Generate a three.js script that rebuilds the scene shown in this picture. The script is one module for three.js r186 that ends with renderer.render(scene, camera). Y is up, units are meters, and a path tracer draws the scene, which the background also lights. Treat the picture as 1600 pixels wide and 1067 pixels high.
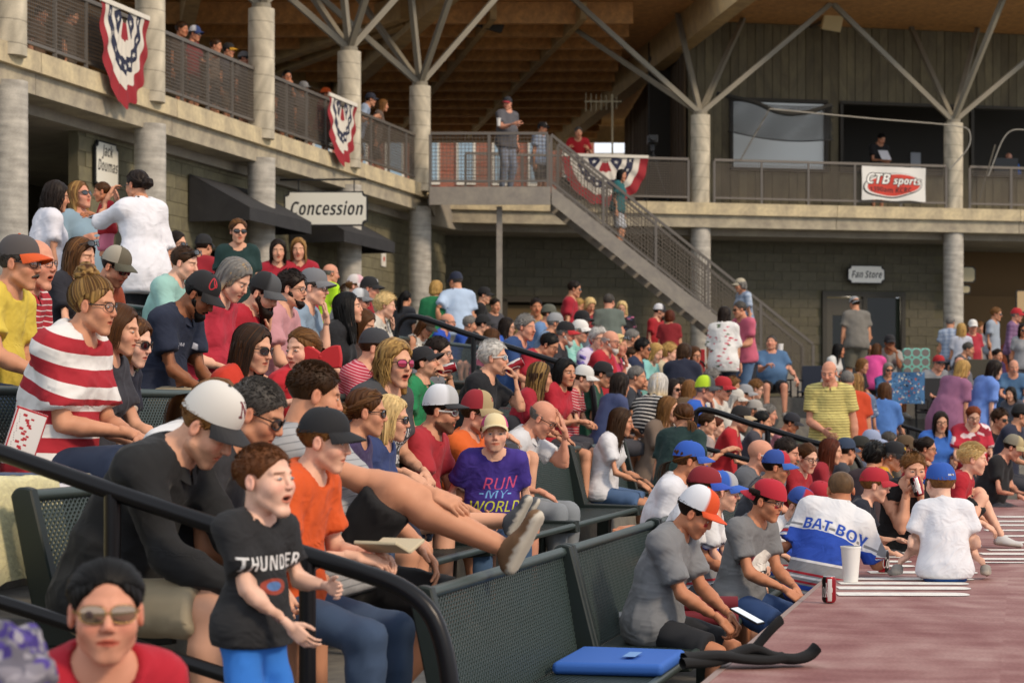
import * as THREE from 'three';
import { mergeGeometries } from 'three/addons/utils/BufferGeometryUtils.js';
import { RoundedBoxGeometry } from 'three/addons/geometries/RoundedBoxGeometry.js';
import { ImprovedNoise } from 'three/addons/math/ImprovedNoise.js';

// ---------- camera, sky, sun, exposure ----------
const F = 3200, HX = 800, HY = 640, CY = 1.46;            // lens in photo pixels, horizon, eye height (row 1 floor is y = 0)
const scene = new THREE.Scene();
const camera = new THREE.PerspectiveCamera(2 * Math.atan(533.5 / F) * 180 / Math.PI, 1600 / 1067, 0.5, 400);
camera.position.set(0, CY, 0);
camera.setViewOffset(1600, 1067, 0, -106.5, 1600, 1067);
camera.focus = 10.5; camera.userData.fStop = 5;
camera.updateProjectionMatrix();
const renderer = new THREE.WebGLRenderer({ antialias: true });
renderer.toneMapping = THREE.LinearToneMapping;
renderer.toneMappingExposure = 1.22;
renderer.shadowMap.enabled = true;
{
  const w = 256, h = 128, data = new Float32Array(w * h * 4);
  for (let j = 0; j < h; j++) for (let i = 0; i < w; i++) {
    const el = ((j + .5) / h - .5) * Math.PI, up = Math.max(0, Math.sin(el)), az = ((i + .5) / w - .5) * 2 * Math.PI;
    const n = Math.sin(az * 3 + el * 5) * .06 + Math.sin(az * 7 - el * 11) * .04;
    const k = .84 + .22 * (1 - up) + n * .7, o = (j * w + i) * 4;
    data[o] = .82 * k; data[o + 1] = .86 * k; data[o + 2] = .93 * k; data[o + 3] = 1;
  }
  const t = new THREE.DataTexture(data, w, h, THREE.RGBAFormat, THREE.FloatType);
  t.mapping = THREE.EquirectangularReflectionMapping; t.magFilter = t.minFilter = THREE.LinearFilter; t.needsUpdate = true;
  scene.background = t; scene.environment = t; scene.environmentIntensity = 1; 
}
const sun = new THREE.DirectionalLight(0xffe6c8, 2.1);
sun.position.set(26, 24, 6); sun.target.position.set(0, 0, -14); scene.add(sun, sun.target);
sun.castShadow = true; sun.shadow.radius = 20; sun.shadow.mapSize.set(2048, 2048);
Object.assign(sun.shadow.camera, { left: -40, right: 40, top: 40, bottom: -40, near: 1, far: 140 });

// ---------- helpers ----------
let seed = 7;
const rnd = () => { seed = seed + 0x6D2B79F5 | 0; let t = Math.imul(seed ^ seed >>> 15, 1 | seed); t = t + Math.imul(t ^ t >>> 7, 61 | t) ^ t; return ((t ^ t >>> 14) >>> 0) / 4294967296; };
const rr = (a, b) => a + (b - a) * rnd();
const V = (x, y, z) => new THREE.Vector3(x, y, z), C = (c) => new THREE.Color(c), RAD = Math.PI / 180;
const perlin = new ImprovedNoise(), N3 = (x, y, z) => perlin.noise(x + 51.3, y + 17.7, z + 33.1);
const lerp = (a, b, t) => a + (b - a) * t, clamp = (x, a, b) => x < a ? a : x > b ? b : x;
const at = (px, py, D) => V((px - HX) / F * D, CY + (HY - py) / F * D, -D);
const names = {};
function numbered(n) { if (!(n in names)) { names[n] = 0; return n; } names[n]++; return n + '_' + String(names[n]).padStart(3, '0'); }
function reg(o) { o.traverse((m) => { if (m.isMesh) m.castShadow = m.receiveShadow = true; }); return o; }
function part(name, geo, mat, parent) { const m = new THREE.Mesh(Array.isArray(geo) ? mg(geo) : geo, mat); m.name = name; m.castShadow = m.receiveShadow = true; parent.add(m); return m; }
function mg(a) { const p = a.map((g) => { g = g.index ? g.toNonIndexed() : g; for (const k of Object.keys(g.attributes)) if (!['position', 'normal', 'uv', 'color'].includes(k)) g.deleteAttribute(k); return g; }); const hasC = p.some((g) => g.attributes.color); for (const g of p) { if (!g.attributes.uv) g.setAttribute('uv', new THREE.BufferAttribute(new Float32Array(g.attributes.position.count * 2), 2)); if (!hasC) g.deleteAttribute('color'); } return mergeGeometries(p); }
function thing(name, label, category, pos = V(0, 0, 0), turn = 0, group) {
  const o = new THREE.Group(); o.name = numbered(name); o.position.copy(pos); o.rotation.y = turn; o.userData = { label, category }; if (group) o.userData.group = group; scene.add(o); return o;
}
function single(name, label, category, geo, mat, pos = V(0, 0, 0), turn = 0, group) {
  const o = part(numbered(name), geo, mat, scene); o.position.copy(pos); o.rotation.y = turn; o.userData = { label, category }; if (group) o.userData.group = group; return o;
}
function struct(name, geo, mat) { const m = part(numbered(name), geo, mat, scene); m.userData.kind = 'structure'; return m; }
const box = (w, h, d, x = 0, y = 0, z = 0) => new THREE.BoxGeometry(w, h, d).translate(x, y, z);
function bar(a, b, w, h = w, roll = 0) {   // square bar from a to b
  const d = b.clone().sub(a), L = d.length(), g = new THREE.BoxGeometry(w, h, L); if (roll) g.rotateZ(roll);
  const q = new THREE.Matrix4().lookAt(b, a, Math.abs(d.y) > .999 * L ? V(1, 0, 0) : V(0, 1, 0)); g.applyMatrix4(q); const m = a.clone().add(b).multiplyScalar(.5); return g.translate(m.x, m.y, m.z);
}
const tube = (pts, r, n = 24, s = 8, closed = false) => new THREE.TubeGeometry(new THREE.CatmullRomCurve3(pts, closed, 'centripetal'), n, r, s, closed);
function canvas(w, h, draw, repeat) { const c = document.createElement('canvas'); c.width = w; c.height = h; const x = c.getContext('2d'); draw(x, w, h); const t = new THREE.CanvasTexture(c); t.colorSpace = THREE.SRGBColorSpace; t.wrapS = t.wrapT = THREE.RepeatWrapping; if (repeat) t.repeat.set(...repeat); t.anisotropy = 8; return t; }
function noiseTex(w, h, fn, srgb = true) { // fn(u,v) -> [r,g,b] 0..1
  const d = new Uint8Array(w * h * 4); for (let j = 0; j < h; j++) for (let i = 0; i < w; i++) { const c = fn(i / w, j / h), o = (j * w + i) * 4; d[o] = clamp(c[0], 0, 1) * 255; d[o + 1] = clamp(c[1], 0, 1) * 255; d[o + 2] = clamp(c[2], 0, 1) * 255; d[o + 3] = 255; }
  const t = new THREE.DataTexture(d, w, h); if (srgb) t.colorSpace = THREE.SRGBColorSpace; t.wrapS = t.wrapT = THREE.RepeatWrapping; t.magFilter = THREE.LinearFilter; t.minFilter = THREE.LinearMipmapLinearFilter; t.generateMipmaps = true; t.needsUpdate = true; return t;
}
const tile = (u, v, f, s = 0) => { const a = u * 2 * Math.PI, b = v * 2 * Math.PI; return N3(Math.cos(a) * f * .16 + s, Math.sin(a) * f * .16 + Math.cos(b) * f * .16, Math.sin(b) * f * .16 - s); };
const mats = {};
function M(color, rough = .85, metal = 0, extra) { const k = color + rough + metal + (extra ? JSON.stringify(extra) : ''); return mats[k] ??= new THREE.MeshStandardMaterial({ color: C(color), roughness: rough, metalness: metal, side: THREE.DoubleSide, ...extra }); }
function mottled(hex, amt, f, rough = .9, uvRepeat = [1, 1], bump = 0) {   // stained, grainy surface
  const c = C(hex).convertLinearToSRGB(), s = rr(0, 90);
  const t = noiseTex(256, 256, (u, v) => { const n = tile(u, v, f, s) * .6 + tile(u, v, f * 3, s + 9) * .35 + tile(u, v, f * 9, s + 4) * .25 + (rnd() - .5) * .25, k = 1 + n * amt; return [c.r * k, c.g * k, c.b * k * (1 - n * .04)]; });
  t.repeat.set(...uvRepeat); const m = new THREE.MeshStandardMaterial({ map: t, roughness: rough, side: THREE.DoubleSide }); if (bump) { m.bumpMap = t; m.bumpScale = bump; } return m;
}
function uvBox(g, k = 1) { // uv in metres from the dominant axis
  g = g.index ? g.toNonIndexed() : g; const p = g.attributes.position, n = g.attributes.normal, uv = new Float32Array(p.count * 2);
  for (let i = 0; i < p.count; i++) { const ax = Math.abs(n.getX(i)), ay = Math.abs(n.getY(i)), az = Math.abs(n.getZ(i)); const [a, b] = ay > ax && ay > az ? [p.getX(i), p.getZ(i)] : ax > az ? [p.getZ(i), p.getY(i)] : [p.getX(i), p.getY(i)]; uv[i * 2] = a * k; uv[i * 2 + 1] = b * k; }
  g.setAttribute('uv', new THREE.BufferAttribute(uv, 2)); return g;
}
// seating frame: s = metres towards the field, t = metres along the rows
const RT = -14 * RAD, cn = Math.cos(14 * RAD), sn = Math.sin(14 * RAD);
const ST = (s, y, t) => V(cn * s + sn * t, y, -(-sn * s + cn * t));
// left wing frame (15.6 degrees): a = metres along the balcony edge, o = metres out of it
const rowS = [0, -1.84, -3.25, -4.15, -5.1, -6.05], rowF = [0, 0, .305, .68, 1.0, 1.32], CONC = 1.56; // bench back line and floor of each row
const floorAt = (s) => s > -1.98 ? 0 : s > -3.39 ? rowF[2] : s > -4.29 ? rowF[3] : s > -5.24 ? rowF[4] : s > -6.19 ? rowF[5] : CONC;
const WT = -15.6 * RAD, cw = Math.cos(15.6 * RAD), sw = Math.sin(15.6 * RAD);
const WG = (o, h, a) => V(-6.02 + cw * o + sw * a, CY + h, -(24.1 - sw * o + cw * a));
// right wing frame: b = metres along its edge from the first press box column, o = metres out
const R2 = 12.3 * RAD, c2 = Math.cos(R2), s2 = Math.sin(R2);
const RG = (o, h, b) => V(3.95 + c2 * b + s2 * o, CY + h, -(43.0 + s2 * b - c2 * o));
const RWT = R2;
// ---------- materials of the place ----------
const mCream = mottled('#b9ab8c', .22, 9, .9, [.5, .5], .004), mBeam = mottled('#a39a86', .25, 8, .9, [.4, .4], .004), mFloor = mottled('#6f6c66', .3, 8, .95, [.5, .5], .003);
const mDeckUnder = mottled('#918a7d', .2, 6, .95, [.3, .3]), mWood = mottled('#bf8f5a', .25, 12, .8, [.7, .7]), mGirder = mottled('#ab9166', .2, 8, .8, [.5, .5]);
const mStrut = mottled('#7d7768', .25, 10, .6, [.8, .8]), mRail = M('#6c665f', .5, .4), mBlack = M('#101113', .45, .2), mGreen = M('#16211e', .5, .2);
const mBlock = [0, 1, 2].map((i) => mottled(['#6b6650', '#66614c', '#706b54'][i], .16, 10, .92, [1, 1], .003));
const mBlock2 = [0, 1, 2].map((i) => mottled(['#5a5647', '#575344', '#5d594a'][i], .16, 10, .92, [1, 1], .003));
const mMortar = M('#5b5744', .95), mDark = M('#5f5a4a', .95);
const mBoard = [0, 1, 2].map((i) => mottled(['#6b6450', '#645d4a', '#716a55'][i], .22, 7, .9, [.6, .25], .004)), mTan = M('#a88a55', .9);

// ---------- ground, terraces ----------
const slabL = (s0, s1, y, t0, t1, depth = .6) => uvBox(box(s1 - s0, depth, t1 - t0)).rotateY(RT).translate(...ST((s0 + s1) / 2, y - depth / 2, (t0 + t1) / 2).toArray());
struct('ground', uvBox(new THREE.PlaneGeometry(300, 300).rotateX(-Math.PI / 2).translate(0, -.9, -60)), mottled('#6d6a55', .3, 8, .98, [.2, .2]));
struct('walkway', slabL(-1.98, -1.03, 0, -4, 30, .8), mFloor);
struct('walkway', slabL(-1.02, 9, -.004, 21.2, 30, .7), mFloor);
for (let k = 2; k <= 5; k++) struct('seating_step', slabL(rowS[k] - .14, rowS[k - 1] - .14, rowF[k], -4, 44, .32 + rowF[k]), mFloor);
struct('concourse_floor', slabL(-13.5, -6.19, CONC, -4, 50, 1.9), mFloor);
// right section: rows facing the camera side
const RS = (o, y, b) => V(.978 * b - .208 * 0 + .208 * o, y, -(28.0 + .208 * b - .978 * o));   // o < 0 is further up
const slabR = (o0, o1, y, b0, b1, depth) => uvBox(box(b1 - b0, depth, o1 - o0)).rotateY(12 * RAD).translate(...RS((o0 + o1) / 2, y - depth / 2, (b0 + b1) / 2).toArray());
for (let k = 1; k <= 5; k++) struct('seating_step', slabR(-.35 - .85 * k, .5 - .85 * k, .33 * k + .003, -2, 22, .35 + .33 * k), mFloor);
struct('concourse_floor', slabR(-14, -4.6, CY + .22, -6, 24, 1.9), mFloor);

// ---------- dugout ----------
{
  const t = noiseTex(512, 512, (u, v) => {
    const wv = N3(u * 5, v * 9, 4) * .02, st = tile(u, v, 9, 3) * .7 + N3(u * 5, (v + wv) * 42, 2) * .45 + N3(u * 12, (v + wv) * 90, 8) * .22, wear = clamp(.55 + st * .6 + tile(u, v, 26, 8) * .3, 0, 1), g = (rnd() - .5) * .06;
    return [lerp(.40, .65, wear) + g, lerp(.18, .53, wear) + g, lerp(.17, .50, wear) + g];
  }); t.repeat.set(.28, .14);
  const d = thing('dugout', 'low dugout with worn dark red roof and white painted lettering', 'dugout');
  part('roof', slabL(-1.0, 8, .56, 1.5, 21.1, .14), new THREE.MeshStandardMaterial({ map: t, roughness: .75 }), d);
  part('edge_trim', slabL(-1.024, -1.0, .563, 1.5, 21.1, .17), M('#8d7a74', .8), d);
  part('wall', slabL(-.99, -.85, .419, 1.5, 21.1, 1.25), mFloor, d); part('wall', slabL(-.84, 8, .418, 20.9, 21.09, 1.25), mFloor, d);
  const white = mottled('#d9d6d0', .14, 14, .8, [2, 2]);
  const stroke = (px0, px1, py, w, n = 1) => { // a painted bar lying across the roof; w in metres along the row
    w *= 1.2; const D = .9 * F / (py - HY), X0 = (px0 - HX) / F * D, X1 = (px1 - HX) / F * D, L = X1 - X0, sh = new THREE.Shape();
    sh.moveTo(0, -w / 2); sh.lineTo(L - w * .4, -w / 2); sh.quadraticCurveTo(L, -w / 2, L, 0); sh.quadraticCurveTo(L, w / 2, L - w * .4, w / 2); sh.lineTo(0, w / 2); sh.closePath();
    const g = new THREE.ShapeGeometry(sh, 6).rotateX(-Math.PI / 2).rotateY(-2 * RAD).translate(X0, .564, -D); part('painted_letter_stroke', uvBox(g), white, d);
  };
  for (const a of [[1308, 1514, 929, .15], [1309, 1516, 919.5, .14], [1312, 1513, 912, .13], [1335, 1521, 905, .13], [1358, 1527, 895, .13], [1362, 1430, 885, .12], [1365, 1425, 878, .12], [1365, 1420, 871, .11], [1366, 1420, 864, .11], [1376, 1450, 853, .2], [1532, 1640, 879.5, .06], [1530, 1640, 874, .13], [1533, 1640, 866, .15], [1545, 1640, 860, .12], [1560, 1640, 848, .14], [1558, 1640, 838, .14], [1540, 1640, 829, .14], [1545, 1640, 821, .16], [1552, 1640, 815, .16], [1560, 1640, 808, .18]]) stroke(...a);
}

// ---------- lower storey of the left wing ----------
const colTex = (() => { const t = noiseTex(128, 512, (u, v) => { const ring = Math.abs(((v * 9 + .04 * Math.sin(u * 2 * Math.PI)) % 1) - .5) < .025 ? -.14 : 0, n = tile(u, v, 14, 2) * .1 + tile(u, v, 5, 6) * .1 + (rnd() - .5) * .06; const k = .72 + ring + n; return [k, k * .955, k * .85]; }); t.repeat.set(1, .5); return t; })();
const mCol = new THREE.MeshStandardMaterial({ map: colTex, roughness: .9, bumpMap: colTex, bumpScale: .01 });
const colTex2 = (() => { const t = noiseTex(128, 512, (u, v) => { const b = N3(Math.sin(u * 6.28) * .6, v * 30 + Math.sin(u * 6.28) * .3, 1) * .11 + N3(Math.sin(u * 6.28), v * 70, 7) * .05, n = tile(u, v, 14, 2) * .05 + (rnd() - .5) * .08; const k = .66 + b + n; return [k, k * .975, k * .92]; }); t.repeat.set(1, .5); return t; })();
const mCol2 = new THREE.MeshStandardMaterial({ map: colTex2, roughness: .92, bumpMap: colTex2, bumpScale: .012 });
function cyl(r, y0, y1, p) { const g = new THREE.CylinderGeometry(r, r, y1 - y0, 28, 1).translate(0, (y0 + y1) / 2, 0); const uv = g.attributes.uv; for (let i = 0; i < uv.count; i++) uv.setY(i, uv.getY(i) * (y1 - y0) * .8); return g; }
const ROOF = 8.75;
function columns(fn, a, where, dirs) {
  const oc = fn === WG ? -.03 : -.28, base = fn(oc, 0, a); base.y = CONC;
  const lo = thing('lower_column', `round cast concrete column holding up the balcony, ${where}`, 'column', base, 0, 'lower concrete columns'); part('shaft', cyl(.215, 0, CY + 3.9 - CONC), mCol2, lo);
  const up = thing('upper_column', `round concrete column on the balcony with steel roof struts, ${where}`, 'column', V(base.x, CY + 4.2, base.z), 0, 'upper concrete columns');
  part('shaft', cyl(.205, 0, 2.02), mCol, up); part('capital', cyl(.15, 2.02, 2.1), mStrut, up);
  for (const [o, h, s] of dirs) { const e = fn(o + oc, ROOF, a + s); part('roof_strut', bar(V(0, 2.06, 0), V(e.x - base.x, ROOF - 4.2, e.z - base.z), .1, .1), mStrut, up); }
}
const fan = [[-2.6, 0, -1.7], [-2.2, 0, 1.9], [1.5, 0, -1.5], [1.6, 0, 1.6], [-.3, 0, .1]];
[[.25, 'at the left edge of the view'], [4.06, 'right of the first bunting'], [8.0, 'second from the left bunting'], [11.95, 'between the small bunting and the stair landing'], [15.9, 'at the stair landing']].forEach(([a, w]) => columns(WG, a, w, fan));
columns(RG, .1, 'beside the camera tripod', [[-2.6, 0, -2.6], [-2, 0, .1], [-2.2, 0, 1.7], [-.2, 0, -2.9], [-.2, 0, 3.0]]);
columns(RG, 5.85, 'beside the sports banner', [[-.2, 0, -2.7], [-2.4, 0, .05], [-2.2, 0, 1.6], [-.2, 0, 3.1], [1.2, 0, .6]]);

// balcony edges and decks
function edge(fn, rot, a0, a1, name) {
  const L = a1 - a0, mid = (a0 + a1) / 2, put = (g, o, h) => { const p = fn(o, h, mid); return uvBox(g).rotateY(rot).translate(p.x, p.y, p.z); };
  const along = rot === WT ? [0, 2] : [0, 0];
  const B = (o, h, w, t) => put(rot === WT ? box(w, t, L) : box(L, t, w), o, h);
  const b = thing(name, rot === WT ? 'long stepped concrete balcony edge over the awnings' : 'concrete balcony edge under the press box railing', 'balcony edge');
  const n = Math.round(L / 3.95);
  for (let i = 0; i < n; i++) { const l = L / n, m = a0 + (i + .5) * l, pc = (o, h, w, t) => { const p = fn(o, h, m); return uvBox(rot === WT ? box(w, t, l - .012) : box(l - .012, t, w)).rotateY(rot).translate(p.x, p.y, p.z); }; part('coping', pc(-.2, 4.22, .5, .25), mCream, b); part('beam', pc(-.28, 3.965, .5, .26), mBeam, b); }
}
edge(WG, WT, -3, 16.4, 'balcony_edge'); edge(RG, RWT, -5.4, 11.5, 'balcony_edge');
{ // decks
  const P = (p) => [p.x, p.z], poly = (pts, y, th) => { const s = new THREE.Shape(pts.map(([x, z]) => new THREE.Vector2(x, -z))); return uvBox(new THREE.ExtrudeGeometry(s, { depth: th, bevelEnabled: false }).rotateX(-Math.PI / 2).translate(0, y - th, 0)); };
  struct('upper_deck', poly([P(WG(-.45, 0, -3)), P(WG(-.45, 0, 16)), P(RG(-.45, 0, -5)), P(RG(-.45, 0, 11.5)), P(RG(-3.4, 0, 11.5)), P(RG(-3.4, 0, .4)), [3.2, -63], [-22, -63], [-22, -24]], CY + 4.2, .5), mDeckUnder);
}
// block walls
function blockWall(name, label, fn, rot, a0, a1, h0, h1, o, mm, holes, vis) {
  const w = thing(name, label, 'wall'), bl = .4, bh = .2, geo = new RoundedBoxGeometry(...(rot === WT ? [.1, bh - .005, bl - .005] : [bl - .005, bh - .005, .1]), 1, .004); uvBox(geo);
  const inHole = (a, h) => holes.some(([x0, x1, y0, y1]) => a > x0 && a < x1 && h > y0 && h < y1), extra = [];
  // backing with openings: strips between holes
  const cuts = [...new Set([a0, a1, ...holes.flatMap((x) => [x[0], x[1]])])].filter((x) => x >= a0 && x <= a1).sort((x, y) => x - y), back = [];
  for (let i = 0; i + 1 < cuts.length; i++) { const m = (cuts[i] + cuts[i + 1]) / 2, l = cuts[i + 1] - cuts[i]; let segs = [[h0, h1]]; for (const q of holes) if (m > q[0] && m < q[1]) segs = segs.flatMap(([x, y]) => [[x, Math.min(y, q[2])], [Math.max(x, q[3]), y]].filter(([u, v]) => v - u > .01)); for (const [x, y] of segs) { const p = fn(o - .088, (x + y) / 2, m); back.push((rot === WT ? box(.14, y - x, l) : box(l, y - x, .14)).rotateY(rot).translate(p.x, p.y, p.z)); } }
  part('mortar_bed', back, mMortar, w);
  let n = 0; const rows = Math.floor((h1 - h0) / bh);
  for (let r = rows - 1; r >= 0; r--) for (let i = -1; i * bl < a1 - a0; i++) {
    const a = a0 + (i + .5 + (r % 2) * .5) * bl, h = h1 - (rows - r - .5) * bh; if (a - bl * .5 < a0 - .01 || a + bl / 2 > a1 + .01 || inHole(a, h)) continue;
    const p = fn(o - .05 + rr(-.003, .003), h, a);
    if (vis(a, h) && n < 300) { n++; const m = part('block', geo, mm[Math.floor(rnd() * 3)], w); m.position.copy(p); m.rotation.y = rot; } else extra.push(geo.clone().rotateY(rot).translate(p.x, p.y, p.z));
  }
  if (extra.length) part('hidden_blocks', extra, mm[0], w).userData.kind = 'stuff';
  return w;
}
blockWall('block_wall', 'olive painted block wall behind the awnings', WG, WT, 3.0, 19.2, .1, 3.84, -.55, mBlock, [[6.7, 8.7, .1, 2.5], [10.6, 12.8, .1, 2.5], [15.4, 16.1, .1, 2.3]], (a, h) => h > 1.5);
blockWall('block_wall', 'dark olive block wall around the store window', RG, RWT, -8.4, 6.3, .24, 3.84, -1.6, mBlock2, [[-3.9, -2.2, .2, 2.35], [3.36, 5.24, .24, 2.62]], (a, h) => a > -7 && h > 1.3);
// dark interior behind and left opening, service hatches
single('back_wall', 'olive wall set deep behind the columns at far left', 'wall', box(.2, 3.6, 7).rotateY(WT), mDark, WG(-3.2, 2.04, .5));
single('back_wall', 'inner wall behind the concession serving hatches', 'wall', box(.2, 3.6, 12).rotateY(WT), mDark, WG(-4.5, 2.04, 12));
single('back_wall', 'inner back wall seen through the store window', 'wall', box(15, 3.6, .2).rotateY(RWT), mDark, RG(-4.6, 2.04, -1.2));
for (const [a0, a1] of [[6.7, 8.7], [10.6, 12.8]]) {
  const h = thing('service_hatch', `dark concession serving hatch under the ${a0 < 9 ? 'nearer' : 'farther'} awning`, 'hatch', WG(-.6, 0, (a0 + a1) / 2), WT), l = a1 - a0;
  part('counter', box(.5, .06, l, .1, 1.35, 0), M('#5a564c', .6, .3), h); part('panel', box(.06, 1.1, l, -.02, .77, 0), mBlock[0], h); for (const s of [-1, 1]) part('frame', box(.1, 2.4, .08, .02, 1.4, s * (l / 2 - .05)), M('#2b2a26', .6), h);
}
// doors
{
  const d = thing('steel_door', 'dark grey steel door in the olive wall beyond the awnings', 'door', WG(-.58, .1, 15.75), WT); part('leaf', box(.06, 2.18, .68, -.05, 1.09, 0), M('#2a2a27', .6, .2), d); part('handle', box(.05, .05, .14, .0, 1, -.28), M('#888888', .3, .8), d);
  const e = thing('garage_door', 'tan closed door panel with dark frame under the stairs', 'door', RG(-1.6, .24, -3.05), RWT); part('leaf', box(1.5, 2.0, .06, 0, 1, -.1), M('#5b4a2c', .8), e); part('frame', [box(.12, 2.12, .16, -.82, 1.06, 0), box(.12, 2.12, .16, .82, 1.06, 0), box(1.76, .12, .16, 0, 2.06 + .06, 0)], M('#3a352b', .8), e);
}
// store front
{
  const f = thing('store_front', 'dark framed store door and window under the white sign', 'window', RG(-1.6, .24, 4.3), RWT), fm = M('#34322b', .6, .2), glass = new THREE.MeshPhysicalMaterial({ color: C('#4a5048'), roughness: .05, transmission: .9, thickness: 0, ior: 1.4 });
  part('frame', [box(.1, 2.38, .14, -.93, 1.19, 0), box(.1, 2.38, .14, .93, 1.19, 0), box(1.76, .12, .14, 0, 2.32, 0), box(.1, 2.26, .13, .02, 1.13, 0), box(.9, .3, .12, .5, .15, 0)], fm, f);
  const dr = part('door', [box(.14, 2.2, .06, -.81, 1.12, .01), box(.14, 2.2, .06, -.1, 1.12, .01), box(.58, .36, .06, -.455, 2.04, .01), box(.58, .3, .06, -.455, .17, .01)], M('#45423a', .6, .2), f); part('pane', box(.57, 1.5, .02, -.455, 1.1, 0), glass, dr); part('handle', box(.03, .3, .05, -.12, 1.05, .06), M('#999999', .3, .8), dr);
  part('pane', box(.8, 1.94, .02, .47, 1.28, 0), glass, f);
  const l = thing('indoor_lamp', 'small lit ceiling lamp seen through the store window', 'lamp', RG(-3.2, 2.35, 4.6), RWT); part('glow_panel', box(.3, .03, .12), new THREE.MeshStandardMaterial({ color: 0xffffff, emissive: 0xfff0d8, emissiveIntensity: 2.2 }), l); part('housing', box(.34, .05, .16, 0, .045, 0), mRail, l); const pl = new THREE.PointLight(0xfff0d8, 3); pl.position.set(0, -.06, 0); pl.castShadow = true; l.add(pl);
}
// far right passage: dark, with a brick arch
{
  single('back_wall', 'brown wall of the passage at the right edge', 'wall', box(3.6, 3.6, .2).rotateY(RWT), M('#6e573a', .95), RG(-3.6, 2.04, 8.0));
  const g = []; const a = thing('brick_arch', 'low red brick arch glimpsed in the passage at right', 'wall', RG(-3.3, .24, 7.9), RWT), bm = [M('#a5502f', .9), M('#96462a', .9), M('#b05c3a', .9)], bg = new RoundedBoxGeometry(.21, .065, .1, 1, .006);
  part('mortar_bed', box(2.4, 1.5, .06, -.0, .75, -.03), M('#8a7766', .95), a);
  let n = 0; for (let r = 0; r < 20; r++) for (let i = 0; i < 11; i++) { const x = -1.1 + i * .22 + (r % 2) * .11, y = .04 + r * .075; if (y > 1.5 - .9 * (Math.max(0, (x - .3)) ** 2) && false) continue; const m = part('brick', bg, bm[Math.floor(rnd() * 3)], a); m.position.set(x, y, .0); n++; }
  const arch = new THREE.Shape(); arch.moveTo(-1.3, -.1); arch.lineTo(-1.3, 2.4); arch.lineTo(1.5, 2.4); arch.lineTo(1.5, 1.62); arch.quadraticCurveTo(.55, 1.62, -.05, .75); arch.lineTo(-.35, .2); arch.lineTo(-.35, -.1); arch.closePath();
  part('arch_surround', new THREE.ExtrudeGeometry(arch, { depth: .12, bevelEnabled: false }).translate(0, 0, .12), M('#6e573a', .95), a);
}
// ---------- railings ----------
let mottledSide;
function railing(label, p0, p1, H = 1.05, nPanels = 3, pitch = .05, group = 'steel mesh railings', name = 'railing') {
  const r = thing(name, label, 'railing', p0, 0, group), d = p1.clone().sub(p0), at2 = (f, h) => V(d.x * f, d.y * f + h, d.z * f);
  part('top_rail', bar(at2(0, H), at2(1, H), .055, .05), mRail, r); part('bottom_rail', bar(at2(0, .12), at2(1, .12), .045, .04), mRail, r);
  for (let i = 0; i <= nPanels; i++) part('post', bar(at2(i / nPanels, .0), at2(i / nPanels, H - .026), .05), mRail, r);
  const L = d.length(), nv = Math.round(L / pitch), nh = Math.round((H - .2) / pitch), w = [];
  for (let i = 0; i < nv; i++) w.push(bar(at2((i + .5) / nv, .14), at2((i + .5) / nv, H - .03), .011));
  for (let i = 0; i < nh; i++) w.push(bar(at2(.002, .17 + i * pitch), at2(.998, .17 + i * pitch), .011).translate(0, 0, .006));
  part('wire_mesh', w, M('#625a50', .6, .3), r); return r;
}
const D0 = 4.2 + .145;
railing('steel mesh railing at the top left edge before the first column', WG(-.08, D0, -2.5), WG(-.08, D0, .35), .92, 2);
railing('steel mesh railing carrying the leftmost bunting', WG(-.08, D0, .62), WG(-.08, D0, 3.95), .92, 4); railing('short railing return beside the leftmost column', WG(-.55, D0, .62), WG(-.1, D0, .62), .92, 1);
railing('steel mesh railing between the leftmost bunting and the second column', WG(-.08, D0, 4.3), WG(-.08, D0, 7.85), .92, 4); railing('short railing return right of the leftmost bunting', WG(-.55, D0, 4.3), WG(-.1, D0, 4.3), .92, 1);
railing('steel mesh railing carrying the small middle bunting', WG(-.08, D0, 8.25), WG(-.08, D0, 11.8), .92, 4); railing('short railing return left of the small bunting', WG(-.55, D0, 8.25), WG(-.1, D0, 8.25), .92, 1);
railing('steel mesh railing just left of the stair landing', WG(-.08, D0, 12.2), WG(-.08, D0, 16.2), .92, 4);
railing('steel mesh railing behind the stairs carrying the wide bunting', RG(-.1, D0, -5.0), RG(-.1, D0, -.22), .92, 4);
railing('steel mesh railing in front of the press box window', RG(-.1, D0, .35), RG(-.1, D0, 5.6), .92, 5);
railing('steel mesh railing at the right edge by the press box', RG(-.1, D0, 6.15), RG(-.1, D0, 11), .92, 5);
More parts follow.
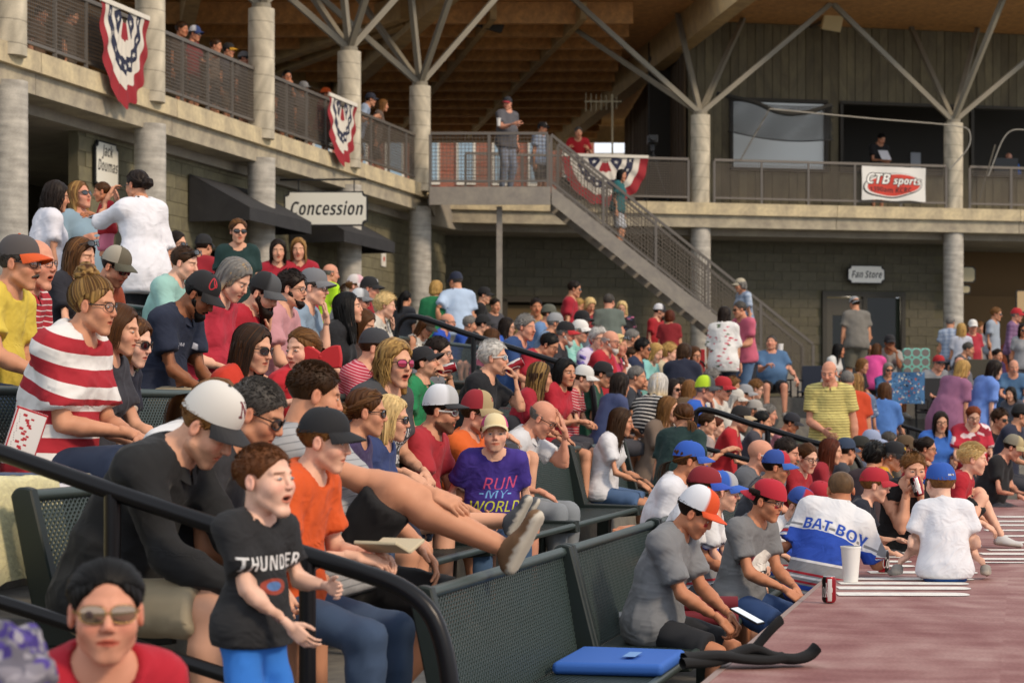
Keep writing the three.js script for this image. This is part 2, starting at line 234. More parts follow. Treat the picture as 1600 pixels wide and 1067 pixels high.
// ---------- stairs and landing ----------
{
  const st = thing('stairway', 'grey steel stairway from the landing down to the concourse', 'stairs', V(0, CY, 0)), m = mottled('#8b857c', .18, 8, .6, [.5, .5]), zf = -38.7, zb = -40.1, X0 = .73, X1 = 5.7, h0 = 4.2, h1 = .24;
  for (const z of [zf, zb]) { const s = new THREE.Shape(); s.moveTo(X0 + .02, h0 + .02); s.lineTo(X0 + .02, h0 - .32); s.lineTo(X1 - .35, h1 - .02); s.lineTo(X1 + .05, h1 - .02); s.lineTo(X1 + .05, h1 + .05); s.closePath(); part('stringer', uvBox(new THREE.ExtrudeGeometry(s, { depth: .03, bevelEnabled: false }).translate(0, 0, z)), m, st); }
  for (let i = 0; i < 22; i++) part('tread', box(.28, .05, 1.36, lerp(X0, X1, (i + .5) / 22), lerp(h0, h1, (i + .7) / 22), (zf + zb) / 2 + .02), mRail, st);
  const ld = thing('landing', 'grey steel stair landing jutting out from the balcony', 'landing', V(0, CY, 0));
  part('fascia', uvBox(box(2.29, .34, .03, -.415, h0 - .16, zf + .015)), m, ld); part('deck', uvBox(box(2.29, .06, 2.6, -.415, h0 - .02, zf - 1.32)), mFloor, ld); part('side_plate', uvBox(box(.03, .34, 2.4, -1.56, h0 - .16, zf - 1.22)), m, ld);
  part('post', uvBox(box(.11, 3.65, .11, -.24, 2.04, zf - .3)), m, ld);
  railing('steel mesh railing along the front of the stair landing', V(-1.55, CY + h0, zf), V(.68, CY + h0, zf), 1.02, 2, .07);
  railing('sloping steel mesh railing on the near side of the stairs', V(.74, CY + h0, zf - .02), V(X1, CY + h1, zf - .02), 1.0, 5, .07, undefined, 'stair_railing'); railing('sloping steel mesh railing on the far side of the stairs', V(.9, CY + h0, zb), V(X1, CY + h1, zb), 1.0, 5, .09, undefined, 'stair_railing');
}
// ---------- roof ----------
{
  const r = thing('grandstand_roof', 'brown timber roof with purlins and diagonal beams over the upper deck', 'roof'), y = CY + ROOF;
  const P = (p) => [p.x, p.z], pts = [P(WG(1.2, 0, -4)), P(WG(1.2, 0, 16.4)), P(RG(1.2, 0, -4)), P(RG(1.2, 0, 12)), [18, -63], [-25, -63], [-25, -20]];
  part('deck', uvBox(new THREE.ExtrudeGeometry(new THREE.Shape(pts.map(([x, z]) => new THREE.Vector2(x, -z))), { depth: .12, bevelEnabled: false }).rotateX(-Math.PI / 2).translate(0, y + .01, 0)), mWood, r);
  for (let d = 44; d < 63; d += 1.55) { part('purlin', uvBox(box(18, .46, .12, -6.4, y - .23, -d)), mWood, r); }
  const gd = (x0, d0, x1, d1, w, t) => { const a = V(x0, y - .3, -d0), b = V(x1, y - .3, -d1), e = a.clone().sub(b).multiplyScalar(.35); part('beam', uvBox(bar(a, b.clone().sub(e.multiplyScalar(.6)), w, t)), mGirder, r); };
  gd(1.31, 63.6, 4.06, 44.2, .35, .8); gd(-1.36, 62.5, 1.02, 46.7, .14, .36); gd(-3.6, 62.5, -.95, 46.7, .14, .36); gd(-6.9, 62.5, -2.1, 43.7, .35, .8); gd(-7.2, 51, -3.1, 44.4, .25, .5); gd(-8.4, 55, -3.3, 45.7, .25, .5); gd(-10.2, 60, -7.0, 44, .3, .6);
  gd(-8.4, 43.4, -5.2, 52, .2, .45);
  // roof back fascia
  part('fascia', uvBox(box(30, .55, .12, -8, y - .25, -63.1)), mGirder, r);
}
function boxLight(px, py, D, label) { const p = at(px, py, D), o = thing('ceiling_light_box', label, 'light fitting', p, .3, 'light boxes under the roof'); part('housing', new RoundedBoxGeometry(.42, .16, .34, 2, .02), M('#6a6357', .6, .3), o); part('diffuser', box(.36, .02, .28, 0, -.09, 0), M('#c8b48c', .6), o); part('stem', box(.05, y0(p) - .08, .05, 0, (y0(p) + .08) / 2, 0), mRail, o); }
const y0 = (p) => CY + ROOF - p.y;
boxLight(341, 22, 44.5, 'pale light box hanging under the roof near the second column'); boxLight(767, 88, 50, 'pale light box hanging under the middle of the roof'); boxLight(805, 58, 53, 'small grey light box hanging beyond the loudspeaker');
{ const p = at(760, 18, 45), o = thing('loudspeaker', 'long dark loudspeaker box hanging under the roof', 'loudspeaker', p, .25); const b = part('cabinet', new RoundedBoxGeometry(.7, .6, 1.4, 3, .06).rotateX(.35).rotateZ(-.25), M('#2e2a27', .6), o); part('horn', new THREE.CylinderGeometry(.13, .06, .2, 16, 1, true).rotateX(1.57).rotateX(.35).translate(.1, .12, .7), M('#8d8475', .5), o); part('hanger', box(.05, .9, .05, 0, .6, 0), mRail, o); }
{ const p = at(1301, 33, 45.6), o = thing('floodlight', 'cream square floodlight on the board wall', 'floodlight', p, .25); part('face', new RoundedBoxGeometry(.46, .42, .1, 2, .02).rotateX(.25).rotateZ(-.12), M('#cbb98c', .7), o); part('arm', box(.06, .06, 1.0, -.1, .05, -.5), mRail, o); }
// ---------- press box ----------
{
  const w = thing('press_box', 'dark board clad press box with open windows at upper right', 'press box', V(0, 0, 0)), B = (g, o, h, b) => { const p = RG(o, h, b); return g.rotateY(RWT).translate(p.x, p.y, p.z); };
  const hole = [[1.64, 3.98], [4.28, 7.2], [7.5, 10.6]], bw = .2;
  for (let b = .66; b < 11.4; b += bw) {
    const x = b + bw / 2, open = hole.some(([p, q]) => x > p && x < q), m = mBoard[Math.floor(rnd() * 3)], dz = rr(-.012, .012);
    if (open) { part('board', uvBox(B(box(bw - .012, 1.76, .05), -3 + dz, 7.87, x)), m, w); part('board', uvBox(B(box(bw - .012, 1.25, .05), -3 + dz, 4.83, x)), m, w); } else part('board', uvBox(B(box(bw - .012, 4.55, .05), -3 + dz, 6.47, x)), m, w);
  }
  for (let d = 0; d < 60; d++) { const z = 46.1 + d * .26; part('side_board', uvBox(box(.05, 4.5, .25, lerp(3.88, 3.4, d / 60) + rr(-.01, .01), CY + 6.45, -z)), mottledSide ??= mottled('#4a3a26', .25, 7, .9, [.6, .25]), w); }
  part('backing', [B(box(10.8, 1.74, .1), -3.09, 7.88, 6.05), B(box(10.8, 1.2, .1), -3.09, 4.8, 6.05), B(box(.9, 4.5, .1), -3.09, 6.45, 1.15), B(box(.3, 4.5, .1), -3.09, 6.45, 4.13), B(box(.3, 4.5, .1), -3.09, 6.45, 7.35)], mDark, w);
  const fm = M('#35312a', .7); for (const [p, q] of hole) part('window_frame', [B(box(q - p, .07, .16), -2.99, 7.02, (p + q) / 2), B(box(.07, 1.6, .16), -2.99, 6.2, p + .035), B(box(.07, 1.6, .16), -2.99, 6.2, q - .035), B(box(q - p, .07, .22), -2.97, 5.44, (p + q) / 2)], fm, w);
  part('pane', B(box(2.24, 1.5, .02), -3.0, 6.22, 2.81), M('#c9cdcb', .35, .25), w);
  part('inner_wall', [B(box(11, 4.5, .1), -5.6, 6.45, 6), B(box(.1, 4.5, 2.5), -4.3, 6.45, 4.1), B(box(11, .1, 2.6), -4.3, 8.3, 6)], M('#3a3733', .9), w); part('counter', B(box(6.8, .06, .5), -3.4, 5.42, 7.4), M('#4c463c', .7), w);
  single('notice', 'white paper notice on the dark press box wall', 'notice', B(box(.26, .5, .01), -5.53, 6.02, 7.25), M('#b8bcc4', .9)); single('monitor', 'dark broadcast monitor on the press box counter', 'monitor', [B(box(.6, .4, .05), -3.3, 5.7, 8.55), B(box(.08, .12, .05), -3.33, 5.5, 8.55), B(box(.3, .03, .2), -3.33, 5.465, 8.55)], M('#141518', .4), V(0, 0, 0));
}

// pipe frame and net in front of the press box window
{
  const f = thing('pipe_structure', 'thin white pipe frame in front of the press box', 'pipe frame'), wh = M('#98948a', .5, .2);
  part('tube', tube([at(1203, 170, 43.2), at(1350, 184, 43.6), at(1502, 198, 44), at(1514, 202, 44), at(1516, 225, 44), at(1485, 265, 44)], .015, 60, 6), wh, f); part('brace', bar(at(1203, 170, 43.2), at(1156, 252, 43.1), .025), M('#5d574c', .5, .3), f); part('pipe', tube([at(1620, 205, 44.2), at(1585, 203, 44.2), at(1572, 212, 44.2), at(1545, 275, 44.2)], .015, 30, 6), wh, f); part('post', bar(at(1556, 226, 44.2), at(1530, 315, 44.2), .025), M('#5d574c', .5, .3), f);
  const net = thing('net', 'dark net draped across the press box window', 'net'), g = []; const bot = (u) => 205 + 13 * u + Math.sin(u * 3.1) * 8;
  const np = (u, v) => { const x = 1138 + 165 * u, y0 = 155 + 10 * u + Math.sin(u * Math.PI) * 4, y1 = bot(u); return at(x, lerp(y0, y1, v), 44.6 + .15 * Math.sin(u * 9 + v * 3)); };
  for (let i = -10; i < 44; i++) for (const s of [1, -1]) { let prev = null; for (let j = 0; j <= 8; j++) { const v = j / 8, u = (i + (s > 0 ? 0 : 10)) / 44 + s * v * .24; if (u < 0 || u > 1) { prev = null; continue; } const p = np(u, v); if (prev) g.push(bar(prev, p, .013)); prev = p; } }
  part('netting', g, mBlack, net); part('hem_rope', tube(Array.from({ length: 12 }, (_, i) => np(i / 11, 1)), .014, 40, 5), mBlack, net); part('gathered_fold', tube([at(1120, 146, 44.5), at(1180, 160, 44.4), at(1220, 176, 44.3), at(1258, 176, 44.4), at(1300, 164, 44.5)], .05, 30, 7), M('#2b2a26', .9), net);
}
// ---------- background beyond the deck ----------
{
  const brick = noiseTex(256, 256, (u, v) => { const r = Math.floor(v * 32), f = (v * 32) % 1, q = (u * 12 + (r % 2) * .5) % 1, j = f < .14 || q < .06; const k = .9 + .2 * N3(Math.floor(u * 12 + (r % 2) * .5) * 3.1, r * 2.7, 1); return j ? [.62, .52, .46] : [.60 * k, .29 * k, .2 * k]; }); brick.repeat.set(.4, .4);
  const b = thing('brick_building', 'red brick building with pale windows beyond the upper deck', 'building', V(-3.2, 0, -80), .12), bm = new THREE.MeshStandardMaterial({ map: brick, roughness: .9 }), wf = M('#cfc8ba', .8), gl = M('#8fa3ad', .1, .4);
  part('wall', uvBox(box(13, 14, 8, 0, 6, -4)), bm, b); part('band', box(13.1, .3, .3, 0, 12.6, .05), wf, b);
  for (let i = -4; i <= 4; i++) for (const y of [7.6, 11.2]) { const q = part('window', box(.75, 1.9, .08, i * 1.4, y, .05), wf, b); part('pane', box(.55, 1.65, .05, i * 1.4, y, .09), gl, q); }
  const c = thing('pale_building', 'pale stone building beyond the press box', 'building', V(5.5, 0, -92), 0); part('wall', uvBox(box(12, 14, 6, 0, 6, -3)), mottled('#a8a498', .3, 9, .9, [.2, .2]), c); for (let i = -3; i < 4; i++) { const q = part('window', box(.9, 1.6, .06, i * 1.5, 8.2, .03), M('#6d7272', .5), c); part('sill', box(1, .1, .12, i * 1.5, 7.36, .05), M('#bbb6a8', .8), q); }
  const s = thing('white_sign_box', 'white illuminated sign panel far behind the deck railing', 'sign', at(765, 207, 70)); part('panel', box(1.5, .7, .1), M('#d8dce0', .5), s); part('pole', box(.1, 8, .1, .4, -4, 0), mRail, s);
  for (const [px, w, h, D, l] of [[960, 2.0, .9, 52, 'dark service counter behind the deck railing at centre'], [905, .9, 1.1, 47, 'dark equipment crate on the deck behind the stairs'], [730, 2.4, .95, 50, 'grey cabinet on the deck behind the stair landing']]) { const p = at(px, 0, D); const o = single('cabinet', l, 'cabinet', new RoundedBoxGeometry(w, h, .7, 2, .03), M('#3a352f', .8), V(p.x, CY + 4.2 + h / 2, p.z)); }
}
{ const p = at(957, 260, 44.2), o = thing('antenna', 'pale comb shaped aerial on a thin mast by the board wall', 'antenna', V(p.x, CY + 4.2, p.z)), wm = M('#857a60', .6, .3); part('mast', box(.04, 2.6, .04, 0, 1.3, 0), wm, o); part('boom', box(.8, .03, .03, -.2, 2.45, 0), wm, o); for (let i = 0; i < 7; i++) part('element', box(.015, .4 - i * .02, .015, -.57 + i * .11, 2.43, 0), wm, o); }
{ const p = at(1020, 300, 43.6), o = thing('camera_tripod', 'video camera on a dark tripod beside the column', 'tripod', V(p.x, CY + 4.2, p.z)); part('camera_body', new RoundedBoxGeometry(.22, .18, .3, 2, .02).translate(0, 1.55, 0), mBlack, o); part('lens', new THREE.CylinderGeometry(.06, .06, .16, 14).rotateX(1.57).translate(0, 1.55, .22), mBlack, o); part('head', box(.08, .14, .08, 0, 1.38, 0), mBlack, o); for (let i = 0; i < 3; i++) part('leg', bar(V(0, 1.32, 0), V(Math.cos(i * 2.1) * .4, 0, Math.sin(i * 2.1) * .4), .03), mBlack, o); }
// ---------- signs ----------
function plate(w, h, notch, th) { const s = new THREE.Shape(), a = w / 2, b = h / 2, n = notch; s.moveTo(-a + n, -b); s.lineTo(a - n, -b); s.quadraticCurveTo(a - n, -b + n, a, -b + n); s.lineTo(a, b - n); s.quadraticCurveTo(a - n, b - n, a - n, b); s.lineTo(-a + n, b); s.quadraticCurveTo(-a + n, b - n, -a, b - n); s.lineTo(-a, -b + n); s.quadraticCurveTo(-a + n, -b + n, -a + n, -b); return new THREE.ExtrudeGeometry(s, { depth: th, bevelEnabled: false, curveSegments: 6 }); }
function sign(label, lines, w, h, pos, rot, size, bg = '#dcdbd0', notch = .07) {
  const o = thing('sign', label, 'sign', pos, rot); part('border', plate(w, h, notch, .03), M('#16171a', .6), o);
  const tx = canvas(512, Math.round(512 * h / w), (x, W, H) => { x.fillStyle = bg; x.fillRect(0, 0, W, H); x.fillStyle = '#15161a'; x.textAlign = 'center'; x.textBaseline = 'middle'; x.font = `italic bold ${size * 512 / w}px sans-serif`; lines.forEach((l, i) => { x.save(); x.translate(W / 2, H * (i + .5) / lines.length); x.scale(.7, 1.0); x.fillText(l, 0, 0); x.restore(); }); });
  const f = plate(w - .05, h - .05, notch, .012).translate(0, 0, .025), p = f.attributes.position, uv = f.attributes.uv; for (let i = 0; i < p.count; i++) uv.setXY(i, p.getX(i) / (w - .05) + .5, p.getY(i) / (h - .05) + .5);
  part('face', f, new THREE.MeshStandardMaterial({ map: tx, roughness: .7 }), o); return o;
}
sign('white hanging sign reading Concession over the awnings', ['Concession'], 1.37, .57, at(509, 326, 33.5), 0, .33);
{ const b = thing('sign_bracket', 'thin black iron bracket holding the concession sign', 'bracket'); part('arm', bar(at(437, 281, 33.5), at(572, 280, 33.4), .03), mBlack, b); for (const x of [466, 553]) part('chain', bar(at(x, 281, 33.48), at(x, 300, 33.48), .018), mBlack, b); }
sign('white wall sign with black script behind the standing women', ['Jack', 'Doumas', ''], .68, .66, WG(-.52, 3.3, 3.69), WT + Math.PI / 2, .23);
sign('white sign reading Fan Store above the store window', ['Fan Store'], .88, .41, RG(-1.45, 2.99, 4.3), RWT, .24, '#eeede6');
{ const g = sign('cream sign partly hidden by the right column', ['Gift', 'Shop'].map(() => ''), .5, .36, at(1508, 429, 45.5), RWT, .1, '#b3a888', .04); sign('small cream sign below another by the right column', [''], .36, .2, at(1505, 452, 45.6), RWT, .1, '#b3a888', .03); sign('tan sign with letter C at the right edge', ['C'], .5, .5, at(1604, 471, 45.6), RWT, .3, '#ae9670', .02); }
{ const o = single('notice', 'small white notice with red emblem on the olive wall', 'notice', box(.02, .28, .24).rotateY(WT), M('#d6d2c8', .8), WG(-.53, 2.86, 15.2)); part('emblem', new THREE.CircleGeometry(.05, 16).rotateY(Math.PI / 2).rotateY(WT).translate(.0125 * cw, 0, .0125 * sw), M('#b8452c', .8), o); }
{ // sports banner
  const tx = canvas(768, 384, (x, W, H) => { x.fillStyle = '#dad9d4'; x.fillRect(0, 0, W, H); x.save(); x.translate(W * .5, H * .54); x.rotate(-.09); x.fillStyle = '#15151a'; x.beginPath(); x.ellipse(-14, 4, W * .47, H * .37, 0, 0, 7); x.fill(); x.fillStyle = '#dad9d4'; x.beginPath(); x.ellipse(-6, -2, W * .455, H * .345, 0, 0, 7); x.fill(); x.fillStyle = '#c23a2c'; x.beginPath(); x.ellipse(4, 0, W * .42, H * .315, 0, 0, 7); x.fill(); x.restore();
    x.lineJoin = 'round'; x.textBaseline = 'middle'; x.strokeStyle = '#101014'; x.fillStyle = '#ecebe6'; x.font = 'italic bold 160px sans-serif'; x.lineWidth = 20; x.strokeText('CTB', 40, 140); x.fillText('CTB', 40, 140); x.font = 'italic bold 112px sans-serif'; x.lineWidth = 16; x.strokeText('sports', 372, 156); x.fillText('sports', 372, 156); x.font = 'bold 78px sans-serif'; x.lineWidth = 5; x.fillStyle = '#17171b'; x.fillText('1390am KCRC', 90, 264); });
  const g = new THREE.PlaneGeometry(1.46, .72, 24, 12), p = g.attributes.position; for (let i = 0; i < p.count; i++) { const x = p.getX(i), y = p.getY(i); p.setZ(i, .012 * Math.sin(x * 7 + y * 4) + .01 * N3(x * 3, y * 3, 1)); p.setY(i, y - .012 * x - .01 * Math.cos(x * 9) * (y < 0 ? 1 : 0)); } g.computeVertexNormals();
  single('sports_banner', 'white sports radio banner with red oval on the press box railing', 'banner', g, new THREE.MeshStandardMaterial({ map: tx, roughness: .75, side: THREE.DoubleSide }), RG(.0, D0 + .5, 4.35), RWT);
}
// ---------- awnings ----------
for (const [a0, a1, l] of [[6.4, 8.9, 'black fabric awning nearer the left with sloped top'], [10.4, 13.0, 'black fabric awning behind the hanging sign']]) {
  const o = thing('awning', l, 'awning', WG(-.55, 0, (a0 + a1) / 2), WT, 'black awnings'), L = (a1 - a0) / 2, m = mottled('#2b2b2d', .25, 8, .85, [.6, .6]); m.side = THREE.DoubleSide;
  const q = (a, b, c, d) => { const g = new THREE.BufferGeometry(); g.setAttribute('position', new THREE.Float32BufferAttribute([a, b, c, a, c, d].flat(), 3)); g.computeVertexNormals(); return uvBox(g); };
  part('top_panel', q([.03, 3.5, L], [1.0, 2.98, L], [1.0, 2.98, -L], [.03, 3.5, -L]), m, o); part('valance', q([1.0, 2.98, L], [1.0, 2.79, L], [1.0, 2.79, -L], [1.0, 2.98, -L]), m, o);
  for (const s of [1, -1]) { part('side_panel', mg([q([.03, 3.5, s * L], [1.0, 2.98, s * L], [1.0, 2.79, s * L], [.03, 2.79, s * L])]), m, o); part('frame_rib', bar(V(.03, 3.49, s * L * .98), V(.99, 2.97, s * L * .98), .03), mBlack, o); }
}
// ---------- bunting ----------
{
  const tx = canvas(512, 512, (x, W) => { // polar: u along the fan, v outwards
    x.fillStyle = '#cfc9bd'; x.fillRect(0, 0, W, W); x.fillStyle = '#8e1f28'; x.fillRect(0, 396, W, 116); x.fillRect(W * .36, 0, W * .28, 110); x.fillStyle = '#20243c'; x.fillRect(0, 216, W, 96); x.fillRect(W * .06, 0, W * .2, 150); x.fillRect(W * .74, 0, W * .2, 150);
    x.fillStyle = '#d8d4ca'; const star = (cx, cy, r) => { x.beginPath(); for (let i = 0; i < 10; i++) { const a = i * Math.PI / 5, q = i % 2 ? r * .4 : r; x.lineTo(cx + Math.sin(a) * q, cy - Math.cos(a) * q * 1.6); } x.fill(); }; for (let i = 0; i < 9; i++) star(30 + i * 57, 264, 15); star(W * .16, 80, 24); star(W * .84, 80, 24);
  }); tx.wrapS = tx.wrapT = THREE.ClampToEdgeWrapping;
  const m = new THREE.MeshStandardMaterial({ map: tx, roughness: .85, side: THREE.DoubleSide });
  const fanG = (w, h) => { const nu = 90, nv = 14, g = new THREE.PlaneGeometry(1, 1, nu, nv), p = g.attributes.position, uv = g.attributes.uv; for (let i = 0; i < p.count; i++) { const u = uv.getX(i), v = uv.getY(i), a = Math.PI * (1 + u), r = 1 - v; const rad = .16 + .84 * r, pl = Math.sin(u * 52) * .022 * r + .03 * N3(u * 6, r * 3, 2) * r; p.setXYZ(i, Math.cos(a) * w / 2 * rad, Math.sin(a) * h * rad * (1 + .03 * Math.sin(u * 52)) + .0, .03 + pl); } g.computeVertexNormals(); return g; };
  for (const [o, w, h, l] of [[WG(.13, D0 + .93, 2.9), 1.4, 1.3, 'long red white and navy bunting on the leftmost railing'], [WG(.13, D0 + .93, 11.1), 1.35, 1.12, 'small red white and navy bunting on the middle railing']]) { const b = thing('bunting', l, 'bunting', o, WT + Math.PI / 2, 'patriotic buntings'); part('pleated_fan', fanG(w, h), m, b); part('top_tape', box(w, .06, .03, 0, -.02, .045), M('#d5d0c4', .8), b); }
  const b = thing('bunting', 'wide red white and navy bunting behind the stair railing', 'bunting', RG(.13, D0 + .93, -2.1), RWT, 'patriotic buntings'); part('pleated_fan', fanG(1.85, 1.05), m, b); part('top_tape', box(1.85, .06, .03, 0, -.02, .045), M('#d5d0c4', .8), b);
}
// ---------- aisle handrails ----------
function handrail(label, pts, r, posts, low) {
  const o = thing('handrail', label, 'handrail', V(0, 0, 0), 0, 'black aisle handrails'); part('top_tube', tube(pts, r, 70, 10), M('#141417', .32, .5), o); if (low) part('lower_tube', tube(low, r * .85, 40, 10), M('#141417', .32, .5), o);
  for (const [a, b] of posts) part('post', new THREE.CylinderGeometry(r * .95, r * .95, a.y - b, 10).translate(a.x, (a.y + b) / 2, a.z), M('#141417', .32, .5), o);
}
{ const t = 5.85, R = (s, h) => ST(s, CY + h, t); 
  const f = (px, py) => { let D = 6.2; for (let i = 0; i < 5; i++) { const X = (px - HX) / F * D; D = (t - sn * X) / cn; } return at(px, py, D); };
  handrail('black tube handrail sloping across the lower left foreground', [f(-150, 655), f(0, 707), f(200, 776), f(400, 842), f(560, 893), f(625, 917), f(668, 952), f(690, 1000), f(705, 1090), f(715, 1300)], .028, [[f(175, 768), .3], [f(480, 868), 0]], [f(-150, 900), f(0, 941), f(250, 1022), f(420, 1078), f(600, 1140)]); }
{ const t = 18.4, f = (px, py) => { let D = 18; for (let i = 0; i < 5; i++) { const X = (px - HX) / F * D; D = (t - sn * X) / cn; } return at(px, py, D); };
  handrail('black tube handrail curving down past the grey haired woman', [f(619, 560), f(620, 515), f(627, 500), f(640, 494), f(740, 525), f(830, 553), f(885, 570), f(905, 576), f(920, 592), f(927, 615), f(930, 680)], .028, [[f(740, 525), 1.2]]);
  handrail('black tube handrail sloping behind the bald man', [f(1086, 720), f(1086, 660), f(1092, 641), f(1180, 664), f(1260, 688), f(1315, 703), f(1335, 712), f(1347, 732), f(1352, 790)], .028, [[f(1200, 670), .3]], [f(1100, 700), f(1180, 722), f(1300, 760)]);
  const t3 = 26, g = (px, py) => { let D = 24; for (let i = 0; i < 5; i++) { const X = (px - HX) / F * D; D = (t3 - sn * X) / cn; } return at(px, py, D); };
  handrail('black tube handrail by the sitting woman in blue at right', [g(1372, 700), g(1372, 672), g(1378, 658), g(1420, 668), g(1455, 680), g(1467, 690), g(1470, 715)], .024, [[g(1420, 668), 0]]); }
// ---------- mesh benches ----------
function lattice(L, H, pitch, w, slope = .8) { // diagonal strips in a rectangle centred on x, y from 0 to H
  const out = [], step = pitch / slope; for (const s of [1, -1]) for (let c = -H / slope; c < L; c += step) { let x0 = c, y0 = 0, x1 = c + H / slope, y1 = H; if (x0 < 0) { y0 = -x0 * slope; x0 = 0; } if (x1 > L) { y1 = H - (x1 - L) * slope; x1 = L; } if (x1 - x0 < .004) continue; const X = (x) => s > 0 ? x - L / 2 : L / 2 - x; out.push(bar(V(X(x0), y0, s * .001), V(X(x1), y1, s * .001), .004, w, Math.PI / 2 * 0)); } return mg(out);
}
const LB = 2.06, latBack = lattice(LB, .44, .027, .008), latSeat = lattice(LB, .42, .027, .008), mMesh = M('#3b4845', .45, .35);
const alphaHoles = (() => { const t = noiseTex(64, 64, (u, v) => { const a = Math.abs(((u + v) % 1) - .5), b = Math.abs(((u - v + 1) % 1) - .5), k = Math.min(a, b) > .15 ? 0 : 1; return [k, k, k]; }, false); t.repeat.set(28, 28); return t; })(), mMeshFar = new THREE.MeshStandardMaterial({ color: C('#3b4845'), roughness: .5, metalness: .3, alphaMap: alphaHoles, alphaTest: .5, side: THREE.DoubleSide });
const planeBack = uvBox(new THREE.PlaneGeometry(LB, .44).translate(0, .22, 0)), planeSeat = uvBox(new THREE.PlaneGeometry(LB, .42).translate(0, .21, 0));
const rowWord = ['', 'front row', 'second row', 'third row', 'fourth row', 'fifth row', 'top row'], nth = ['first', 'second', 'third', 'fourth', 'fifth', 'sixth'];
function bench(k, i, t, fine) {
  const o = thing('mesh_bench', `dark green mesh bench in the ${rowWord[k]}, ${i < 5 ? nth[i] + ' from the near aisle' : nth[i - 5] + ' beyond the far aisle'}`, 'bench', ST(rowS[k], rowF[k], t), RT, 'mesh benches in rows');
  const tilt = (g) => g.rotateY(Math.PI / 2).rotateZ(.16).translate(.03, .42, 0), flat = (g) => g.rotateX(-Math.PI / 2).rotateY(-Math.PI / 2).translate(.05, .425, 0);
  bench.g ??= { b: tilt(latBack), s: flat(latSeat), pb: tilt(planeBack), ps: flat(planeSeat), roll: tube([V(-.04, .86, -LB / 2), V(-.04, .86, LB / 2)], .022, 2, 8), lip: tube([V(.48, .415, -LB / 2), V(.48, .415, LB / 2)], .02, 2, 8) };
  const m = fine ? mMesh : mMeshFar; const b = part('backrest', fine ? bench.g.b : bench.g.pb, m, o); part('top_roll', bench.g.roll, mMesh, b); const s = part('seat', fine ? bench.g.s : bench.g.ps, m, o); part('front_lip', bench.g.lip, mMesh, s);
  for (const e of [-1, 1]) { const f = bench.f ??= (() => { const q = new THREE.Shape(); q.moveTo(.09, .36); q.lineTo(.03, .36); q.lineTo(-.075, .86); q.quadraticCurveTo(-.06, .9, -.01, .88); q.lineTo(.1, .45); q.lineTo(.49, .44); q.lineTo(.5, .38); q.lineTo(.28, .36); q.lineTo(.26, 0); q.lineTo(.2, 0); q.lineTo(.2, .36); q.closePath(); return new THREE.ExtrudeGeometry(q, { depth: .04, bevelEnabled: true, bevelSize: .006, bevelThickness: .006, bevelSegments: 1 }); })(); part('end_frame', f, mGreen, o).position.z = e * (LB / 2 + .012) - .02; }
}
for (let k = 1; k <= 5; k++) for (let i = 0; i < 9; i++) { const t = i < 5 ? 6.34 + 1.05 + i * 2.15 : 19.2 + 1.05 + (i - 5) * 2.15; if (i > 7 && k < 4) continue; bench(k, i, t, i < 3 || (i < 5 && k < 3)); }
// ---------- figures: signed distance fields meshed by surface nets ----------
const rs = (i) => { const s = Math.sin(i * 127.1) * 43758.5; return s - Math.floor(s); };
const smin = (a, b, k) => { const h = k - Math.abs(a - b); return h > 0 ? Math.min(a, b) - h * h / k * .25 : Math.min(a, b); }, smax = (a, b, k) => -smin(-a, -b, k);
function cap(a, b, r1, r2 = r1) { const ax = a.x, ay = a.y, az = a.z, bx = b.x - ax, by = b.y - ay, bz = b.z - az, q = 1 / Math.max(1e-9, bx * bx + by * by + bz * bz), dr = r2 - r1; return (x, y, z) => { x -= ax; y -= ay; z -= az; const h = clamp((x * bx + y * by + z * bz) * q, 0, 1), u = x - bx * h, v = y - by * h, w = z - bz * h; return Math.sqrt(u * u + v * v + w * w) - r1 - dr * h; }; }
function ell(c, r, R, U, Fw) { // ellipsoid with optional axes
  const cx = c.x, cy = c.y, cz = c.z, i0 = 1 / r[0], i1 = 1 / r[1], i2 = 1 / r[2], mr = Math.min(...r); if (!R) { R = V(1, 0, 0); U = V(0, 1, 0); Fw = V(0, 0, 1); }
  return (x, y, z) => { x -= cx; y -= cy; z -= cz; const a = (x * R.x + y * R.y + z * R.z) * i0, b = (x * U.x + y * U.y + z * U.z) * i1, d = (x * Fw.x + y * Fw.y + z * Fw.z) * i2, k0 = Math.sqrt(a * a + b * b + d * d), k1 = Math.sqrt(a * a * i0 * i0 + b * b * i1 * i1 + d * d * i2 * i2); return k1 < 1e-9 ? -mr : Math.max(-mr, k0 * (k0 - 1) / k1); };
}
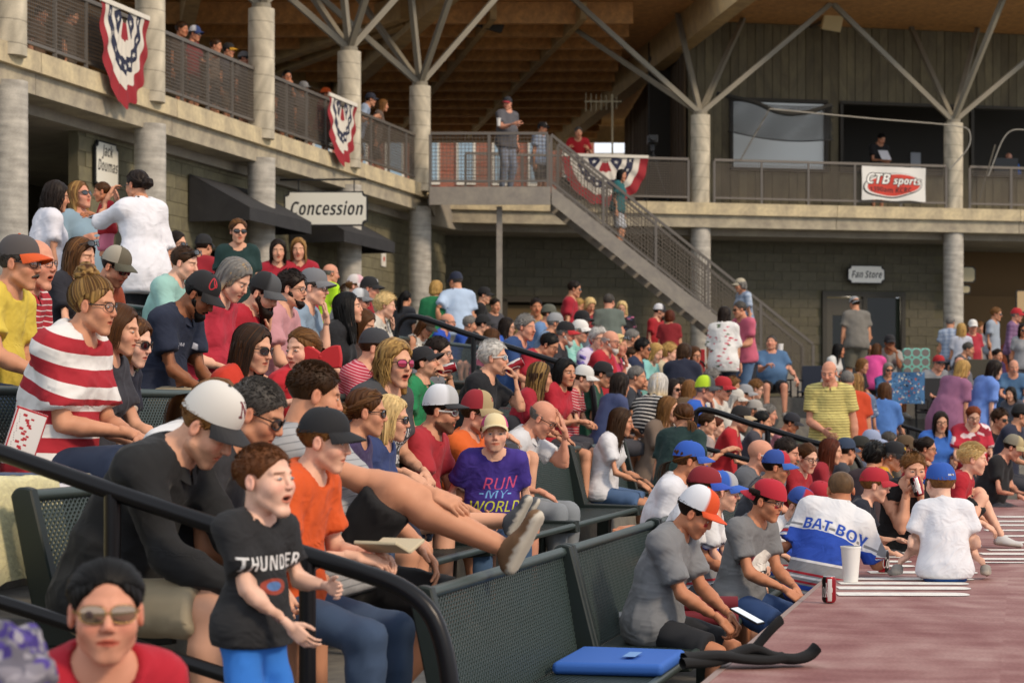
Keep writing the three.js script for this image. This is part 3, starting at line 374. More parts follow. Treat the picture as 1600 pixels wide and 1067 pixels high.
function meshField(f, lo, hi, c) {
  const B = 5, nx = Math.ceil((hi.x - lo.x) / c / B) * B, ny = Math.ceil((hi.y - lo.y) / c / B) * B, nz = Math.ceil((hi.z - lo.z) / c / B) * B, X = nx + 1, Y = ny + 1, Z = nz + 1, val = new Float32Array(X * Y * Z).fill(1), cells = [], rad = B * c * .87 * 1.5 + c;
  const id = (i, j, k) => (k * Y + j) * X + i, done = new Uint8Array(X * Y * Z);
  for (let bz = 0; bz < nz; bz += B) for (let by = 0; by < ny; by += B) for (let bx = 0; bx < nx; bx += B) {
    const d = f(lo.x + (bx + B / 2) * c, lo.y + (by + B / 2) * c, lo.z + (bz + B / 2) * c); if (Math.abs(d) > rad) { if (d < 0) for (let k = bz; k <= bz + B; k++) for (let j = by; j <= by + B; j++) for (let i = bx; i <= bx + B; i++) { const q = id(i, j, k); if (!done[q]) val[q] = -1; } continue; }
    cells.push([bx, by, bz]); for (let k = bz; k <= bz + B; k++) for (let j = by; j <= by + B; j++) for (let i = bx; i <= bx + B; i++) { const q = id(i, j, k); if (!done[q]) { done[q] = 1; val[q] = f(lo.x + i * c, lo.y + j * c, lo.z + k * c); } }
  }
  const vid = new Int32Array(X * Y * Z).fill(-1), pos = [], idx = [], off = [0, 1, X, X + 1, X * Y, X * Y + 1, X * Y + X, X * Y + X + 1], ed = [[0, 1], [2, 3], [4, 5], [6, 7], [0, 2], [1, 3], [4, 6], [5, 7], [0, 4], [1, 5], [2, 6], [3, 7]];
  for (const [bx, by, bz] of cells) for (let k = bz; k < bz + B; k++) for (let j = by; j < by + B; j++) for (let i = bx; i < bx + B; i++) {
    const q = id(i, j, k); let m = 0; for (let e = 0; e < 8; e++) if (val[q + off[e]] < 0) m |= 1 << e; if (m === 0 || m === 255) continue;
    let sx = 0, sy = 0, sz = 0, n = 0; for (const [a, b] of ed) { const A = val[q + off[a]], Bv = val[q + off[b]]; if ((A < 0) === (Bv < 0)) continue; const t = A / (A - Bv); sx += (a & 1) + t * ((b & 1) - (a & 1)); sy += (a >> 1 & 1) + t * ((b >> 1 & 1) - (a >> 1 & 1)); sz += (a >> 2 & 1) + t * ((b >> 2 & 1) - (a >> 2 & 1)); n++; }
    vid[q] = pos.length / 3; pos.push(lo.x + (i + sx / n) * c, lo.y + (j + sy / n) * c, lo.z + (k + sz / n) * c);
  }
  const quad = (a, b, d, e, flip) => { if (a < 0 || b < 0 || d < 0 || e < 0) return; flip ? idx.push(a, d, b, a, e, d) : idx.push(a, b, d, a, d, e); };
  for (const [bx, by, bz] of cells) for (let k = bz; k < bz + B; k++) for (let j = by; j < by + B; j++) for (let i = bx; i < bx + B; i++) {
    const q = id(i, j, k), s = val[q] < 0;
    if (j && k && s !== val[q + 1] < 0) quad(vid[q], vid[q - X], vid[q - X - X * Y], vid[q - X * Y], !s);
    if (i && k && s !== val[q + X] < 0) quad(vid[q], vid[q - X * Y], vid[q - 1 - X * Y], vid[q - 1], !s);
    if (i && j && s !== val[q + X * Y] < 0) quad(vid[q], vid[q - 1], vid[q - 1 - X], vid[q - X], !s);
  }
  const nor = new Float32Array(pos.length), e = c * .5;
  for (let i = 0; i < pos.length; i += 3) { const x = pos[i], y = pos[i + 1], z = pos[i + 2], a = f(x + e, y - e, z - e), b = f(x - e, y - e, z + e), d = f(x - e, y + e, z - e), g = f(x + e, y + e, z + e); let u = a - b - d + g, v = -a - b + d + g, w = -a + b - d + g; const l = Math.hypot(u, v, w) || 1; nor[i] = u / l; nor[i + 1] = v / l; nor[i + 2] = w / l; }
  const g = new THREE.BufferGeometry(); g.setAttribute('position', new THREE.Float32BufferAttribute(pos, 3)); g.setAttribute('normal', new THREE.BufferAttribute(nor, 3)); g.setIndex(idx); return g;
}
function colour(g, fn) { const p = g.attributes.position, c = new Float32Array(p.count * 3), o = new THREE.Color(); for (let i = 0; i < p.count; i++) { fn(p.getX(i), p.getY(i), p.getZ(i), o, i); c[i * 3] = o.r; c[i * 3 + 1] = o.g; c[i * 3 + 2] = o.b; } g.setAttribute('color', new THREE.BufferAttribute(c, 3)); return g; }
const flatC = (g, hex) => { const c = C(hex); return colour(g, (x, y, z, o) => o.copy(c)); };
const vc = (rough, extra) => new THREE.MeshPhysicalMaterial({ vertexColors: true, roughness: rough, side: THREE.DoubleSide, ...extra });
const mSkin = vc(.52, { specularIntensity: .45, sheen: .15, sheenRoughness: .5, sheenColor: C('#ffb090') }), mHair = vc(.5, { specularIntensity: .35 }), mCap = vc(.85), mClothV = vc(.9, { sheen: .25, sheenRoughness: .6 });
const SK = ['#cf9c80', '#c28b6d', '#d8a88f', '#b87c5c', '#8a583c', '#c98f76', '#dcb19b'];
// --- head: origin between the ears at eye height, +z forward
const mirror = (f) => (x, y, z) => f(Math.abs(x), y, z);
function headField(h) {
  const fw = h.fw ?? 1, jw = h.jw ?? 1, no = h.nose ?? 1, ck = h.cheek ?? 1, mo = h.mouth ?? 0, E = [];
  const bz = (h.bz ?? 0) * .008, ch = (h.ch ?? 0) * .012, cran = ell(V(0, .038, -.014), [.0735, .083, .094]), face = ell(V(0, -.035, .022), [.059 * fw, .078, .063]), jaw = mirror(cap(V(.045 * jw, -.066, .006), V(.011, -.104 - mo * .012, .058), .021, .017)), chin = cap(V(-.010, -.103 - mo * .014 - ch, .057 + ch * .4), V(.010, -.103 - mo * .014 - ch, .057 + ch * .4), .0165), cheek = mirror(ell(V(.037, -.03, .055), [.024 * ck, .026 * ck, .025 * ck]));
  const brow = mirror(cap(V(.008, .022, .079), V(.042, .024, .062), .0115, .010)), nose = cap(V(0, .012, .083), V(0, -.028 - bz, .0955 + .005 * no + bz), .0085, .0122 * no), wing = mirror(ell(V(.0105 * no, -.034, .094), [.0075, .0075, .010])), muzzle = ell(V(0, -.066, .058), [.034, .026, .027]);
  const upLip = mirror(cap(V(0, -.0612, .0855), V(.0275, -.0652, .071), .0048, .0026)), loLip = mirror(cap(V(0, -.0722 - mo * .013, .0838 - mo * .003), V(.0255, -.067 - mo * .005, .071), .0056, .0026)), gap = ell(V(0, -.0667 - mo * .006, .090), [.029 - mo * .006, .0012 + mo * .0085, .012 + mo * .014]);
  const sock = mirror(ell(V(.032, .0015, .098), [.021, .0135, .0235])), lid = mirror(ell(V(.032, .001, .0705), [.0155, .0105, .0115])), lidUp = mirror(cap(V(.0185, .0025, .0805), V(.0455, .003, .072), .0026)), ear = mirror((x, y, z) => smax(ell(V(.0775, -.008, -.008), [.0095, .031, .0185])(x, y, z), -ell(V(.088, -.004, -.003), [.007, .018, .010])(x, y, z), .004)), neck = cap(V(0, -.05, -.028), V(0, -.17, -.05), .054 * (h.neck ?? 1), .056 * (h.neck ?? 1));
  const earF = ell(V(.0775, -.008, -.008), [.0095, .031, .0185]), earC = ell(V(.089, -.004, -.003), [.008, .018, .0105]);
  return (x, y, z) => { const ax = Math.abs(x); let d = smin(cran(x, y, z), face(x, y, z), .03); if (d > .06) return Math.min(d - .02, neck(x, y, z)); d = smin(d, jaw(x, y, z), .022); d = smin(d, chin(x, y, z), .02); d = smin(d, cheek(x, y, z), .025); d = smin(d, muzzle(x, y, z), .022); d = smin(d, brow(x, y, z), .016); d = smax(d, -sock(x, y, z), .014); d = smin(d, lid(x, y, z), .004); d = smin(d, nose(x, y, z), .011); d = smin(d, wing(x, y, z), .006); d = smin(d, upLip(x, y, z), .004); d = smin(d, loLip(x, y, z), .005); d = smax(d, -gap(x, y, z), .003); d = smin(d, lidUp(x, y, z), .002); d = smin(d, smax(earF(ax, y, z), -earC(ax, y, z), .005), .007); return smin(d, neck(x, y, z), .02); };
}
const headCache = {};
function headGeo(h, lod) { const k = JSON.stringify(h) + lod; return headCache[k] ??= (() => { const f = headField(h), g = meshField(f, V(-.1, -.175, -.125), V(.1, .135, .135), [.0054, .009, .0135][lod]); g.userData.f = f; return g; })(); }
function headColour(x, y, z, o, sk, lip, brow, h, P) {
  o.copy(sk); const ax = Math.abs(x), n = N3(x * 60, y * 60, z * 60) * .08 + N3(x * 14 + 3 + P.id, y * 14, z * 14) * .12 + N3(x * 150, y * 150, z * 150) * .06; o.multiplyScalar(1 + n);
  const red = Math.exp(-(((ax - .04) / .022) ** 2 + ((y + .03) / .02) ** 2)) * (z > .03 ? 1 : 0) + Math.exp(-((x / .014) ** 2 + ((y + .032) / .014) ** 2)) * (z > .08 ? .9 : 0) + (ax > .074 && Math.abs(y + .008) < .035 ? .8 : 0); o.r *= 1 + .06 * red; o.g *= 1 - .12 * red; o.b *= 1 - .1 * red;
  const mo = h.mouth ?? 0;
  if (z > .06) { const l = ((ax) / .029) ** 2 + ((y + .0665 + mo * .006) / (.0095 + mo * .011)) ** 2; if (l < 1) o.lerp(lip, .85 * Math.min(1, (1 - l) * 4)); if (mo > .3 && (ax / .018) ** 2 + ((y + .0665 + mo * .006) / (mo * .009)) ** 2 < 1 && z < .086) o.setRGB(.05, .015, .012); if (Math.abs(ax - .031) < .0185 && Math.abs(y - (.0205 - .12 * (ax - .031))) < .0042) o.lerp(brow, .75); }
  if (P.paint && z > .03 && Math.abs(ax - .038) < .017 && Math.abs(y + .019) < .008) o.set('#8e1620').multiplyScalar(1);
  if (P.stub && z > -.02 && y < -.035 - (z < .03 ? -.02 : 0) && (y < -.055 || (z > .05 && ax < .035 && y < -.045 && y > -.062)) && y > -.135) { const l = (ax / .02) ** 2 + ((y + .0665) / .009) ** 2; if (l > 1) o.lerp(brow, P.stub); }
}
const eyeG = new THREE.SphereGeometry(1, 12, 8); 
function eyes(h, lod, iris) { const f = headGeo(h, lod).userData.f, out = []; for (const s of [1, -1]) { let z = .13; while (z > .05 && f(.032 * s, .001, z) > .0003) z -= .0006; const g = eyeG.clone().scale(.0125, .0058, .0042), c = C(iris), w = C('#b9b0a6'); colour(g, (x, y, zz, o) => { const r = Math.hypot(x - 0, y); o.copy(r < .0026 ? C('#060606') : r < .0062 ? c : w); }); out.push(g.translate(.032 * s, .0005, z - .0004)); } return out; }
// --- hands: wrist at origin, fingers along +y, palm facing +z, thumb on +x
const handCache = {};
function handGeo(pose, lod) { return handCache[pose + lod] ??= (() => {
  const curl = pose === 'fist' ? [75, 85, 55] : pose === 'grip' ? [48, 55, 38] : pose === 'flat' ? [6, 8, 6] : [22, 28, 20], fs = []; const palm = [cap(V(.026, .03, 0), V(.027, .085, .002), .0125), cap(V(.009, .02, 0), V(.009, .09, 0), .0135), cap(V(-.009, .02, 0), V(-.009, .088, 0), .0135), cap(V(-.024, .025, 0), V(-.025, .08, .002), .012), cap(V(0, -.03, 0), V(0, .015, 0), .021, .023)];
  [[.028, .088, .040, .025, .019, .0083], [.0095, .094, .045, .029, .021, .0088], [-.0095, .091, .041, .027, .020, .0083], [-.027, .083, .033, .020, .017, .0075]].forEach(([x, y, a, b, c, r], i) => { let p = V(x, y, .001), ang = 0; const sp = x * (pose === 'flat' ? 3.2 : 1.6), ch = []; [a, b, c].forEach((l, j) => { ang += curl[j] * RAD * (1 + i * .06); const q = p.clone().add(V(sp * l, Math.cos(ang) * l, Math.sin(ang) * l)); ch.push(cap(p, q, r * (1 - j * .09), r * (.93 - j * .09))); p = q; }); fs.push(ch); });
  const th = pose === 'fist' ? [V(.024, .02, .008), V(.038, .05, .026), V(.026, .072, .040), V(.004, .078, .046)] : pose === 'grip' ? [V(.024, .018, .006), V(.045, .045, .022), V(.047, .072, .036), V(.040, .094, .044)] : [V(.024, .018, .004), V(.047, .045, .012), V(.058, .073, .018), V(.063, .096, .020)]; fs.push([cap(th[0], th[1], .0135, .0115), cap(th[1], th[2], .0108, .0095), cap(th[2], th[3], .0095, .008)]);
  const f = (x, y, z) => { let d = 1; for (const p of palm) d = smin(d, p(x, y, z), .012); let m = 1; for (const ch of fs) { let e = 1; for (const p of ch) e = smin(e, p(x, y, z), .003); m = Math.min(m, e); } return smin(d, m, .006); };
  return meshField(f, V(-.06, -.055, -.04), V(.09, .21, .115), [.0066, .0105, .015][lod]);
})(); }
// --- hair: a shell over the scalp plus tufts and locks
const HC = { black: '#0e0c0b', dark: '#1d130d', brown: '#33200f', chest: '#46290f', auburn: '#4d1f0b', light: '#6d4a26', blond: '#a8854c', pale: '#c9ad77', grey: '#6f6c68', white: '#b9b6b0', salt: '#46423e', red: '#6b2f12', bred: '#5e391f' };
function hairParts(P, lod, hs) {
  const st = P.hair ?? 'short'; if (st === 'none') return null; const c0 = C(HC[P.hc ?? 'brown'] ?? P.hc), out = [], R = (k) => { const s = Math.sin((P.id * 12.9898 + k * 78.233)) * 43758.5453; return s - Math.floor(s); };
  const th0 = .012, c2 = P.hc2 ? C(HC[P.hc2] ?? P.hc2) : c0, long = ['long', 'pony', 'bun', 'bob', 'wavy'].includes(st), th = { short: .007, buzz: .0035, bald: .006, crop: .012, long: .013, bob: .018, wavy: .02, pony: .008, bun: .009, curly: .028, mop: .02 }[st] ?? .009;
  const cr = ell(V(0, .04, -.016), [.0745 + th, .083 + th, .094 + th]), back = long && st !== 'pony' && st !== 'bun', len = P.len ?? ({ bob: .13, wavy: .16, long: .27 }[st] ?? .2);
  const zl = (y) => st === 'bald' ? (y > .045 ? -.2 : y > .0 ? .02 - (.045 - y) * 0 : y > -.03 ? .006 : -.03) : y > .088 ? .2 : y > .05 ? lerp(.066, .092, clamp((y - .05) / .038, 0, 1)) : y > .0 ? lerp(.022, .066, clamp(y / .05, 0, 1)) : lerp(.022, -.03, clamp(-y / .05, 0, 1));
  const side = mirror(cap(V(.072, .02, -.015), V(.086, -len, -.012), .021, .017)), bk = cap(V(0, 0, -.075), V(0, -len, -.085), .055, .048), bk2 = mirror(cap(V(.045, 0, -.06), V(.052, -len, -.06), .042, .034)), top = P.cap ? .07 : 9;
  const oval = st === 'bald' ? () => 1 : ell(V(0, -.012, .1), long ? [.06, .099, .07] : [.057, .09, .062]), f = (x, y, z) => { let d = cr(x, y, z); let g = d + (long ? .003 * Math.sin(Math.atan2(x, .03 - z) * 24 + N3(x * 12, y * 12, z * 12) * 5) : 0) + N3(x * 30, y * 12, z * 30) * (st === 'curly' || st === 'mop' ? .014 : .003); const sx = Math.abs(x); g = smax(g, (z - zl(y)) * .75, .008); g = Math.max(g, -.088 - y); if (st === 'bald') g = Math.max(g, y - .05 - (z < -.05 ? .02 : 0)); if (st !== 'bald' && y < .03) { const e = Math.hypot((y + .008) / 1.5, z + .006); if (sx > .06 && !back) g = Math.max(g, .022 - e); }
    if (back) { let b = smin(smin(side(x, y, z), bk2(x, y, z), .03), bk(x, y, z), .03); b += .004 * Math.sin(Math.atan2(x, -z) * 34 + N3(x * 20, y * 9, z * 20) * 4); b = smax(b, z - (y > -.02 ? .035 : .028), .012); if (y < -.09) b = Math.max(b, -ell0(x, y, z)); g = smin(g, b, .02); }
    g = smax(g, -oval(x, y, z), .006); if (P.cap) g = Math.max(g, y - top); return g; };
  const nk = cap(V(0, -.06, -.02), V(0, -.3, -.035), .05), ell0 = (x, y, z) => nk(x, y, z);
  const g = meshField(f, V(-.14, back ? -len - .07 : -.1, -.17), V(.14, .16, .13), [.009, .0125, .0165][lod]);
  if (g.attributes.position.count > 3) { colour(g, (x, y, z, o) => { const t = back ? clamp((-y - .02) / len, 0, 1) : 0; o.copy(c0).lerp(c2, P.streak ? clamp(N3(Math.atan2(x, -z) * 9, y * 3, 5) * 2 + .35, 0, 1) : t * .9).multiplyScalar(.92 + .35 * N3(x * 90, y * 22, z * 90) + .45 * N3(Math.atan2(x, .02 - z) * 11, y * 5, 3)); }); out.push(g); }
  const ball = (p, r, k) => { const gg = meshField((x, y, z) => Math.hypot(x - p.x, y - p.y, z - p.z) - r * (1 + .14 * Math.sin((x - p.x) * 210 + Math.sin((y - p.y) * 160) * 2) * k + .2 * N3(x * 40, y * 40, z * 40)), V(p.x - r * 1.5, p.y - r * 1.5, p.z - r * 1.5), V(p.x + r * 1.5, p.y + r * 1.5, p.z + r * 1.5), [.007, .011, .016][lod]); return colour(gg, (x, y, z, o) => o.copy(c0).lerp(c2, clamp(N3(x * 50, y * 50, z * 50) + .4, 0, 1)).multiplyScalar(1 + .4 * N3(x * 90, y * 90, z * 90))); };
  if (st === 'bun') out.push(ball(V(0, P.bunY ?? .12, P.bunZ ?? -.07), .052, .5));
  const rp = [], rn = [], rc = [], lock = (pts, r, cc) => { const cv = new THREE.CatmullRomCurve3(pts), n = lod ? 6 : 9, P0 = cv.getPoints(n); for (let i = 0; i < n; i++) { const a = P0[i], b = P0[i + 1], w = (t) => r * (t > .7 ? 1 - (t - .7) * 3 : 1), t = b.clone().sub(a).normalize(), o1 = V(a.x, Math.max(0, a.y - .02) * .8, a.z + .02).normalize(), o2 = V(b.x, Math.max(0, b.y - .02) * .8, b.z + .02).normalize(), s1 = t.clone().cross(o1).normalize().multiplyScalar(w(i / n)), s2 = t.clone().cross(o2).normalize().multiplyScalar(w((i + 1) / n)), q = [a.clone().add(s1), a.clone().sub(s1), b.clone().add(s2), b.clone().sub(s2)], nn = [o1.clone().addScaledVector(s1, .5 / r), o1.clone().addScaledVector(s1, -.5 / r), o2.clone().addScaledVector(s2, .5 / r), o2.clone().addScaledVector(s2, -.5 / r)]; for (const k of [0, 2, 1, 2, 3, 1]) { const v = q[k], m = nn[k].normalize(); rp.push(v.x, v.y, v.z); rn.push(m.x, m.y, m.z); rc.push(cc.r, cc.g, cc.b); } } };
  const jit = (k) => { const t = R(k); return c0.clone().lerp(c2, P.hc2 ? R(k + 5) * .7 : 0).multiplyScalar(.72 + .6 * t); };
  if (long && !(P.cap && st !== 'pony')) { const n = [620, 200, 80][lod]; for (let k = 0; k < n; k++) {
    const th = lerp(52, 308, (k + R(k)) / n) * RAD, fx = Math.sin(th), fz = Math.cos(th), pts = [], w = (st === 'wavy' ? .02 : .005) * (.5 + R(k + 1)), ph = R(k + 2) * 6, lift = 1 + .06 * R(k + 7);
    const O = V(0, .04, -.016), onS = (d, l) => { d.normalize(); return V(d.x * (.0745 + th0) * l, .04 + d.y * (.083 + th0) * l, -.016 + d.z * (.094 + th0) * l); }, sl3 = (a, b, t) => a.clone().lerp(b, t).normalize();
    if (st === 'pony' || st === 'bun') { const t2 = (k + R(k)) / n * 6.283, gx = Math.sin(t2), gz = Math.cos(t2), tie = st === 'bun' ? V(0, (P.bunY ?? .12), (P.bunZ ?? -.07)) : V(0, P.tieY ?? .03, -.12), a = V(gx, gz > 0 ? .02 + .5 * gz : -.75 * -gz, gz * (gz > 0 ? .9 : .75)).normalize(), b = tie.clone().sub(O).normalize(); if (P.cap && a.y > .1) continue; for (let j = 0; j <= 4; j++) pts.push(onS(sl3(a, b, j / 4 * .93), (lift - .012 + .03 * R(k + 11)) * (j === 0 ? .93 : j === 1 ? .985 : 1))); }
    else { const sd = fx < 0 ? -1 : 1, q = Math.abs((th / RAD > 180 ? 360 - th / RAD : th / RAD) - 52) / 128, a = V(sd * .06, 1, .78 - 1.5 * q).normalize(), b = V(fx * (q < .12 ? 1.02 : 1), -.12, fz).normalize(); for (let j = 0; j <= 4; j++) pts.push(onS(sl3(a, b, j / 4), lift + (j ? .015 : -.01))); const L = len * (.85 + .3 * R(k + 3)), q0 = pts[4]; for (let j = 1; j <= 3; j++) pts.push(V(q0.x * (1.0 + (st === 'bob' ? -.05 * j : .02 * j)) + Math.sin(ph + j * 2.1) * w, q0.y - L * j / 3, Math.min(.035, q0.z * (1 - .03 * j) - .006 * j) + Math.cos(ph + j * 1.9) * w)); }
    lock(pts, [.0021, .0036, .0055][lod] + .0012 * R(k + 4), jit(k)); } }
  if (st === 'pony') { const n = lod === 0 ? 160 : lod === 1 ? 60 : 24, L = P.len ?? .26, ty = P.tieY ?? .03; for (let k = 0; k < n; k++) { const a = R(k) * 6.28, r = .022 * Math.sqrt(R(k + 1)), pts = []; for (let j = 0; j <= 5; j++) { const t = j / 5, sp = r * (1 + 1.1 * Math.sin(t * 2.6)); pts.push(V(Math.cos(a) * sp + (P.tailX ?? 0) * t, ty - .9 * L * t * t - .1 * L * t + Math.sin(a) * sp * .5, -.115 - .055 * Math.sin(Math.min(1, t * 1.4) * 2.4) + Math.sin(a) * sp)); } lock(pts, lod === 2 ? .008 : .0035, jit(k + 40)); } }
  if (!long && st !== 'buzz') { const n = [1900, 420, 200][lod], L = { short: .016, bald: .012, crop: .03, curly: .04, mop: .045 }[st] ?? .014, tri = [], tc = []; for (let k = 0; k < n; k++) { const e = R(k) * 1.9, a = R(k + .5) * 6.283, d = V(Math.sin(e) * Math.sin(a), Math.cos(e), Math.sin(e) * Math.cos(a)), p = V((.0745 + th) * d.x, .04 + (.083 + th) * d.y, -.016 + (.094 + th) * d.z); if (p.z > zl(p.y) - .004 || p.y < -.075 || (P.cap && p.y > .045) || (st === 'bald' && p.y > .05) || (Math.abs(p.x) > .06 && Math.hypot((p.y + .008) / 1.5, p.z + .006) < .024)) continue;
      const flow = V(0, -.25, .0).add(V(0, 0, p.y > .08 ? .8 : -.4)).add(V((R(k + 9) - .5) * .5, 0, (R(k + 8) - .5) * .35)), tan = flow.clone().addScaledVector(d, -flow.dot(d)).normalize(), tip = p.clone().addScaledVector(d, L * .28 * (1 + R(k + 3))).addScaledVector(tan, L * .9), w = tan.clone().cross(d).normalize().multiplyScalar([.0015, .003, .0048][lod]); p.addScaledVector(d, -.003); const q = p.clone().addScaledVector(d, .006).addScaledVector(tan, .004); for (const v3 of [p.clone().add(w), tip, q, q, tip, p.clone().sub(w)]) tri.push(v3.x, v3.y, v3.z); const cc = jit(k); for (let j = 0; j < 6; j++) tc.push(cc.r, cc.g, cc.b); }
    if (tri.length) { const t = new THREE.BufferGeometry(); t.setAttribute('position', new THREE.Float32BufferAttribute(tri, 3)); t.setAttribute('color', new THREE.Float32BufferAttribute(tc, 3)); t.computeVertexNormals(); out.push(t); } }
  if (rp.length) { const t = new THREE.BufferGeometry(); t.setAttribute('position', new THREE.Float32BufferAttribute(rp, 3)); t.setAttribute('normal', new THREE.Float32BufferAttribute(rn, 3)); t.setAttribute('color', new THREE.Float32BufferAttribute(rc, 3)); out.push(t); }
  if (P.beard) { const bc = C(HC[P.beardC ?? P.hc ?? 'brown']), lb = P.beard, jawB = mirror(cap(V(.056, -.03, .012), V(.014, -.098, .066), .017 + lb * .008, .021 + lb * .012)), chinB = cap(V(0, -.1, .07), V(0, -.11 - lb * .09, .066), .024 + lb * .01, .012), must = mirror(cap(V(0, -.051, .097), V(.026, -.063, .082), .0065)), mouthC = ell(V(0, -.067, .098), [.02, .0075, .03]);
    const b = meshField((x, y, z) => Math.max(Math.min(smin(jawB(x, y, z), chinB(x, y, z), .03), must(x, y, z)) + .003 * N3(x * 120, y * 40, z * 120), -mouthC(x, y, z), y + .02 - (z < .03 ? .015 : -.02)), V(-.1, -.26, -.03), V(.1, .03, .14), [.0065, .0095, .013][lod]); out.push(colour(b, (x, y, z, o) => o.copy(bc).multiplyScalar(1 + .5 * N3(x * 110, y * 40, z * 110)))); }
  if (P.must) { const b = meshField((x, y, z) => mirror(cap(V(0, -.051, .099), V(.028, -.062, .083), .0075, .005))(x, y, z), V(-.05, -.08, .06), V(.05, -.03, .12), [.005, .007, .0095][lod]); out.push(flatC(b, HC[P.must])); }
  return out.length ? mg(out) : null;
}
// --- caps
function capParts(c, head, lod, id) {
  const nu = lod === 0 ? 40 : lod === 1 ? 24 : 16, nv = lod === 0 ? 14 : 8, A = C(c.a), Bc = C(c.b ?? c.a), H = c.tall ? .158 : .142, yb = (ph) => .050 - .016 * (1 - Math.cos(ph)) * .9; // ph=0 front
  const g = new THREE.PlaneGeometry(1, 1, nu, nv), p = g.attributes.position, uv = g.attributes.uv, col = []; for (let i = 0; i < p.count; i++) { const ph = (uv.getX(i) - .5) * 2 * Math.PI, v = uv.getY(i), e = v * Math.PI / 2, ce = Math.pow(Math.cos(e), .72), fr = Math.max(0, Math.cos(ph)), y0 = yb(ph), seam = lod === 0 ? 1 - .012 * Math.exp(-(((ph / (Math.PI / 3)) - Math.round(ph / (Math.PI / 3))) ** 2) * 800) : 1; p.setXYZ(i, .0845 * ce * Math.sin(ph) * seam, y0 + (H - y0) * Math.sin(e) * (1 - 0 * fr), -.013 + .106 * ce * Math.cos(ph) * seam + (c.tall ? .008 * fr * v : 0)); const f = c.front ? Math.abs(ph) < .95 : true, cc = f ? A : Bc; col.push(cc.r, cc.g, cc.b); }
  g.setAttribute('color', new THREE.Float32BufferAttribute(col, 3)); g.computeVertexNormals(); let m = mCap;
  if (c.text || c.draw) { const W = 512, t = canvas(W, 128, (x) => { x.fillStyle = c.b ?? c.a; x.fillRect(0, 0, W, 128); x.fillStyle = c.a; x.fillRect(c.front ? W * .35 : 0, 0, c.front ? W * .3 : W, 128); if (c.draw) c.draw(x, W); if (c.text) { x.fillStyle = c.tc ?? '#7d1a28'; x.strokeStyle = c.to ?? c.tc ?? '#111'; x.lineWidth = 3; x.textAlign = 'center'; x.font = `bold ${c.ts ?? 62}px serif`; x.strokeText(c.text, W * (.5 + (c.off ?? 0)), c.ty ?? 92); x.fillText(c.text, W * (.5 + (c.off ?? 0)), c.ty ?? 92); } }); m = new THREE.MeshStandardMaterial({ map: t, roughness: .85, side: THREE.DoubleSide }); g.deleteAttribute('color'); }
  const o = new THREE.Group(); o.name = 'cap'; const crown = part('crown', g, m, o);
  const nb = lod === 2 ? 8 : 18, mv = lod === 2 ? 2 : 5, mk = (dy) => { const q = new THREE.PlaneGeometry(1, 1, nb, mv), pp = q.attributes.position, w = q.attributes.uv; for (let i = 0; i < pp.count; i++) { const u = (w.getX(i) - .5) * 2, v = 1 - w.getY(i), ph = u * 1.12, bx = .0845 * Math.sin(ph), bz = -.013 + .106 * Math.cos(ph), L = .074 * Math.sqrt(Math.max(0, 1 - u * u * .93)); pp.setXYZ(i, bx * (1 + .03 * v), yb(ph) + .003 + dy - v * .016 - (c.flat ? .007 : .024) * u * u * (.25 + .75 * v) - (c.flat ? 0 : .006 * v * v), bz + v * L); } return q; };
  const top = mk(.0022), bot = mk(-.0022); bot.index.array.reverse(); const bm = mg([top, bot]); bm.computeVertexNormals(); part('brim', bm, M(c.c ?? c.a, .8), o);
  if (lod < 2) part('button', new THREE.SphereGeometry(.007, 8, 5).scale(1, .6, 1).translate(0, H + .001, -.012), M(c.c ?? c.a, .8), o);
  if (c.back) o.rotation.y = Math.PI; if (c.side) o.rotation.y = c.side; o.rotation.x = c.tilt ?? 0; if (c.tilt) o.position.set(0, -.0, 0); head.add(o); if (c.sun) { const s = glasses(c.sun, lod); s.position.set(0, .062, .018); s.rotation.x = -.1; head.add(s); }
}
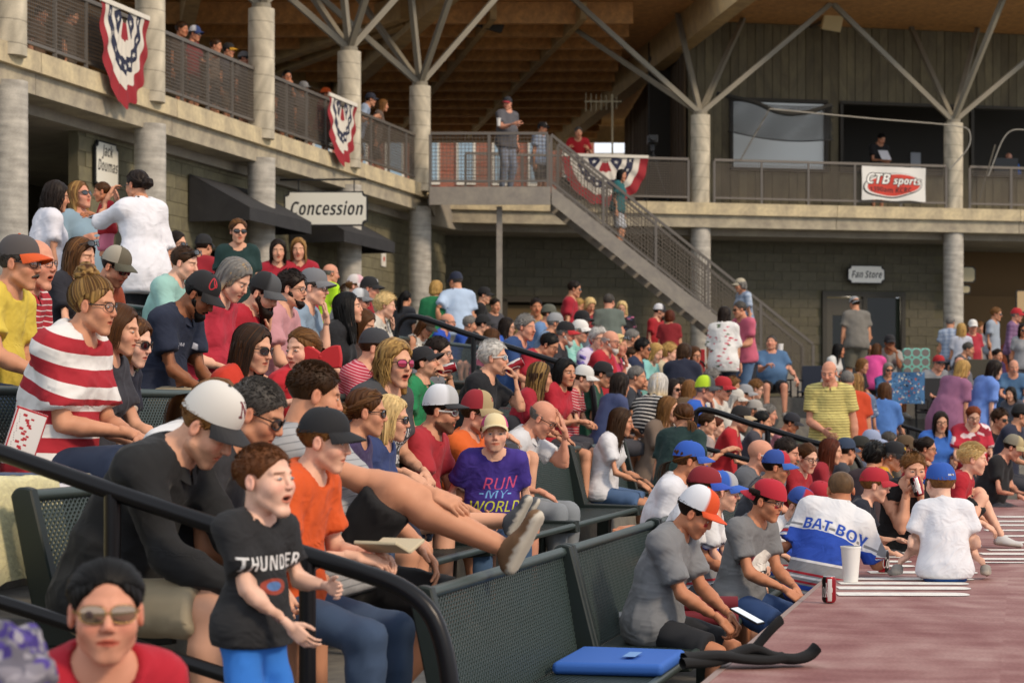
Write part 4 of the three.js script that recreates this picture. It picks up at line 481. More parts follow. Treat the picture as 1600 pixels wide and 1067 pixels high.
function glasses(g, lod) { // kinds: sun, clear, mirror, white, aviator
  const o = new THREE.Group(), dark = g.startsWith('sun'), w = g === 'aviator' ? .029 : dark || g === 'white' || g === 'mirror' ? .0275 : .0255, h = g === 'aviator' ? .026 : g === 'mirror' ? .022 : g === 'white' ? .016 : .019, fm = M(g === 'white' ? '#d4d2cd' : g === 'aviator' ? '#b08d57' : '#121214', .35, g === 'aviator' ? .8 : .1); o.name = g === 'clear' ? 'eyeglasses' : 'sunglasses';
  const n = lod === 0 ? 24 : 14, fr = [], ring = (s) => Array.from({ length: n }, (_, i) => { const a = i / n * 6.283, cx = Math.cos(a), sy = Math.sin(a), k = g === 'white' ? 1 : 1; return V(s * .034 + Math.sign(cx) * Math.abs(cx) ** .8 * w, .001 + Math.sign(sy) * Math.abs(sy) ** .8 * h - (g === 'aviator' ? .004 * sy - .003 : 0), .097 - (Math.abs(s * .034 + cx * w) / .06) ** 2 * .017); });
  for (const s of [1, -1]) fr.push(new THREE.TubeGeometry(new THREE.CatmullRomCurve3(ring(s), true), n, g === 'aviator' ? .0012 : dark ? .0026 : .0021, 5, true)); fr.push(bar(V(-.008, .008, .098), V(.008, .008, .098), .003)); for (const s of [1, -1]) fr.push(bar(V(s * .061, .007, .081), V(s * .0795, .005, -.012), .003, g === 'white' ? .009 : .005)); part('frame', fr, fm, o);
  const lm = g === 'clear' ? (glasses.c ??= new THREE.MeshPhysicalMaterial({ color: 0xffffff, roughness: .03, transmission: 1, thickness: 0, ior: 1.45 })) : g === 'mirror' ? M('#c0506a', .08, .9) : g === 'aviator' ? M('#a58f7c', .06, .9) : (glasses.d ??= new THREE.MeshPhysicalMaterial({ color: C('#0b0a0b'), roughness: .06, clearcoat: 1, clearcoatRoughness: .03 }));
  for (const s of [1, -1]) { const r = ring(s), c = r.reduce((a, b) => a.add(b), V(0, 0, 0)).multiplyScalar(1 / n).add(V(0, 0, .003)), t = []; r.forEach((p, i) => { const q = r[(i + 1) % n]; t.push(c.x, c.y, c.z, p.x, p.y, p.z, q.x, q.y, q.z); }); const q = new THREE.BufferGeometry(); q.setAttribute('position', new THREE.Float32BufferAttribute(t, 3)); const nn = []; for (let i = 0; i < t.length; i += 3) { const v = V((t[i] - c.x) * 9 + c.x * 4, (t[i + 1] - c.y) * 9, 1).normalize(); nn.push(v.x, v.y, v.z); } q.setAttribute('normal', new THREE.Float32BufferAttribute(nn, 3)); part('lens', q, lm, o); }
  return o;
}
// --- skeleton: joints in the person's own frame (faces +z, hips above the origin)
function ik(a, t, l1, l2, hint) { const d = t.clone().sub(a); let L = d.length(); const mx = (l1 + l2) * .995; if (L > mx) { d.multiplyScalar(mx / L); L = mx; } const e = a.clone().add(d), n = d.clone().normalize(), c = clamp((l1 * l1 + L * L - l2 * l2) / (2 * l1 * L), -1, 1), p = hint.clone().addScaledVector(n, -hint.dot(n)).normalize(); return [a.clone().addScaledVector(n, l1 * c).addScaledVector(p, l1 * Math.sqrt(1 - c * c)), e]; }
const HANDS = { lap: [.07, .10, .30], knee: [.13, .09, .40], phone: [.06, .22, .33], drink: [.05, .60, .22], chin: [.04, .52, .20], side: [.25, -.14, .05], hip: [.24, .07, .02], up: [.12, .62, .30], cup: [.1, .30, .32], belly: [.05, .16, .24], rail: [.2, .28, .34], head: [.02, .72, .16], cross: [-.10, .27, .2], bench: [.42, .2, -.05], book: [.1, .2, .34], wave: [.25, .5, .2] };
function skeleton(P, S) {
  const f = P.type === 'f', k = P.type === 'k', sit = P.st !== 'stand', hipY = (P.hip ?? (sit ? (P.seat ?? .44) + .085 * S : .915 * S)), h = V(0, hipY, 0), ln = (P.ln ?? (sit ? 12 : 3)) * RAD, sb = (P.sb ?? 0) * RAD, tw = (P.tw ?? 0) * RAD, dir = (a, b) => V(Math.sin(b), Math.cos(a) * Math.cos(b), Math.sin(a) * Math.cos(b));
  const u1 = dir(ln * .8 - (sit ? .12 : 0), sb * .7), u2 = dir(ln * 1.2 + (sit ? .12 : .03), sb * 1.2), mid = h.clone().addScaledVector(u1, .25 * S), nk = mid.clone().addScaledVector(u2, .275 * S), Fw = V(Math.sin(tw) * Math.cos(ln), -Math.sin(ln), Math.cos(tw) * Math.cos(ln)); Fw.addScaledVector(u2, -Fw.dot(u2)).normalize(); const R = u2.clone().cross(Fw).normalize(), fat = P.fat ?? 1, sw = (f ? .142 : .163) * (k ? 1.02 : 1) * (.8 + .2 * fat) * S;
  const F1 = V(0, -Math.sin(ln * .8), Math.cos(ln * .8)), R1 = u1.clone().cross(F1).normalize(); F1.copy(R1.clone().cross(u1)).normalize();
  const J = { h, mid, nk, u1, u2, Fw, R, F1, R1, fat, S, f, k, sit }; const hs = (P.hs ?? (k ? .85 : f ? .92 : .96)) * (k ? 1 : S ** .4); J.hs = hs;
  J.sh = [1, -1].map((s) => nk.clone().addScaledVector(R, s * sw).addScaledVector(u2, -.055 * S).addScaledVector(Fw, P.shz ?? 0));
  const toW = (v) => { const b = sit ? h : h; return V(v[0] * S, b.y + v[1] * S, b.z + v[2] * S); }, handT = (n, s) => { let t = typeof n === 'string' ? HANDS[n] : n; const loc = typeof n === 'string' && ['drink', 'chin', 'up', 'head', 'cup', 'belly', 'cross', 'phone'].includes(n); if (loc) return h.clone().addScaledVector(R, s * t[0] * S).addScaledVector(u2, t[1] * S).addScaledVector(Fw, t[2] * S).addScaledVector(u2, 0); return toW([t[0] * s, t[1], t[2]]); };
  const hy = ((P.h ?? P.b) - P.b) * RAD, hp = (P.p ?? 6) * RAD, hr = (P.ro ?? 0) * RAD; J.hq = new THREE.Quaternion().setFromEuler(new THREE.Euler(hp, hy, hr, 'YXZ')); const at0 = nk.clone().addScaledVector(u2, .062 * S).addScaledVector(Fw, .022 * S + Math.max(0, ln) * .02); J.head = at0.clone().add(V(0, .082 * hs, .022 * hs).applyQuaternion(J.hq));
  J.hdir = [V(0, 0, 1), V(0, 0, 1)]; J.hpn = [V(0, -1, 0), V(0, -1, 0)]; J.el = []; J.wr = []; J.hip = []; J.kn = []; J.an = []; J.toe = [];
  [1, -1].forEach((s, i) => { const n = (i === 0 ? P.hl : P.hr) ?? P.ha ?? (sit ? 'knee' : 'side'), hf = { drink: [.055, -.125, .135, .0, -.07, .12], chin: [.06, -.20, .085, .035, -.1, .07], head: [.075, -.01, .165, .03, .1, .07] }[n], hp2 = (q) => V(q[0] * s, q[1], q[2]).multiplyScalar(J.hs).applyQuaternion(J.hq).add(J.head), t = hf ? hp2(hf) : handT(n, s); if (hf) { (J.hdT ??= [])[i] = hp2([hf[3], hf[4], hf[5]]).sub(t).normalize(); (J.pnT ??= [])[i] = J.head.clone().sub(t).add(V(0, n === 'head' ? .1 : -.1, 0)).normalize(); } const X_ = 0, wr0 = t, [e, w] = ik(J.sh[i], wr0, .285 * S, .25 * S, P.elb?.[i] ? V(...P.elb[i]) : V(s * .55, -1, -.55)); J.el.push(e); J.wr.push(w);
    const hp = h.clone().add(V(s * .088 * S * (.85 + .15 * fat), -.01 * S, 0)); J.hip.push(hp); const ft = (i === 0 ? P.fl : P.fr), tgt = ft ? V(ft[0] * s * S, ft[3] ? ft[1] : ft[1] * 1, ft[2] * S) : sit ? V(s * (f ? .08 : .14) * S, .085 * S, (f ? .40 : .43) * S) : V(s * .095 * S, .085 * S, -.01); const [kn, an] = ik(hp, tgt, .425 * S, .415 * S, V(s * (sit ? .1 : .05), sit ? 1 : .1, 1)); J.kn.push(kn); J.an.push(an); const td = (ft && ft[4]) ? V(s * .15, .85, .5) : V(s * .25, -.12, 1); J.toe.push(an.clone().addScaledVector(td.normalize(), .14 * S)); });
return J;
}
function bodyFields(P, J) {
  const { S, fat, f, k, R, u2, Fw, R1, u1, F1, h, mid, nk } = J, a = (p, u, x, y, z) => p.clone().addScaledVector(u[0], x * S).addScaledVector(u[1], y * S).addScaledVector(u[2], z * S), A2 = [R, u2, Fw], A1 = [R1, u1, F1], r = (x) => x * S, w = f ? .92 : 1, belly = Math.max(0, fat - 1);
  const T = [ell(a(mid, A2, 0, .10, .0), [r(.152 * w * (.7 + .3 * fat)), r(.185), r(.108 * (.75 + .25 * fat))], R, u2, Fw), ell(a(h, A1, 0, .17, .012 + belly * .05), [r((f ? .128 : .14) * fat), r(.15), r(.1 * (fat + belly * .6))], R1, u1, F1), ell(a(h, A1, 0, .0, -.01), [r((f ? .168 : .155) * (.7 + .3 * fat)), r(.12), r(.122 * (.7 + .3 * fat))], R1, u1, F1), cap(J.sh[0].clone().lerp(J.sh[1], .1), J.sh[1].clone().lerp(J.sh[0], .1), r(.058)), cap(nk.clone().addScaledVector(u2, -r(.01)), J.sh[0], r(.05), r(.05)), cap(nk.clone().addScaledVector(u2, -r(.01)), J.sh[1], r(.05), r(.05))];
  if (f) for (const s of [1, -1]) T.push(ell(a(mid, A2, s * .068, .095, .085), [r(.062), r(.065), r(.062)], R, u2, Fw));
  const skirt = J.sit ? null : ell(a(h, A1, 0, -.02, .0), [r((f ? .176 : .165) * (.7 + .3 * fat)), r(.26), r(.13 * (.72 + .28 * fat))], R1, u1, F1), torso = (x, y, z) => { let d = T[0](x, y, z); for (let i = 1; i < T.length; i++) d = smin(d, T[i](x, y, z), i < 3 ? .09 * S : .055 * S); return d; };
  const la = .8 + .2 * fat, ar = f ? .88 : 1, arms = [0, 1].map((i) => { const m = J.el[i].clone().lerp(J.wr[i], .28), u = cap(J.sh[i], J.el[i], r(.047 * la * ar), r(.038 * la * ar)), fo = cap(m, J.wr[i], r(.042 * la * ar), r(.026 * ar)), fo2 = cap(J.el[i], m, r(.038 * la * ar), r(.042 * la * ar)); return { up: u, fo: (x, y, z) => smin(fo(x, y, z), fo2(x, y, z), .02) }; });
  const legs = [0, 1].map((i) => { const m = J.kn[i].clone().lerp(J.an[i], .3).add(J.kn[i].clone().sub(J.hip[i]).normalize().multiplyScalar(-r(.014))); return { th: cap(J.hip[i], J.kn[i], r(.079 * la), r(.056 * la)), ca: cap(m, J.an[i], r(.055 * la), r(.036)), ca2: cap(J.kn[i], m, r(.052 * la), r(.055 * la)) }; });
  const neck = cap(nk.clone().addScaledVector(u2, -r(.03)), J.head.clone().add(V(0, -.06 * J.hs, -.03 * J.hs).applyQuaternion(J.hq)), r(.056) * (f ? .86 : k ? .85 : 1), r(.052) * (f ? .86 : k ? .85 : 1));
  const hb = cap(J.hip[0], J.hip[1], r(.079 * la)); return { torso, arms, legs, neck, T, skirt, hb };
}
function bounds(pts, m) { const b = new THREE.Box3().setFromPoints(pts); return [b.min.addScalar(-m), b.max.addScalar(m)]; }
const LC = [[.026, .0165, .021], [.04, .026, .033], [.056, .038, .046]];
const clothTex = {}, clothMats = {};
const wrinkle = (() => { const t = noiseTex(256, 256, (u, v) => { const w = tile(u, v, 7, 11) * .9, a = 1 - Math.abs(tile(u + w * .06, v + w * .1, 15, 3)) * 2.2, b = 1 - Math.abs(tile(u - w * .05, v * 1, 32, 7)) * 2.2, k = .4 + .38 * a + .16 * b + (rnd() - .5) * .03; return [k, k, k]; }, false); return t; })();
const wr1 = wrinkle.clone(), wr2 = wrinkle.clone(); wr1.repeat.set(1.5, .8); wr2.repeat.set(1.6, 1.6); wr1.needsUpdate = wr2.needsUpdate = true;
function shirtMat(sh) { if (sh.startsWith('#')) return clothMats[sh] ??= new THREE.MeshPhysicalMaterial({ color: C(sh), roughness: .92, sheen: .3, sheenRoughness: .6, sheenColor: C(sh).lerp(C('#ffffff'), .3), bumpMap: wr1, bumpScale: .006, side: THREE.DoubleSide }); return clothMats[sh] ??= new THREE.MeshPhysicalMaterial({ map: canvas(512, 512, (x, W, H) => clothTex[sh](x, W, H)), roughness: .92, sheen: .2, bumpMap: wr1, bumpScale: .006, side: THREE.DoubleSide }); }
function torsoUV(g, J) { // front half of the texture 0..0.5, back 0.5..1; 0.8 m wide, 0.8 m high from the hem
  g = g.toNonIndexed(); const p = g.attributes.position, n = g.attributes.normal, uv = new Float32Array(p.count * 2), q = V(0, 0, 0); for (let i = 0; i < p.count; i += 3) { let s = 0; for (let j = 0; j < 3; j++) s += n.getX(i + j) * J.Fw.x + n.getY(i + j) * J.Fw.y + n.getZ(i + j) * J.Fw.z; for (let j = 0; j < 3; j++) { q.fromBufferAttribute(p, i + j).sub(J.h); const along = q.dot(J.u1) < .25 * J.S ? q.dot(J.u1) : .25 * J.S + q.clone().sub(J.mid.clone().sub(J.h)).dot(J.u2), x = clamp(q.dot(J.R) / J.S / .8, -.49, .49); uv[(i + j) * 2] = s > 0 ? .25 + x * .5 : .75 - x * .5; uv[(i + j) * 2 + 1] = clamp(along / J.S / .8 + .16, 0, 1); } } g.setAttribute('uv', new THREE.BufferAttribute(uv, 2)); return g;
}
let pid = 0;
function person(P) {
  P.id = ++pid; P.type ??= 'm'; P.b ??= 76; const D = P.D, lod = P.lod ?? (D < 10.7 ? 0 : D < 16.4 ? 1 : 2), fl = P.floor, tgt = at(P.x, P.y + (P.dy ?? 0), D), sit = P.st !== 'stand'; let S = P.S ?? (P.type === 'k' ? .74 : P.type === 'f' ? .94 : 1), J;
  for (let it = 0; it < 4; it++) { J = skeleton(P, S); const dy = tgt.y - fl - J.head.y, ref = sit ? J.head.y - (P.seat ?? .44) : J.head.y; const s2 = clamp(S * (1 + dy / ref), P.type === 'k' ? .5 : .86, P.type === 'k' ? .95 : 1.1); if (!P.fixS) S = s2; }
  J = skeleton(P, S); let dy = tgt.y - fl - J.head.y, base = fl; if (Math.abs(dy) > .015) { if (sit && P.seat === undefined && P.hip === undefined) { P.seat = clamp(.44 + dy, .12, .75); J = skeleton(P, S); dy = tgt.y - fl - J.head.y; } if (Math.abs(dy) > .02) { base += dy; } }
  const yaw = P.b * RAD, hw = J.head.clone().applyAxisAngle(V(0, 1, 0), yaw), o = thing('person', P.l, 'person', V(tgt.x - hw.x, base, tgt.z - hw.z), yaw, P.g); o.userData.J = undefined;
  const B = bodyFields(P, J), sk = C(SK[P.sk ?? P.id % 4]), brow = C(HC[P.brow ?? (P.hc === 'white' ? 'grey' : P.hc ?? 'brown')] ?? '#33200f'), lip = sk.clone().multiply(C(P.type === 'f' ? '#d07a76' : '#dc9a8e')), H = { fw: P.fw ?? (P.type === 'f' ? .95 : P.type === 'k' ? 1.03 : 1), jw: (P.type === 'f' ? .86 : P.type === 'k' ? .84 : 1.05) * (P.fat > 1.25 ? 1.12 : 1) * (.94 + .14 * rs(P.id * 9)), nose: (P.type === 'm' ? 1.05 : P.type === 'k' ? .78 : .88) + .16 * (rs(P.id * 3) - .5), bz: rs(P.id * 7) - .5, ch: rs(P.id * 5) - .5, cheek: P.type === 'k' ? 1.12 : P.fat > 1.25 ? 1.12 : 1, mouth: P.mouth ?? 0, neck: P.type === 'm' ? 1 : .84 };
  const fAll = (x, y, z) => { let d = B.torso(x, y, z); for (let i = 0; i < 2; i++) { const L = B.legs[i]; d = smin(d, smin(smin(L.th(x, y, z), L.ca2(x, y, z), .025), L.ca(x, y, z), .02), .045); } for (let i = 0; i < 2; i++) d = smin(d, smin(B.arms[i].up(x, y, z), B.arms[i].fo(x, y, z), .022), .022); return smin(d, B.neck(x, y, z), .035); };
  const [lo, hi] = bounds([J.h, J.mid, J.nk, J.head, ...J.sh, ...J.el, ...J.wr, ...J.kn, ...J.an, ...J.hip], .16 * S * Math.max(1, J.fat * .95));
  const skinG = [colour(meshField(fAll, lo, hi, LC[lod][0]), (x, y, z, c) => c.copy(sk).multiplyScalar(1 + N3(x * 9, y * 9, z * 9) * .12 + N3(x * 40, y * 40, z * 40) * .06))];
  const hm = new THREE.Matrix4().compose(J.head, J.hq, V(J.hs * (J.k ? 1.07 : J.fat > 1.25 ? 1.07 : .99 + .05 * rs(P.id)), J.hs * (J.k ? .95 : .97 + .05 * rs(P.id + .4)), J.hs)); const hg = headGeo(H, lod).clone(); colour(hg, (x, y, z, c) => headColour(x, y, z, c, sk, lip, brow, H, P)); hg.applyMatrix4(hm); skinG.push(hg);
  [1, -1].forEach((s, i) => { const pose = (i === 0 ? P.pl : P.pr) ?? P.pose ?? (sit ? 'relax' : 'relax'), d = (P.hd?.[i] ? V(...P.hd[i]).normalize() : J.hdT?.[i] ? J.hdT[i].clone() : J.wr[i].clone().sub(J.el[i]).normalize().add(V(0, sit ? -.25 : -.1, 0)).normalize()), pn = (P.pn?.[i] ? V(...P.pn[i]) : J.pnT?.[i] ? J.pnT[i].clone() : sit ? V(-s * .5, -1, .1) : V(-s, 0, -.2)); pn.addScaledVector(d, -pn.dot(d)).normalize(); J.hdir[i] = d; J.hpn[i] = pn; const xx = d.clone().cross(pn).normalize(), g = handGeo(pose, lod).clone(); // local x = thumb side
    const flip = xx.dot(V(-s, 0, .5)) < 0 ? -1 : 1, m = new THREE.Matrix4().makeBasis(xx.clone().multiplyScalar(flip), d, pn).scale(V(S * (J.f ? .92 : 1), S * (J.f ? .92 : 1), S * (J.f ? .92 : 1))).setPosition(J.wr[i]); g.applyMatrix4(m); if (flip < 0) { const ix = g.index.array.slice(); for (let q = 0; q < ix.length; q += 3) { const t = ix[q]; ix[q] = ix[q + 1]; ix[q + 1] = t; } g.setIndex(new THREE.BufferAttribute(ix, 1)); } colour(g, (x, y, z, c) => c.copy(sk).multiplyScalar(.98 + N3(x * 50, y * 50, z * 50) * .1)); skinG.push(g); });
  const skin = part('body', skinG, mSkin, o);
  const head = new THREE.Group(); head.applyMatrix4(hm); head.name = 'headwear'; const putHead = (name, geo, mat) => { const m = part(name, geo, mat, o); m.applyMatrix4(hm); return m; };
  if (lod < 2 && P.eyes !== 0 && P.gl?.slice(0, 3) !== 'sun') for (const e of eyes(H, lod, P.iris ?? ['#33221a', '#3d5566', '#2b1c12'][P.id % 3])) putHead('eye', e, vc2 ??= vc(.12, { clearcoat: .6 }));
  const hair = hairParts(P, lod, J.hs); if (hair) putHead('hair', hair, mHair);
  if (P.cap) { capParts(P.cap, head, lod, P.id); for (const c of [...head.children]) { head.remove(c); c.updateMatrix(); const m = hm.clone().multiply(c.matrix); c.matrix.identity(); c.position.set(0, 0, 0); c.rotation.set(0, 0, 0); c.scale.set(1, 1, 1); c.applyMatrix4(m); o.add(c); } }
  if (P.gl) { const g = glasses(P.gl, lod); if (P.glUp) { g.position.set(0, .07, .012); g.rotation.x = -.35; } g.updateMatrix(); const m = hm.clone().multiply(g.matrix); g.position.set(0, 0, 0); g.rotation.set(0, 0, 0); g.applyMatrix4(m); o.add(g); }
  // clothes
  const inf = (P.loose ?? .012) * S, fold = (x, y, z, k) => (N3(x * 8 + P.id, y * 6, z * 8) * .012 + N3(x * 15, y * 9 + P.id, z * 15) * .010 - (1 - Math.min(1, Math.abs(N3(x * 7 + y * 5 + P.id * 3, y * 9 - x * 4, z * 9)) * 5)) * .010) * k;
  const sl = P.sl ?? .62, hem = -(P.hem ?? .075) * S, hn = J.u1, hd = J.h.dot(hn) + hem, nc = J.nk.clone().addScaledVector(J.u2, .035 * S).addScaledVector(J.Fw, (P.low ?? .03) * S), nr = (P.nr ?? .075) * S, acuts = [0, 1].map((i) => { if (sl <= 1) { const d = J.el[i].clone().sub(J.sh[i]).normalize(), q = J.sh[i].clone().lerp(J.el[i], sl); return [d, d.dot(q), 0]; } const d = J.wr[i].clone().sub(J.el[i]).normalize(), q = J.el[i].clone().lerp(J.wr[i], sl - 1); return [d, d.dot(q), 1]; });
  const hemF = (P.hemF ?? 0), fS = (x, y, z) => { let d = Math.min(B.torso(x, y, z), smin(B.T[2](x, y, z), B.T[1](x, y, z), .08 * S) - (P.hemx ?? .022) * S); d = smin(d, B.hb(x, y, z) - (sit ? .03 : .024) * S, .05); if (B.skirt) d = smin(d, B.skirt(x, y, z) - (P.hemx ?? .004) * S, .03); if (!sit) d = Math.min(d, smin(B.legs[0].th(x, y, z), B.legs[1].th(x, y, z), .12) - .034 * S); for (let i = 0; i < 2; i++) { if (sl <= .05) break; const [v, q, fo] = acuts[i]; let a = B.arms[i].up(x, y, z) - (sl <= 1 ? .003 * S + .016 * S * clamp(1 + (x * v.x + y * v.y + z * v.z - q) / (.14 * S), 0, 1) : .004); const pl = x * v.x + y * v.y + z * v.z - q; if (fo) { a = smin(a, Math.max(B.arms[i].fo(x, y, z), pl), .03); } else a = smax(a, pl, .016); d = smin(d, a, .04); } d = d - inf + fold(x, y, z, P.wr ?? .55); d = smax(d, hd - (x * hn.x + y * hn.y + z * hn.z), .012); const nd = Math.hypot(x - nc.x, y - nc.y, z - nc.z) - nr; d = smax(d, -nd, .01); if (sl <= .05) for (let i = 0; i < 2; i++) d = smax(d, -(Math.hypot(x - J.sh[i].x, y - J.sh[i].y, z - J.sh[i].z) - .07 * S), .01); return d; };
  const [l2, h2] = bounds([J.h, J.mid, J.nk, ...J.sh, ...J.el, ...(sl > 1 ? J.wr : [])], .23 * S * Math.max(1, J.fat));
  let sg = meshField(fS, l2, h2, LC[lod][1]); const shm = shirtMat(P.sh ?? '#777777'); if (shm.map || lod < 2) sg = torsoUV(sg, J); part(P.shn ?? (sl > 1 ? 'jacket' : 'shirt'), sg, shm, o);
  if (P.polo && lod < 2) { const n = 22, g = new THREE.PlaneGeometry(1, 1, n, 3), p = g.attributes.position, uv = g.attributes.uv, cc = J.nk.clone().addScaledVector(J.u2, .015 * S).addScaledVector(J.Fw, .012 * S); for (let i = 0; i < p.count; i++) { const a = (.1 + uv.getX(i) * (6.283 - .2)), v = uv.getY(i), fr = Math.max(0, Math.cos(a)), rad = (.068 + .022 * (1 - v)) * S * (J.f ? .88 : 1), q = cc.clone().addScaledVector(J.Fw, Math.cos(a) * rad * 1.0 + .012 * fr * (1 - v) * S).addScaledVector(J.R, Math.sin(a) * rad).addScaledVector(J.u2, (v * .034 - .012 - fr * .036) * S); p.setXYZ(i, q.x, q.y, q.z); } g.computeVertexNormals(); part('collar', g, P.polo === 1 ? M((P.sh ?? '#777').startsWith('#') ? P.sh : P.pc ?? '#c9c9c9', .9) : M(P.polo, .9), o); }
  if (P.pa !== 0) { const pl = P.long ? 1.96 : (P.pcut ?? .86), pin = .01 * S, cuts = [0, 1].map((i) => { const a = pl > 1 ? J.kn[i] : J.hip[i], b = pl > 1 ? J.an[i] : J.kn[i], t = pl > 1 ? pl - 1 : pl, d = b.clone().sub(a).normalize(); return [d, d.dot(a.clone().lerp(b, t))]; }), wd = J.h.dot(hn) + (sit ? .015 : .06) * S;
    const fP = (x, y, z) => { let d = smax(B.T[2](x, y, z), x * hn.x + y * hn.y + z * hn.z - wd, .01); for (let i = 0; i < 2; i++) { const L = B.legs[i], [v, q] = cuts[i]; let a = L.th(x, y, z) - (pl > 1 ? .003 : .002 + .022 * clamp(1 + (x * v.x + y * v.y + z * v.z - q) / (.3 * S), 0, 1)); if (pl > 1) a = smin(a, Math.max(smin(L.ca(x, y, z), L.ca2(x, y, z), .03) - .008, x * v.x + y * v.y + z * v.z - q), .03); else a = smax(a, x * v.x + y * v.y + z * v.z - q, .008); d = smin(d, a, .045); } return d - pin + fold(x, y, z, .5); };
    const [l3, h3] = bounds([J.h, ...J.kn, ...J.hip, ...(pl > 1 ? J.an : [])], .21 * S * Math.max(1, J.fat * .95)); part(P.long ? 'trousers' : 'shorts', meshField(fP, l3, h3, LC[lod][2]), shirtMat(P.pa ?? '#3a3a40'), o); }
  for (let i = 0; i < 2; i++) { // shoes
    const a = J.an[i], t = J.toe[i], d = t.clone().sub(a).normalize(), up = V(0, 1, 0).addScaledVector(d, -d.y).normalize(); if (P.shoeUp) up.copy(J.kn[i].clone().sub(a).normalize()).addScaledVector(d, -up.dot(d)); const hl = a.clone().addScaledVector(up, -.05 * S).addScaledVector(d, -.035 * S), tt = a.clone().addScaledVector(up, -.055 * S).addScaledVector(d, .155 * S); const f1 = cap(hl, tt, .037 * S, .034 * S), f2 = cap(a.clone().addScaledVector(up, -.015 * S), a.clone().addScaledVector(up, -.04 * S).addScaledVector(d, .05 * S), .04 * S, .036 * S), cut = a.dot(up) - .078 * S, tc = a.dot(up) + .012;
    const sh = P.shoe ?? ['#26262a', '#5a5650', '#8a8680', '#3b2c20'][P.id % 4]; if (sh !== 'none') { const g = meshField((x, y, z) => { let d2 = smin(f1(x, y, z), f2(x, y, z), .03); const e = x * up.x + y * up.y + z * up.z; return smax(smax(d2, cut - e, .008), e - tc, .01); }, ...bounds([hl, tt, a], .075), [.014, .02, .03][lod]); const c1 = C(sh), c3 = C(P.sole ?? '#b9b3a6'); colour(g, (x, y, z, c) => c.copy(x * up.x + y * up.y + z * up.z < cut + .02 ? c3 : c1)); part('shoe', g, mClothV, o); }
  }
  o.J = J; o.updateMatrixWorld(true); return o;
}
let vc2;
// ---------- cloth patterns (left half front, right half back; v up from the hem) ----------
const bands = (bg, list) => (x, W, H) => { x.fillStyle = bg; x.fillRect(0, 0, W, H); for (const [c, y, h] of list) { x.fillStyle = c; x.fillRect(0, H * (1 - y - h), W, H * h); } };
const stripes = (bg, c, n, k) => bands(bg, Array.from({ length: n }, (_, i) => [c, i / n, k / n]));
const blobs = (bg, cs, n, r0, r1) => (x, W, H) => { x.fillStyle = bg; x.fillRect(0, 0, W, H); for (let i = 0; i < n; i++) { x.fillStyle = cs[i % cs.length]; const cx = rs(i) * W, cy = rs(i + .5) * H, r = r0 + rs(i + .7) * (r1 - r0); x.beginPath(); for (let a = 0; a < 7; a++) x.lineTo(cx + Math.cos(a * .9) * r * (.6 + rs(i + a) * .7), cy + Math.sin(a * .9) * r * (.6 + rs(i * 2 + a) * .7)); x.fill(); } };
const text = (x, s, cx, cy, size, col, out, font = 'bold', lw = 0) => { x.font = `${font} ${size}px sans-serif`; x.textAlign = 'center'; x.textBaseline = 'middle'; if (out) { x.strokeStyle = out; x.lineWidth = lw || size * .14; x.lineJoin = 'round'; x.strokeText(s, cx, cy); } x.fillStyle = col; x.fillText(s, cx, cy); };
const plaid = (bg, a, b) => (x, W, H) => { x.fillStyle = bg; x.fillRect(0, 0, W, H); x.globalAlpha = .55; for (let i = 0; i < 26; i++) { x.fillStyle = i % 2 ? a : b; x.fillRect(i * W / 26, 0, 7, H); x.fillRect(0, i * H / 20, W, 8); } x.globalAlpha = 1; };
